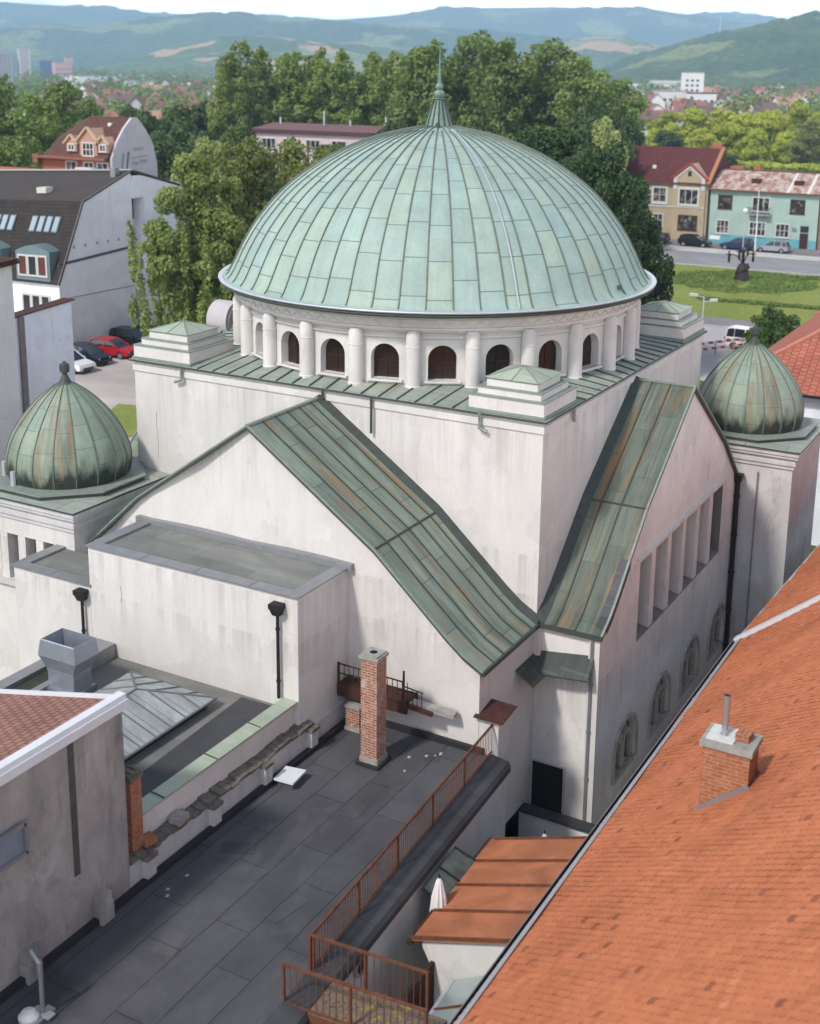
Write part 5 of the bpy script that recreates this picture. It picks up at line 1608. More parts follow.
# white building with the tall gable and dark mansard roof
g = thing('gabled_building', (51.2, 61.2, 0), 'big white building with tall blank gable and dark mansard roof on the left', 'building', None, radians(3.2))
Y0, Y1 = 61.2, 92.0
b = MB()
b.prism([(41.6, Y0, 0), (51.3, Y0, 0), (51.3, Y0, 14.55), (51.1, Y0, 14.5), (44.8, Y0, 12.5), (41.6, Y0, 6.35)], (0, Y1 - Y0, 0))
b.prism([(52.7, Y0 - .25, 0), (63, Y0 - .25, 0), (63, Y0 - .25, 11.6), (58.2, Y0 - .25, 13.1), (52.7, Y0 - .25, 14.3)], (0, Y1 - Y0, 0))
b.box(51.3, 52.7, Y0 + 1.0, Y1, 0, 14.2); b.box(51.3, 52.7, Y0 - .2, Y0 + 1.0, 12.3, 14.25)
b.build('wall', WHITE_P, g)
b = MB()
b.prism([(41.3, Y0 - .15, 6.2), (44.75, Y0 - .15, 12.62), (44.95, Y0 - .15, 12.5), (41.55, Y0 - .15, 6.1)], (0, Y1 - Y0 + .2, 0))
low = b.build('roof', DKTILE, g)
b = MB()
b.prism([(44.7, Y0 - .15, 12.6), (51.2, Y0 - .15, 14.72), (51.2, Y0 - .15, 14.55), (44.8, Y0 - .15, 12.45)], (0, Y1 - Y0 + .2, 0))
b.prism([(51.2, Y0 - .3, 14.74), (63.2, Y0 - .3, 11.7), (63.2, Y0 - .3, 11.55), (51.2, Y0 - .3, 14.55)], (0, Y1 - Y0 + .2, 0))
b.build('upper_roof', DKFELT, g)
b = MB(); b.bar((51.1, Y0 - .3, 14.78), (51.1, Y1, 14.78), .3, .1)
vt = b.build('ridge_trim', ZINC_L, g)
b = MB()
b.bar((41.3, Y0 - .2, 6.2), (44.75, Y0 - .2, 12.62), .1, .14); b.bar((44.75, Y0 - .2, 12.62), (51.2, Y0 - .2, 14.72), .1, .12); b.bar((51.2, Y0 - .33, 14.75), (63.1, Y0 - .33, 11.7), .08, .08)
b.build('verge_trim', m_plain('brown_verge', (.15, .125, .12), .7), g)
b = MB(); b.bar((41.6, Y0 - .03, 7.75), (51.25, Y0 - .03, 8.15), .08, .2); b.bar((41.6, Y0 - .02, 4.9), (51.25, Y0 - .02, 4.7), .03, .04); b.build('wall_ledge', m_plain('dark_ledge', (.10, .10, .11), .7), g)
GV = m_plain('grey_vent', (.35, .35, .38), .7)
for x in (43.5, 44.9, 46.4, 47.8, 49.2):
    b = MB(); b.box(x, x + .22, Y0 - .02, Y0, 8.85, 9.1); b.build('wall_vent', GV, g)
b = MB(); b.box(51.3, 52.7, Y0 + .97, Y0 + .99, 10.4, 12.2); b.build('window', GLASS, g)
b = MB(); b.box(51.3, 52.7, Y0 + .97, Y0 + .99, 1.4, 3.2); w = b.build('window', GLASS, g)
b = MB()
for k in range(9): b.bar((51.4 + .15 * k, Y0 + .1, .2), (51.4 + .15 * k, Y0 + .1, 1.2), .03)
b.bar((51.3, Y0 + .1, 1.2), (52.7, Y0 + .1, 1.2), .05); b.build('railing', ZINC, w)
sdir = Vector((44.75 - 41.3, 0, 12.62 - 6.2)); sdir.normalize()
for yc in (63.0, 63.8, 64.6, 65.4, 67.8, 68.6, 69.4, 72.2, 73.0, 73.8):
    p0 = Vector((41.3, yc, 6.2)) + sdir * 4.4
    b = MB(); b.bar(p0 + Vector((-.04, 0, .02)), p0 + sdir * 1.45 + Vector((-.04, 0, .02)), .62, .09, 0, (-.9, 0, .5)); f = b.build('roof_window', m_obj('teal_frame', (.10, .16, .17), .5), low)
    b = MB(); b.bar(p0 + sdir * .09 + Vector((-.09, 0, .05)), p0 + sdir * 1.36 + Vector((-.09, 0, .05)), .48, .05, 0, (-.9, 0, .5)); b.build('pane', m_plain('sky_pane', (.42, .48, .52), .12, .3, .1), f)
CURT = m_plain('brown_curtain', (.12, .05, .035), .3, 0, .3, 2)
for i, y0 in enumerate((61.9, 67.1, 72.3)):
    y1 = y0 + 3.55
    b = MB(); x0 = 41.4
    b.prism([(x0, y0, 6.35), (x0, y1, 6.35), (x0, y1, 8.75)] + [(x0, y1 - (y1 - y0) * k / 8, 8.75 + .5 * sin(pi * k / 8)) for k in range(1, 8)] + [(x0, y0, 8.75)], (2.6, 0, 0))
    d_ = b.build('dormer', m_plain('teal_dormer', (.17, .24, .25), .5, .2, .15), g)
    for k in range(3):
        window(d_, PX(x0), y0 + .3 + k * 1.02, y0 + 1.2 + k * 1.02, 6.75, 8.4, 1, 1, None, CURT if (k + i) % 2 == 0 else GLASS, sill=False)
    for k in range(3): window(g, PX(41.6), y0 + .35 + k * 1.0, y0 + 1.2 + k * 1.0, 3.5, 5.1, 1, 1, None, GLASS, sill=False)
    for k in range(3): window(g, PX(41.6), y0 + .35 + k * 1.0, y0 + 1.2 + k * 1.0, .8, 2.2, 1, 1, None, GLASS, sill=False)
b = MB(); b.box(46.0, 46.9, 66.0, 67.0, 13.1, 13.6); b.build('roof_hatch', m_plain('pale_hatch', (.62, .62, .55), .5), g)
b = MB(); b.box(49.7, 50.3, 61.6, 62.1, 14.1, 15.0); b.build('roof_vent', ZINC, g)

for ch in [c for q in [g] for c in q.children_recursive]:      # the roof of this building falls slightly towards its far end
    for v in ch.data.vertices:
        v.co.z -= .045 * max(0, v.co.y) * min(1, max(0, (v.co.z - 6) / 8.5))

# white blank buildings behind the left cupola
a = thing('rendered_building', (-2, 30, 0), 'tall pale rendered building with rusty eave cut by the left picture edge', 'building')
b = MB(); b.prism([(-14, 27, 0), (5.05, 27, 0), (5.05, 27, 15.3), (-14, 27, 14.2)], (0, 4.0, 0)); b.build('wall', m_stucco('cream_render', (.70, .68, .66), (.36, .32, .28), .35, .1), a)
b = MB(); b.bar((-14, 26.9, 14.25), (5.2, 26.9, 15.36), .5, .14); b.prism([(-14, 26.7, 14.33), (5.2, 26.7, 15.45), (5.2, 31.2, 15.6), (-14, 31.2, 14.4)], (0, 0, .06)); b.build('eave', RUST_D, a)
a = thing('firewall', (9, 31.5, 0), 'tall white freestanding firewall with a framed blank panel and sloping rusty top', 'wall')
b = MB(); b.prism([(5.1, 31.2, 0), (12.75, 31.2, 0), (12.75, 31.2, 12.1), (5.1, 31.2, 11.55)], (0, .6, 0)); b.build('wall', m_stucco('pale_blue_render', (.76, .77, .82), (.38, .38, .4), .3, .08), a)
b = MB(); b.bar((5.1, 31.45, 11.60), (12.9, 31.45, 12.14), .75, .06); b.build('roof_edge', RUST_D, a)
b = MB(); b.box(9.15, 9.5, 31.1, 31.2, 7.1, 11.8); b.box(9.15, 12.75, 31.1, 31.2, 7.0, 7.25); b.build('panel_frame', m_plain('frame_render', (.23, .20, .20), .9, 0, .3), a)

# gabled house with the faded lettering
g = thing('lettered_house', (68, 80, 0), 'house with brown roof, three yellow trimmed dormers and faded lettering on its white gable', 'house')
out = [(64.2, 0), (64.2, 14.3), (65.0, 15.9), (66.2, 17.3), (67.4, 18.3), (68.2, 18.3), (69.4, 17.1), (70.4, 15.7), (71.0, 13.6), (71.0, 0)]
b = MB(); b.prism([(x, 75.0, z) for x, z in out], (0, .3, 0)); b.build('gable_wall', m_stucco('lilac_render', (.52, .50, .53), (.36, .34, .36), .4, .1), g)
b = MB(); b.box(64.25, 70.95, 75.3, 84.6, 0, 14.3); b.build('wall', m_plain('orange_brick_wall', (.36, .13, .075), .9, 0, .2, 3), g)
b = MB(); b.prism([(x, 75.3, z) for x, z in [(63.7, 14.2)] + out[2:8] + [(71.3, 14.2)]], (0, 5.4, 0))
n_ = 8; fr_ = [(x, 80.7, z) for x, z in [(63.7, 14.2)] + out[2:8] + [(71.3, 14.2)]]; bk_ = [(67.7 + (x - 67.7) * .72, 84.9, 14.2 + (z - 14.2) * .5) for x, y, z in fr_]
b.add(fr_ + bk_, [(k, k + 1, n_ + k + 1, n_ + k) for k in range(n_ - 1)] + [tuple(range(n_, 2 * n_))])
rf = b.build('roof', m_tiletex('brown_tile', (.12, .062, .05), (.10, .052, .043), .3, .3), g)
YEL = m_plain('yellow_trim', (.52, .42, .27), .7, 0, .1)
for yc, hw, zt, zb in ((80.15, .85, 16.5, 14.9), (77.9, 1.45, 17.3, 14.4), (75.95, .8, 16.5, 14.9)):
    b = MB(); x0 = 64.0
    b.prism([(x0, yc - hw * .8, zb), (x0, yc + hw * .8, zb), (x0, yc + hw * .8, zt - hw * .75), (x0, yc, zt), (x0, yc - hw * .8, zt - hw * .75)], (3, 0, 0))
    d_ = b.build('dormer', m_plain('pink_dormer', (.45, .26, .2), .9, 0, .1), g)
    b = MB()
    for e in (-1, 1): b.bar((x0 - .1, yc + e * (hw + .1), zt - hw * .95), (x0 - .1, yc, zt + .1), .3, .16)
    b.build('trim', YEL, d_)
    window(d_, PX(x0), yc - hw * .5, yc + hw * .5, zb + .15, zt - hw * 1.0, 2 if hw < 1 else 3, 1 if hw < 1 else 2, sill=False)
for y0, y1 in ((79.8, 81.2), (77.5, 78.8), (75.6, 77.0)): window(g, PX(64.25), y0, y1, 12.9, 13.9, 2, 1, sill=False)
WB = m_plain('white_balcony', (.62, .64, .68), .7)
b = MB(); b.box(63.2, 64.2, 76.9, 79.1, 12.7, 13.4); b.build('balcony', WB, g)
b = MB(); b.box(63.2, 64.2, 75.3, 76.7, 12.6, 13.3); b.build('balcony', WB, g)
b = MB(); b.box(63.4, 64.3, 75.3, 84.6, 14.15, 14.4); b.box(63.6, 64.3, 84.6, 85.3, 13.6, 14.5); b.build('eave_band', m_plain('red_band', (.24, .10, .07), .8, 0, .15), g)
b = MB(); b.tube([(66.6, 77.2, 17.3), (66.6, 77.2, 17.75)], .26, 10); b.build('roof_vent', CLOTH, g)
INK = m_plain('faded_ink', (.14, .17, .18), .9, 0, .2); INK2 = m_plain('pale_ink', (.30, .33, .34), .9, 0, .2); INKB = m_plain('faded_blue', (.18, .22, .33), .9, 0, .2)
b = MB()
b.prism([(65.45, 74.985, 13.0), (65.65, 74.985, 13.0), (66.0, 74.985, 14.85), (65.8, 74.985, 14.85)], (0, .01, 0), 2)
b.prism([(66.15, 74.985, 13.05), (66.42, 74.985, 13.05), (66.8, 74.985, 14.95), (66.53, 74.985, 14.95)], (0, .01, 0), 0)
lr = random.Random(4)
for x0, x1, z, h in ((67.35, 68.9, 15.0, .34), (67.2, 68.1, 13.55, .34), (68.35, 69.4, 13.7, .34)):      # rows of letters, too faded to read
    x = x0
    while x < x1 - .1:
        w = lr.uniform(.11, .17)
        b.bar((x, 74.985, z), (x + .03, 74.985, z + h), .05, .012, 1, (0, 1, 0)); k = lr.randrange(3)
        b.bar((x, 74.985, z + h * (k * .5)), (x + w, 74.985, z + h * (k * .5) + .01), .05, .012, 1, (0, 1, 0))
        if lr.random() < .6: b.bar((x + w, 74.985, z + .02), (x + w, 74.985, z + h), .05, .012, 1, (0, 1, 0))
        x += w + .09
b.bar((66.95, 74.985, 14.28), (69.5, 74.985, 14.42), .10, .012, 1, (0, 1, 0))
b.build('lettering', [INK, INK2, INKB], g)
a = thing('terrace_building', (58, 85, 0), 'low building with a flat terracotta terrace in front of the lettered house', 'building')
b = MB(); b.box(53, 63.1, 75.5, 104, 0, 12.9); b.build('wall', WHITE_P, a)
b = MB(); b.box(52.8, 63.15, 75.3, 104, 12.905, 13.05); b.build('terrace', m_plain('terracotta_terrace', (.42, .14, .07), .85, 0, .2, .6), a)
b = MB(); b.box(52.75, 53.0, 75.3, 104, 13.05, 13.35); b.build('parapet', ZINC_L, a)

# pink building
a = thing('pink_building', (120, 84.5, 0), 'long pink flat roofed building with a row of triple windows before the poplars', 'building')
b = MB(); b.box(115, 126, 74.0, 94.4, 0, 14.5); b.build('wall', m_stucco('pink_render', (.60, .46, .50), (.46, .34, .37), .25, .07), a)
b = MB(); b.box(114.5, 126.4, 73.6, 94.8, 14.5, 14.95); b.build('fascia', m_plain('brown_fascia', (.075, .04, .045), .7), a)
b = MB(); b.prism([(114.5, 73.6, 14.95), (114.5, 94.8, 14.95), (120, 94.8, 15.6), (120, 73.6, 15.6)], (0, 0, .05)); b.build('roof', m_plain('red_felt', (.17, .085, .085), .85, 0, .15), a)
for y in (92.2, 88.5, 84.8, 80.6, 76.6):
    for z in (12.3, 9.3, 6.3): window(a, PX(115), y - 1.15, y + 1.15, z, z + 1.4, 3, 1, sill=False)
for y, h in ((93.0, .9), (85.6, 1.9), (81.3, .7), (75.6, 1.3)):
    b = MB(); b.tube([(119, y, 15.5), (119, y, 15.6 + h)], .12, 8); b.build('roof_pipe', ZINC_L, a)

# mint house by the main road
MINT = m_stucco('mint_render', (.36, .47, .42), (.27, .36, .32), .3, .07)
g = thing('mint_house', (148, 29.8, 0), 'two storey mint green house with turquoise base, balcony and patchy pink roof', 'house')
b = MB(); b.box(143, 153, 22.4, 37.2, 0, 7.6); b.build('wall', MINT, g)
b = MB(); b.box(142.96, 143, 22.4, 37.2, 0, 1.3); b.build('base_band', m_plain('turquoise_base', (.13, .36, .42), .9, 0, .12, 1), g)
m, nt, bs = mk('patchy_sheet_roof')
p = pos(nt)
c = mix(nt, ramp(nt, noise(nt, vmul(nt, p, (.8, 1.2, .8)), 1.1, 7, .72), [(.42, 0.0), (.58, 1.0)]), (.27, .125, .095), (.50, .42, .37))
yy = nd(nt, 'ShaderNodeSeparateXYZ', {0: p}).outputs[1]
for y0 in (26.6, 23.9):
    st = mth(nt, 'LESS_THAN', mth(nt, 'ABSOLUTE', mth(nt, 'SUBTRACT', yy, y0)), .2); c = mix(nt, st, c, (.62, .58, .55))
setc(nt, bs, c, .7)
b = MB()
b.prism([(142.5, 22.2, 7.5), (148, 22.2, 9.9), (153.5, 22.2, 7.5)], (0, 15.2, 0)); rf = b.build('roof', m, g)
b = MB(); b.bar((142.45, 22.2, 7.5), (142.45, 37.4, 7.5), .16, .16); b.bar((148, 22.2, 9.95), (148, 37.4, 9.95), .3, .12); b.build('gutter', m_plain('rust_gutter', (.16, .07, .05), .8), g)
for y in (30.9, 25.1):
    b = MB(); b.box(144.6, 146, y, y + 1.2, 8.4, 9.0); b.build('dormer', RUST_D, rf)
for y0, y1, z1 in ((32.0, 32.8, 10.7), (34.4, 36.2, 10.4)):
    b = MB(); b.box(148.4, 149.2, y0, y1, 9.3, z1); b.build('chimney', BRICK_O, rf)
mpx = PX(143)
window(g, mpx, 34.2, 36.0, 5.0, 6.7, 3, 2, RUST_D); window(g, mpx, 24.3, 26.1, 4.9, 6.6, 3, 2, RUST_D); window(g, mpx, 29.0, 31.3, 4.85, 6.7, 3, 1)
window(g, mpx, 34.4, 36.1, 1.5, 3.3, 3, 2); window(g, mpx, 29.3, 31.5, 1.5, 3.3, 4, 2); window(g, mpx, 26.1, 27.9, 1.5, 3.3, 3, 2)
b = MB(); b.box(142.93, 142.99, 23.5, 24.6, .1, 2.2); d_ = b.build('door', m_plain('dark_door', (.05, .02, .02), .5), g)
b = MB(); b.box(142.92, 142.98, 23.5, 24.6, 2.35, 3.2); b.build('transom_window', GLASS, d_)
b = MB(); b.box(142.1, 143, 28.7, 31.7, 4.3, 4.45); bal = b.build('balcony', CONC, g)
b = MB()
for k in range(26): b.bar((142.12, 28.75 + k * .117, 4.45), (142.12, 28.75 + k * .117, 5.3), .03)
b.bar((142.12, 28.7, 5.3), (142.12, 31.7, 5.3), .06); b.bar((142.12, 28.7, 5.3), (143, 28.7, 5.3), .05); b.bar((142.12, 31.7, 5.3), (143, 31.7, 5.3), .05)
b.build('railing', IRON, bal)
b = MB(); b.box(142.94, 142.96, 35.5, 37.0, .55, 1.1); b.build('wall_sign', CLOTH, g)
b = MB(); b.box(142.9, 142.97, 25.1, 25.7, 2.4, 2.9); b.build('house_sign', ZINC, g)

# ochre house
OCH = m_stucco('ochre_render', (.43, .35, .24), (.30, .23, .16), .35, .1)
g = thing('ochre_house', (148, 47, 0), 'ochre yellow house with maroon roof and ornate front gable beside the mint house', 'house')
b = MB(); b.box(143, 155, 37.6, 60, 0, 8.1); b.build('wall', OCH, g)
b = MB(); b.box(142.95, 143, 37.6, 60, 0, 1.0); b.build('base_band', m_plain('brown_base', (.20, .13, .10), .9, 0, .2), g)
b = MB(); b.prism([(142.4, 37.5, 8.0), (149, 37.5, 12.7), (155.6, 37.5, 8.0)], (0, 22.7, 0)); rf = b.build('roof', m_tiletex('maroon_tile', (.135, .042, .04), (.11, .036, .036), .3, .3, (.05, .02, .02)), g)
b = MB(); b.bar((142.4, 37.5, 8.1), (149, 37.5, 12.8), .5, .3); b.build('parapet', m_plain('orange_parapet', (.40, .18, .09), .9, 0, .15), g)
b = MB(); b.box(151, 152, 58.3, 59.2, 10, 13.2); b.build('chimney', BRICK_O, rf)
b = MB(); b.box(149.5, 150.5, 38, 39.4, 11.5, 13.4); b.build('chimney', BRICK_O, rf)
b = MB(); b.prism([(142.7, 37.9, 0), (142.7, 42.6, 0), (142.7, 42.6, 8.9), (142.7, 40.25, 10.8), (142.7, 37.9, 8.9)], (4.2, 0, 0)); fg = b.build('front_gable', OCH, g)
b = MB()
for e in (-1, 1): b.bar((142.55, 40.25 + e * 2.6, 8.75), (142.55, 40.25, 10.98), .4, .16)
b.build('gable_trim', m_plain('crimson_trim', (.42, .05, .06), .6), fg)
b = MB()
for y in (38.0, 42.0): b.box(142.6, 142.7, y, y + .5, 7.2, 8.9)
b.box(142.62, 142.7, 38.6, 41.9, 7.4, 7.6); b.box(142.62, 142.7, 37.9, 42.6, 4.7, 4.85)
for e in (-1, 1): b.bar((142.65, 40.25 + e * 2.2, 8.6), (142.65, 40.25, 10.4), .12, .25)
b.build('stucco_ornament', FRAME, fg)
b = MB(); b.box(142.64, 142.7, 40.0, 40.5, 9.1, 9.8); b.build('attic_window', GLASS, fg)
window(fg, PX(142.7), 38.9, 41.6, 5.2, 7.3, 3, 1, None, None, .18); window(fg, PX(142.7), 38.9, 41.5, 1.7, 3.6, 4, 2, RUST_D)
window(g, mpx, 43.6, 45.5, 5.3, 7.3, 2, 2, None, None, .25); window(g, mpx, 46.6, 48.4, 5.3, 7.3, 2, 2, None, None, .25); window(g, mpx, 49.8, 51.6, 5.3, 7.3, 2, 2, None, None, .25)
window(g, mpx, 43.9, 45.3, 1.8, 3.6, 2, 2); window(g, mpx, 46.8, 48.2, 1.8, 3.6, 2, 2); window(g, mpx, 49.9, 51.5, 1.8, 3.6, 2, 2)
b = MB(); b.box(142.9, 143, 42.6, 60, 4.6, 4.8); b.box(142.85, 143, 42.6, 60, 7.85, 8.05); b.build('string_course', FRAME, g)
b = MB(); b.tube([(145.0, 46.2, 9.8), (145.0, 46.2, 10.25)], .3, 10); b.build('roof_vent', CLOTH, rf)
a = thing('brown_house', (148, 15, 0), 'brown house at the right picture edge next to the mint house', 'house')
b = MB(); b.box(143, 153, 6, 22.2, 0, 7.2); b.build('wall', m_stucco('brown_render', (.27, .15, .11), (.2, .12, .09), .3, .1), a)
b = MB(); b.prism([(142.5, 5.8, 7.1), (148, 5.8, 9.6), (153.5, 5.8, 7.1)], (0, 16.3, 0)); b.build('roof', m_tiletex('old_red_tile', (.27, .11, .07), (.22, .09, .06), .3, .3), a)
for y in (19, 15, 11): window(a, mpx, y - .9, y + .9, 4.6, 6.3, 2, 2)

# hipped red roof behind the right cupola
a = thing('hip_roofed_house', (39, -5, 0), 'house with a bright red hipped tile roof behind the right cupola', 'house')
hx0, hx1, hy0, hy1, hz, hr = 29.6, 52, -18, 3.0, 7.95, .62
b = MB(); b.box(hx0 + .5, hx1 - .5, hy0 + .5, hy1 - .5, 0, hz - .1); b.build('wall', WHITE_P, a)
q = [(hx0, hy0, hz), (hx1, hy0, hz), (hx1, hy1, hz), (hx0, hy1, hz)]
w = (hy1 - hy0) / 2
r0, r1 = (hx0 + w, hy0 + w, hz + w * hr), (hx1 - w, hy0 + w, hz + w * hr)
RT = m_tiletex('bright_red_tile', (.44, .155, .105), (.38, .125, .085), .24, .36, (.16, .045, .03))
b = MB()
b.add(q + [r0, r1], [(3, 0, 4), (0, 1, 5, 4), (1, 2, 5), (2, 3, 4, 5), (3, 2, 1, 0)])
rf = b.build('roof', RT, a)
b = MB()
for p0, p1 in ((q[0], r0), (q[3], r0), (q[1], r1), (q[2], r1), (r0, r1)): b.bar(p0, p1, .3, .14)
b.build('ridge_tiles', m_plain('ridge_clay', (.50, .19, .13), .85, 0, .15, 3), rf)
b = MB(); b.bar((hx0 - .06, hy0, hz - .06), (hx0 - .06, hy1, hz - .06), .14, .12); b.build('gutter', IRON, a)

# ---------------------------------------------------------------- vehicles
TYRE = m_obj('tyre', (.018, .018, .018), .85); RIM = m_obj('rim', (.45, .45, .46), .35, .7); CARGL = m_obj('car_glass', (.02, .025, .028), .06, 0, .7)
LAMP = m_obj('lamp_glass', (.62, .63, .63), .15); TAIL = m_obj('tail_lamp', (.30, .01, .01), .25); TRIM = m_obj('black_trim', (.02, .02, .02), .6)


def car(name, label, x, y, rz, paint, kind='hatch', group=None, z=0.01, extra=None):
    t = thing(name, (x, y, z), label, 'car', group, rz)
    ORG[t.name] = Vector((0, 0, 0))
    m = m_obj('paint_' + paint[0], paint[1], .25, paint[2] if len(paint) > 2 else 0, .6, .03)
    if kind == 'hatch':
        L_, W_, belt, top = 4.1, 1.72, .88, 1.48
        sid = [(-2.02, .35), (-2.05, .62), (-1.95, .92), (-1.2, .95), (.85, .92), (1.35, .84), (1.95, .68), (2.05, .5), (2.0, .28)]
        cab = [(-1.92, .93), (-1.55, 1.42), (-.9, top), (.1, top - .02), (1.1, .90)]
    elif kind == 'wagon':
        L_, W_, belt, top = 4.4, 1.75, .9, 1.55
        sid = [(-2.15, .38), (-2.2, .65), (-2.12, .95), (-1.2, .97), (.85, .94), (1.4, .88), (2.05, .74), (2.18, .52), (2.12, .3)]
        cab = [(-2.08, .95), (-1.85, 1.47), (-1.2, top), (.05, top - .02), (1.05, .92)]
    else:   # small van
        L_, W_, belt, top = 4.2, 1.75, 1.05, 1.85
        sid = [(-2.05, .38), (-2.1, .7), (-2.05, 1.08), (-1.0, 1.1), (.9, 1.06), (1.4, .98), (2.0, .80), (2.1, .55), (2.05, .3)]
        cab = [(-2.04, 1.07), (-1.95, 1.74), (-1.6, top), (.1, top - .03), (1.25, 1.02)]
    wy = W_ / 2
    wx = (-L_ * .315, L_ * .315)

    def under():      # lower outline with wheel arches
        o = [sid[-1]]
        for cxw in (wx[1], wx[0]):
            o += [(cxw + .36, .28)] + [(cxw + .36 * cos(pi * k / 8), .30 + .36 * sin(pi * k / 8)) for k in range(1, 8)] + [(cxw - .36, .28)]
        return o
    prof = sid[:-1] + under()
    cxm = 0
    ins = [(px * .985, .62 + (pz - .62) * .93) for px, pz in prof]
    b = MB(); n = len(prof)
    for s_ in (-1, 1):
        b.add([(px, s_ * wy * .93, pz) for px, pz in prof] + [(px, s_ * wy, pz) for px, pz in ins], [(k, (k + 1) % n, n + (k + 1) % n, n + k) for k in range(n)] + [tuple(range(n, 2 * n))])
    b.add([(px, -wy * .93, pz) for px, pz in prof] + [(px, wy * .93, pz) for px, pz in prof], [(k, (k + 1) % n, n + (k + 1) % n, n + k) for k in range(n)])
    # roof skin and pillars
    tp = wy * .74; bt = wy * .92
    yw = lambda pz: bt + (tp - bt) * (pz - cab[0][1]) / (top - cab[0][1])
    for (x0, z0), (x1, z1) in zip(cab[1:3], cab[2:4]):
        b.add([(x0, -yw(z0), z0 + .012), (x1, -yw(z1), z1 + .012), (x1, yw(z1), z1 + .012), (x0, yw(z0), z0 + .012)], [(0, 1, 2, 3)])
    for s_ in (-1, 1):
        for (x0, z0), (x1, z1) in zip(cab, cab[1:]): b.bar((x0, s_ * yw(z0), z0), (x1, s_ * yw(z1), z1), .085, .06)
        b.bar((-.35, s_ * (yw(cab[0][1]) + .005), cab[0][1]), (-.4, s_ * (tp + .005), top), .09, .03)
        if kind != 'hatch': b.bar((-1.3, s_ * (yw(cab[0][1]) + .005), cab[0][1]), (-1.3, s_ * (tp + .005), top), .09, .03)
    b.bar((cab[1][0], -tp, cab[1][1]), (cab[1][0], tp, cab[1][1]), .08, .06)
    b.build('body', m, t, True, auto=35)
    b = MB()
    nn = len(cab)
    b.add([(px, -yw(pz) + .015, pz) for px, pz in cab] + [(px, yw(pz) - .015, pz) for px, pz in cab],
          [tuple(range(nn)), tuple(range(nn, 2 * nn))[::-1]] + [(k, k + 1, nn + k + 1, nn + k) for k in range(nn - 1)])
    b.build('windows', CARGL, t)
    for cxw in wx:
        for s_ in (-1, 1):
            b = MB(); b.tube([(cxw, s_ * (wy - .2), .30), (cxw, s_ * (wy - .01), .30)], .30, 18); wl = b.build('wheel', TYRE, t)
            b = MB(); b.tube([(cxw, s_ * (wy - .05), .30), (cxw, s_ * (wy + .004), .30)], .20, 14); b.build('rim', RIM, wl)
    for s_ in (-1, 1):
        fx, fz = sid[6]
        b = MB(); b.prism([(fx - .22, s_ * wy * .60, fz + .02), (fx + .06, s_ * wy * .60, fz - .04), (fx + .02, s_ * wy * .945, fz - .05), (fx - .34, s_ * wy * .945, fz + .03)], (.02, 0, -.12)); b.build('headlight', LAMP, t)
        rx, rz_ = sid[2]
        b = MB(); b.box(rx - .11, rx + .08, min(s_ * wy * .72, s_ * wy * .96), max(s_ * wy * .72, s_ * wy * .96), rz_ - .22, rz_ - .02); b.build('tail_light', TAIL, t)
    b = MB(); b.box(sid[7][0] - .05, sid[7][0] + .02, -wy * .6, wy * .6, .34, .5); b.box(-L_ / 2 + .3, L_ / 2 - .3, -wy * .8, wy * .8, .2, .3); b.build('grille', TRIM, t)
    for s_ in (-1, 1):
        b = MB(); b.box(.72, .88, min(s_ * wy * .95, s_ * wy * 1.08), max(s_ * wy * .95, s_ * wy * 1.08), cab[-1][1] + .02, cab[-1][1] + .16); b.build('mirror', m, t)
    if extra == 'stripe':
        b = MB()
        for s_ in (-1, 1):
            y0, y1 = sorted((s_ * wy * .995, s_ * (wy + .008))); b.box(-1.95, 1.7, y0, y1, .82, .93)
        b.box(-2.12, -2.06, -wy * .9, wy * .9, .86, .97)
        b.build('red_stripe', m_obj('red_stripe', (.50, .02, .03), .4), t)
    return t


DN = -pi / 2
G1 = 'cars parked in the gravel yard'; G2 = 'cars parked along the main road'
car('parked_car', 'white car nearest in the gravel yard, partly behind the white panel building', 38.9, 57.4, DN - .05, ('white', (.75, .76, .77)), 'wagon', G1)
car('parked_car', 'dark blue car between the white and the red car in the gravel yard', 41.6, 58.0, DN - .05, ('navy', (.012, .018, .05), .3), 'hatch', G1)
car('parked_car', 'red hatchback parked in the gravel yard by the white gable', 44.5, 57.9, DN + .12, ('red', (.45, .012, .022)), 'hatch', G1)
car('parked_car', 'black car right behind the red hatchback in the gravel yard', 48.3, 59.0, DN, ('black', (.012, .012, .014), .2), 'wagon', G1)
car('parked_car', 'silver car beside the black one at the gable foot', 50.6, 58.8, DN, ('silver', (.42, .43, .44), .6), 'hatch', G1)
car('parked_car', 'dark car farthest in the yard, half hidden by the stepped corner cap', 54.6, 60.2, DN, ('charcoal', (.03, .03, .035), .4), 'hatch', G1)
car('parked_car', 'silver estate car parked before the mint house', 138.3, 27.0, pi / 2, ('bright_silver', (.45, .48, .54), .6), 'wagon', G2)
car('parked_car', 'dark blue car parked between the silver estate and the ochre house', 138.3, 31.8, pi / 2, ('blue', (.02, .045, .12), .3), 'wagon', G2)
car('parked_car', 'black car parked in front of the ochre house', 138.3, 37.6, -pi / 2, ('road_black', (.012, .014, .02), .3), 'wagon', G2)
car('parked_car', 'dark car by the ochre house, mostly behind the chestnut tree', 138.3, 43.4, pi / 2, ('road_grey', (.035, .035, .04), .4), 'hatch', G2)
car('patrol_car', 'white small van with red stripe on the pale side street by the round bush', 75.6, 13.1, DN, ('van_white', (.78, .78, .78)), 'van', None, extra='stripe')

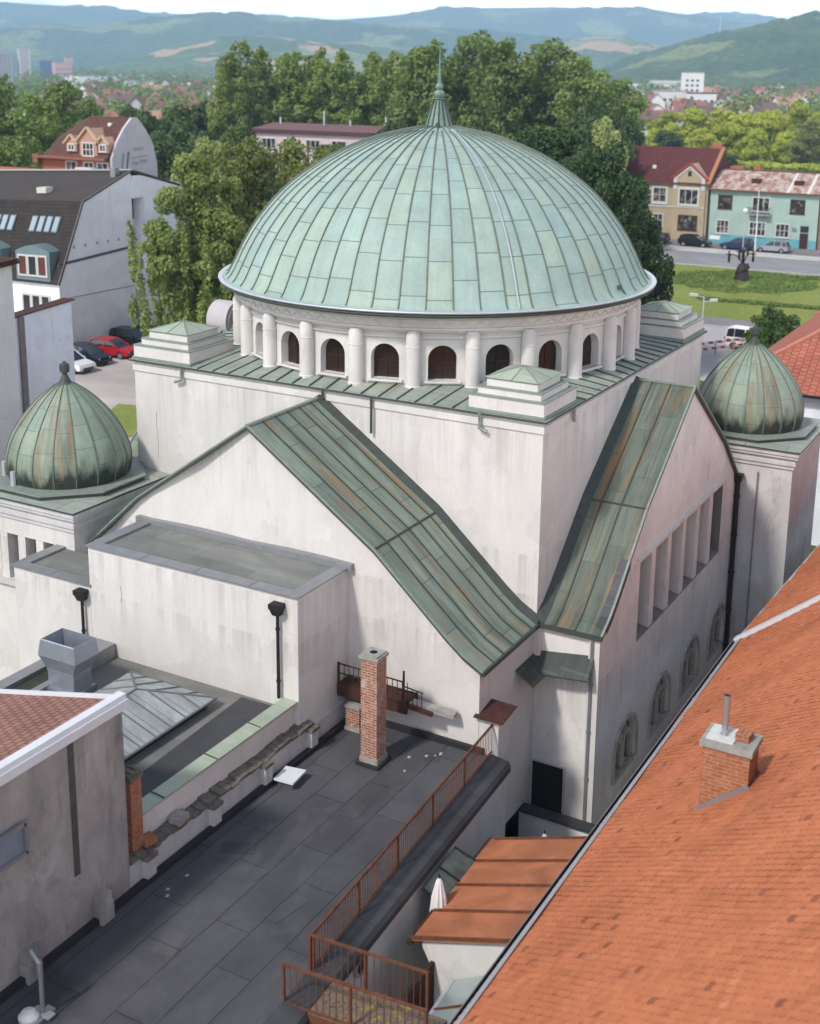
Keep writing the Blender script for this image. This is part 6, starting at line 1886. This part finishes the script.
# ---------------------------------------------------------------- street furniture
def lamp(x, y, h, label, heads):
    t = thing('street_lamp', (x, y, 0), label, 'street lamp')
    b = MB(); b.tube([(x, y, 0), (x, y, .9), (x, y, h)], [.10, .08, .05], 8); b.build('pole', ZINC_L, t)
    for dx, dy, z in heads:
        b = MB(); b.bar((x, y, z), (x + dx, y + dy, z + .12), .06); ar = b.build('arm', ZINC_L, t)
        b = MB(); b.bar((x + dx * .7, y + dy * .7, z + .12), (x + dx * 1.6, y + dy * 1.6, z + .17), .28, .14); b.build('lamp_head', m_plain('lamp_shell', (.55, .58, .55), .4, .2, .1), ar)
    return t


lamp(42.83, 7.93, 10.0, 'two armed street lamp rising over the lawn beside the rear corner cap', [(-.25, .5, 10.0), (.15, -.5, 9.7)])
t = thing('globe_lamp', (136.2, 30.4, .12), 'slim globe street lamp between the cars in front of the mint house', 'street lamp')
b = MB(); b.tube([(136.2, 30.4, .12), (136.2, 30.4, 5.2)], [.08, .05], 8); b.build('pole', ZINC_L, t)
b = MB(); b.lathe([(0, 5.15), (.22, 5.25), (.34, 5.5), (.24, 5.75), (0, 5.82)], 136.2, 30.4, 14); b.build('globe', CLOTH, t, True)
t = thing('signal_mast', (136.6, 28.9, .12), 'tall thin white mast in front of the mint house balcony', 'mast')
b = MB(); b.tube([(136.6, 28.9, .12), (136.6, 28.9, 8.3)], [.09, .05], 8); b.build('pole', CLOTH, t)
b = MB(); b.lathe([(.2, 0), (.2, .1), (.1, .14), (0, .14)], 136.6, 28.9, 10, z0=.12); b.build('foot', ZINC, t)

t = thing('road_barrier', (72.5, 15, 0), 'low red and white striped road barrier by the pale side street', 'barrier')
m, nt, bs = mk('striped_board')
yy = nd(nt, 'ShaderNodeSeparateXYZ', {0: pos(nt)})
s_ = mth(nt, 'GREATER_THAN', mth(nt, 'FRACT', mth(nt, 'ADD', mth(nt, 'MULTIPLY', yy.outputs[0], 1.2), mth(nt, 'MULTIPLY', yy.outputs[2], .8))), .5)
setc(nt, bs, mix(nt, s_, (.70, .66, .64), (.40, .08, .07)), .5)
A_, B_ = Vector((68.6, 17.4, 0)), Vector((75.6, 13.0, 0))
for z in (.55, 1.05):
    b = MB(); b.bar(A_ + Vector((0, 0, z)), B_ + Vector((0, 0, z)), .05, .22); b.build('board', m, t)
for k in range(5):
    p0 = A_.lerp(B_, k / 4); b = MB(); b.bar((p0.x, p0.y, 0), (p0.x, p0.y, 1.2), .08); b.build('post', CONC, t)

# bronze sculpture in the flower bed: a rough cone carrying arcs with small figures
BRZ = m_plain('dark_bronze', (.045, .033, .026), .6, .3, .4, 4)
sx, sy = 112.4, 24.0
t = thing('bronze_sculpture', (sx, sy, 0), 'dark bronze sculpture with figures on curved arms in the round flower bed', 'sculpture')
b = MB()
rs = random.Random(6)
b.lathe([(.95, 0), (.85, .4), (.72, 1.0), (.62, 1.5), (.42, 1.9), (.2, 2.1), (0, 2.15)], sx, sy, 14)
for k in range(9):
    a = k * .7; b.lathe([(0, -.2), (.18, -.1), (.22, .1), (.1, .3), (0, .34)], sx + .62 * cos(a), sy + .62 * sin(a), 7, z0=.4 + .16 * k)
b.build('plinth', BRZ, t, True)
for k, (dy, zt2, ln) in enumerate(((1.55, 2.75, 1), (.55, 3.1, .8), (-.45, 3.6, .7), (-1.2, 3.0, .9), (-.1, 3.3, .6))):
    b = MB()
    dx = (-.3, .3, .1, -.25, -.5)[k]
    b.tube([(sx, sy, 1.9), (sx + dx * .3, sy + dy * .35, zt2), (sx + dx * .7, sy + dy * .75, zt2 + .25), (sx + dx, sy + dy, zt2)], [.08, .06, .05, .04], 7)
    ar = b.build('arm', BRZ, t, True)
    b = MB(); px, py_ = sx + dx, sy + dy       # small figure: legs, trunk, head, arms
    b.tube([(px, py_ - .08, zt2 - .75), (px, py_ - .07, zt2 - .35), (px, py_, zt2 - .1), (px, py_ + .02, zt2 + .3), (px, py_ + .02, zt2 + .42)], [.05, .08, .13, .15, .06], 8)
    b.tube([(px, py_ + .08, zt2 - .75), (px, py_ + .07, zt2 - .35), (px, py_, zt2 - .05)], [.05, .08, .12], 8)
    b.lathe([(0, 0), (.09, .04), (.11, .12), (.07, .22), (0, .25)], px, py_ + .02, 8, z0=zt2 + .4)
    for e in (-1, 1): b.tube([(px, py_ + .12 * e, zt2 + .28), (px - .1, py_ + .3 * e, zt2 + .15), (px - .25, py_ + .32 * e, zt2 + .3)], [.05, .045, .03], 6)
    b.build('figure', BRZ, ar, True)

# ---------------------------------------------------------------- the town on the valley floor
CAMXY = (-34.0, -14.5)
tr = random.Random(21)
def polar(bg, d): return (CAMXY[0] + d * cos(radians(bg)), CAMXY[1] + d * sin(radians(bg)))


WALLS = {'white': (.78, .77, .75), 'cream': (.66, .60, .50), 'grey': (.50, .49, .49)}
ROOFS = {'red': (.29, .14, .115), 'orange': (.42, .25, .18), 'brown': (.17, .12, .10)}
HP = {}
for wn, rn in (('white', 'red'), ('white', 'orange'), ('cream', 'red'), ('grey', 'brown'), ('cream', 'brown')):
    b = MB(); b.prism([(-5, -4, 0), (5, -4, 0), (5, -4, 5.5), (5, 0, 9), (5, 4, 5.5), (5, 4, 0)][0:0] or [(-5, -4, 0), (5, -4, 0), (5, 4, 0), (-5, 4, 0)], (0, 0, 5.5))
    b.prism([(-5, -4, 5.5), (-5, 4, 5.5), (-5, 0, 9)], (10, 0, 0))
    w = b.build('town_house', m_obj('town_wall_' + wn + rn, WALLS[wn], .9, 0, .2, .1, .3), origin=(0, 0, 0))
    b = MB()
    b.add([(-5.5, -4.6, 5.0), (5.5, -4.6, 5.0), (5.5, 0, 9.15), (-5.5, 0, 9.15), (5.5, 4.6, 5.0), (-5.5, 4.6, 5.0)], [(0, 1, 2, 3), (3, 2, 4, 5)])
    b.box(2, 2.9, .6, 1.4, 7.5, 10)
    b.build('roof', m_obj('town_roof_' + wn + rn, ROOFS[rn], .85, 0, .2, .2, .4), w)
    HP[(wn, rn)] = w
first = set(); placed = []


def town_house(key, x, y, s, rz, label, group):
    w = HP[key]
    if key in first: w = copy_tree(w)
    first.add(key)
    w.location = (x, y, 0); w.rotation_euler = (0, 0, rz); w.scale = (s[0], s[1], s[2])
    if 'group' in w: del w['group']
    tag(w, label, 'house', group)
    return w


keys = list(HP)
for side, b0, b1, d0, d1, n in (('left', 37.6, 45.4, 380, 1500, 74), ('right', 11.8, 21.0, 470, 1350, 78)):
    k = 0; tries = 0
    while k < n and tries < 4000:
        tries += 1
        bg = tr.uniform(b0, b1); d = d0 * (d1 / d0) ** tr.random()
        x, y = polar(bg, d)
        if any((x - px) ** 2 + (y - py) ** 2 < 17 ** 2 for px, py in placed): continue
        placed.append((x, y)); k += 1
        key = tr.choice(keys if side == 'right' else keys + [('white', 'red'), ('cream', 'red')])
        sc_ = tr.uniform(.9, 1.5)
        town_house(key, x, y, (sc_, tr.uniform(.9, 1.4), tr.uniform(.8, 1.25)), tr.choice((.5, .5, 2.07, .3, 2.3)), 'far %s house with %s roof in the town on the %s' % (key[0], key[1], side), 'far %s houses with %s roofs, town on the %s' % (key[0], key[1], side))
town_house(('grey', 'brown'), *polar(42.9, 175), (1.1, 1.3, 1.3), .5, 'brown roofed house peeping over the lettered house roof', None)


def block(name, label, x, y, lx, ly, h, wall, rz=.5, band=3.0, roof=(.3, .3, .3), cat='building'):
    t = thing(name, (x, y, 0), label, cat, None, rz); ORG[t.name] = Vector((0, 0, 0))
    b = MB(); b.box(-lx / 2, lx / 2, -ly / 2, ly / 2, 0, h); b.build('wall', m_obj('wall_' + label[:14].replace(' ', '_'), wall, .85, 0, .2, .1, .2), t)
    b = MB(); b.box(-lx / 2 - .2, lx / 2 + .2, -ly / 2 - .2, ly / 2 + .2, h, h + .5); b.build('roof', m_plain('roof_' + label[:14].replace(' ', '_'), roof, .8), t)
    gm_ = m_plain('far_glass_' + label[:10].replace(' ', '_'), (.07, .08, .10), .3)
    ca = atan2(CAMXY[1] - y, CAMXY[0] - x) - rz            # only the sides that can be seen get windows
    proto = {}
    spots = []
    for nx, ny in ((1, 0), (-1, 0), (0, 1), (0, -1)):
        if nx * cos(ca) + ny * sin(ca) < .25: continue
        half, run = (lx / 2, ly) if nx else (ly / 2, lx)
        nk = max(1, int((run - 1.6) / 3.2)); nz = max(1, int((h - 1.0) / band))
        for i in range(nk):
            for j in range(nz):
                o_ = (i - (nk - 1) / 2) * 3.2
                spots.append((nx != 0, (nx * half, o_, 1.1 + j * band) if nx else (o_, ny * half, 1.1 + j * band)))
    for side_, (px, py_, pz) in spots[:100]:
        if side_ not in proto:
            b = MB()
            if side_: b.box(px - .06, px + .06, py_ - .85, py_ + .85, pz, pz + 1.4)
            else: b.box(px - .85, px + .85, py_ - .06, py_ + .06, pz, pz + 1.4)
            proto[side_] = (b.build('window', gm_, t), (px, py_, pz))
        else:
            o0, q0 = proto[side_]
            c_ = o0.copy(); COL.objects.link(c_); c_.parent = t
            c_.location = (px - q0[0], py_ - q0[1], pz - q0[2])
    return t


bx, by = polar(17.2, 830)
block('hotel_block', 'white stepped hotel wing with flat roof at the left of the white tower', *polar(18.25, 720), 22, 16, 12, (.66, .65, .64))
block('hotel_block', 'white hotel wing with a dark roof edge in front of the white tower', *polar(16.9, 700), 24, 16, 11.5, (.68, .67, .66), .3, roof=(.15, .06, .05))
block('hotel_tower', 'tallest white tower block of the stepped hotel on the right', *polar(17.35, 850), 15, 14, 21.5, (.70, .69, .68), .3)
block('white_hall', 'long low white hall on the far right slope', *polar(19.2, 1350), 60, 20, 9, (.68, .67, .66), 1.9)
block('white_hall', 'second long white hall beside the far right slope', *polar(18.4, 1500), 40, 20, 11, (.66, .64, .62), 1.9)
block('red_hall', 'red sided hall with blue annex behind the bright trees', *polar(15.05, 560), 16, 12, 6, (.45, .10, .07), .3, roof=(.5, .3, .22))
block('blue_hall', 'bright blue hall behind the bright trees on the right', *polar(14.45, 560), 10, 10, 6, (.07, .18, .42), .3, roof=(.2, .3, .45))
block('pale_house_block', 'pale long building just above the bright trees', *polar(15.6, 545), 18, 12, 7.5, (.62, .54, .48), .3, roof=(.42, .2, .12))
block('panel_block', 'grey concrete tower block at the far left, first of the pair', *polar(46.55, 1700), 26, 16, 34, (.36, .34, .34), .9)
block('panel_block', 'pale taller tower block at the far left, right one of the pair', *polar(45.75, 1700), 14, 14, 40, (.52, .50, .50), .9)
block('blue_silo', 'small dark blue silo building right of the pale tower block', *polar(44.9, 1600), 16, 14, 26, (.10, .16, .28), .9, 30)
block('pink_factory', 'pink factory building with a low tower at the far left', *polar(44.25, 1550), 30, 18, 24, (.50, .34, .34), .9, 5)
block('pink_factory', 'narrow red topped tower of the far pink factory', *polar(43.95, 1560), 9, 9, 30, (.48, .36, .36), .9, 5, roof=(.4, .1, .08))
block('white_warehouse', 'white warehouse in the middle distance on the left', *polar(43.2, 1250), 60, 26, 12, (.72, .72, .72), .9, 20)
block('white_warehouse', 'long reddish warehouse beside the white warehouse', *polar(41.9, 1200), 70, 20, 9, (.55, .36, .32), .9, 20)
block('white_warehouse', 'white and blue warehouse in the far town on the left', *polar(41.2, 1150), 40, 20, 9, (.70, .72, .74), .9, 20)
b = MB(); b.bar((*polar(42.5, 2300), 1), (*polar(37.0, 2300), 1), 12, 8); tag(b.build('far_viaduct', m_plain('viaduct', (.5, .5, .5), .9)), 'long pale viaduct line at the far end of the valley on the left', 'viaduct')
x_, y_2 = polar(16.35, 2450); t = thing('radio_mast', (x_, y_2, 85), 'thin lattice mast on the wooded slope at the right', 'mast')
b = MB(); b.tube([(x_, y_2, 80), (x_, y_2, 125)], [1.2, .5], 4); b.build('mast', ZINC_L, t)

# trees between the far houses: nobody could count them
rng = np.random.default_rng(77)
lob = []
while len(lob) < 1500:
    left = rng.random() < .5
    bg = rng.uniform(36.5, 46) if left else rng.uniform(11.5, 24)
    d = 330 * (2600 / 330) ** rng.random()
    x, y = polar(bg, d)
    if not left and (d < 420 or (15.9 < bg < 19.1 and d < 760)): continue
    r = rng.uniform(2.2, 5.2) * (1 + d / 3500)
    lob.append((x, y, r * .9, r, r, r * rng.uniform(.9, 1.5)))
V, F, tint = leaf_arrays(rng, lob, 70000, 1.7, 1.3, 0, .6)
o = np_obj('town_trees', V, F, LEAF['left'], None, tint=tint, origin=(*polar(30, 900), 0))
tag(o, 'scattered green trees filling the gaps between the far town houses', 'trees', None, 'stuff')
lob = []
while len(lob) < 700:          # the wood that closes the view behind the nearer trees
    bg = rng.uniform(20.5, 37.5); d = rng.uniform(330, 620)
    x, y = polar(bg, d); r = rng.uniform(3.5, 6.0)
    lob.append((x, y, r * 1.0, r, r, r * rng.uniform(1.1, 1.6)))
V, F, tint = leaf_arrays(rng, lob, 36000, 1.9, 1.3, 0, .6)
o = np_obj('far_wood', V, F, LEAF['big'], None, tint=tint, origin=(*polar(29, 480), 0))
tag(o, 'dark mass of far woodland behind the tall trees', 'woodland', None, 'stuff')

# ---------------------------------------------------------------- air, light, camera
m = bpy.data.materials.new('hazy_air'); m.use_nodes = True; nt = m.node_tree
for n in list(nt.nodes): nt.nodes.remove(n)
outn = nd(nt, 'ShaderNodeOutputMaterial')
vol = nd(nt, 'ShaderNodeVolumePrincipled', {'Color': (.50, .73, 1.0, 1), 'Density': HAZE, 'Anisotropy': 0.0})
nt.links.new(vol.outputs[0], outn.inputs['Volume'])
b = MB(); b.box(-1600, 9400, -4200, 9400, -3.0, 372.0)
tag(b.build('haze', m, origin=(0, 0, 0)), 'thin blue summer haze filling the valley air', 'haze', None, 'stuff')

SUN_AZ, SUN_EL = radians(166), radians(47)          # azimuth from +X towards +Y
wd = bpy.data.worlds.new('World'); SC.world = wd; wd.use_nodes = True
nt = wd.node_tree
for n in list(nt.nodes): nt.nodes.remove(n)
wo = nd(nt, 'ShaderNodeOutputWorld')
sky = nd(nt, 'ShaderNodeTexSky', sky_type='NISHITA', sun_disc=False, sun_elevation=SUN_EL, sun_rotation=pi / 2 - SUN_AZ, altitude=200, air_density=1.0, dust_density=1.2, ozone_density=1.0)
bg1 = nd(nt, 'ShaderNodeBackground', {0: sky.outputs[0], 1: SKY})
tc = nd(nt, 'ShaderNodeTexCoord').outputs['Generated']
zz_ = nd(nt, 'ShaderNodeSeparateXYZ', {0: tc}).outputs[2]
cn = mth(nt, 'ADD', noise(nt, vmul(nt, tc, (1, 1, 4.5)), 2.6, 9, .58, .3), mth(nt, 'MULTIPLY', mth(nt, 'SUBTRACT', .30, mth(nt, 'ABSOLUTE', zz_)), .38))
bg2 = nd(nt, 'ShaderNodeBackground', {0: (.985, .985, .99, 1), 1: CLOUD})
mx = nd(nt, 'ShaderNodeMixShader', {0: ramp(nt, cn, [(.40, 0.0), (.60, 1.0)]), 1: bg1.outputs[0], 2: bg2.outputs[0]})
nt.links.new(mx.outputs[0], wo.inputs[0])
su = bpy.data.lights.new('sun', 'SUN'); su.energy = SUN_E; su.angle = radians(SUN_A); su.color = (1.0, .955, .89)
so = bpy.data.objects.new('sun', su); COL.objects.link(so); so.location = (-60, 20, 90)
dv = Vector((cos(SUN_EL) * cos(SUN_AZ), cos(SUN_EL) * sin(SUN_AZ), sin(SUN_EL)))
so.rotation_euler = dv.to_track_quat('Z', 'Y').to_euler()

cam = bpy.data.cameras.new('camera'); co = bpy.data.objects.new('camera', cam); COL.objects.link(co); SC.camera = co
yaw, pit, roll = 0.5119356406985921, 0.2396479014689366, -0.010122879593666138
fh = Vector((cos(yaw), sin(yaw), 0)); up = Vector((0, 0, 1)); r_ = fh.cross(up)
f_ = fh * cos(pit) - up * sin(pit); d_ = -(up * cos(pit) + fh * sin(pit))
r2 = r_ * cos(roll) + d_ * sin(roll); d2 = -r_ * sin(roll) + d_ * cos(roll)
from mathutils import Matrix
M4 = Matrix((r2, -d2, -f_)).transposed().to_4x4()
M4.translation = Vector((-33.9602246683457, -14.512696638150343, 23.616754262307314))
co.matrix_world = M4
cam.sensor_fit = 'VERTICAL'; cam.sensor_height = 36; cam.sensor_width = 36
cam.lens = 1282.287 / 1024 * 36
cam.shift_y = -(512 - 379.806) / 1024
cam.clip_start = .5; cam.clip_end = 30000
cam.dof.use_dof = True; cam.dof.focus_distance = 44; cam.dof.aperture_fstop = .6
SC.render.resolution_x, SC.render.resolution_y = 820, 1024
SC.view_settings.view_transform = 'Standard'; SC.view_settings.look = 'None'; SC.view_settings.gamma = 1; SC.view_settings.exposure = EXPO
SC.view_settings.use_curve_mapping = False
SC.render.engine = 'CYCLES'
cy = SC.cycles
cy.use_denoising = True
try: cy.denoiser = 'OPENIMAGEDENOISE'
except Exception: pass
cy.max_bounces = 6; cy.diffuse_bounces = 3; cy.glossy_bounces = 3; cy.transmission_bounces = 4; cy.volume_bounces = 1; cy.transparent_max_bounces = 6
cy.sample_clamp_indirect = 6; cy.caustics_reflective = False; cy.caustics_refractive = False
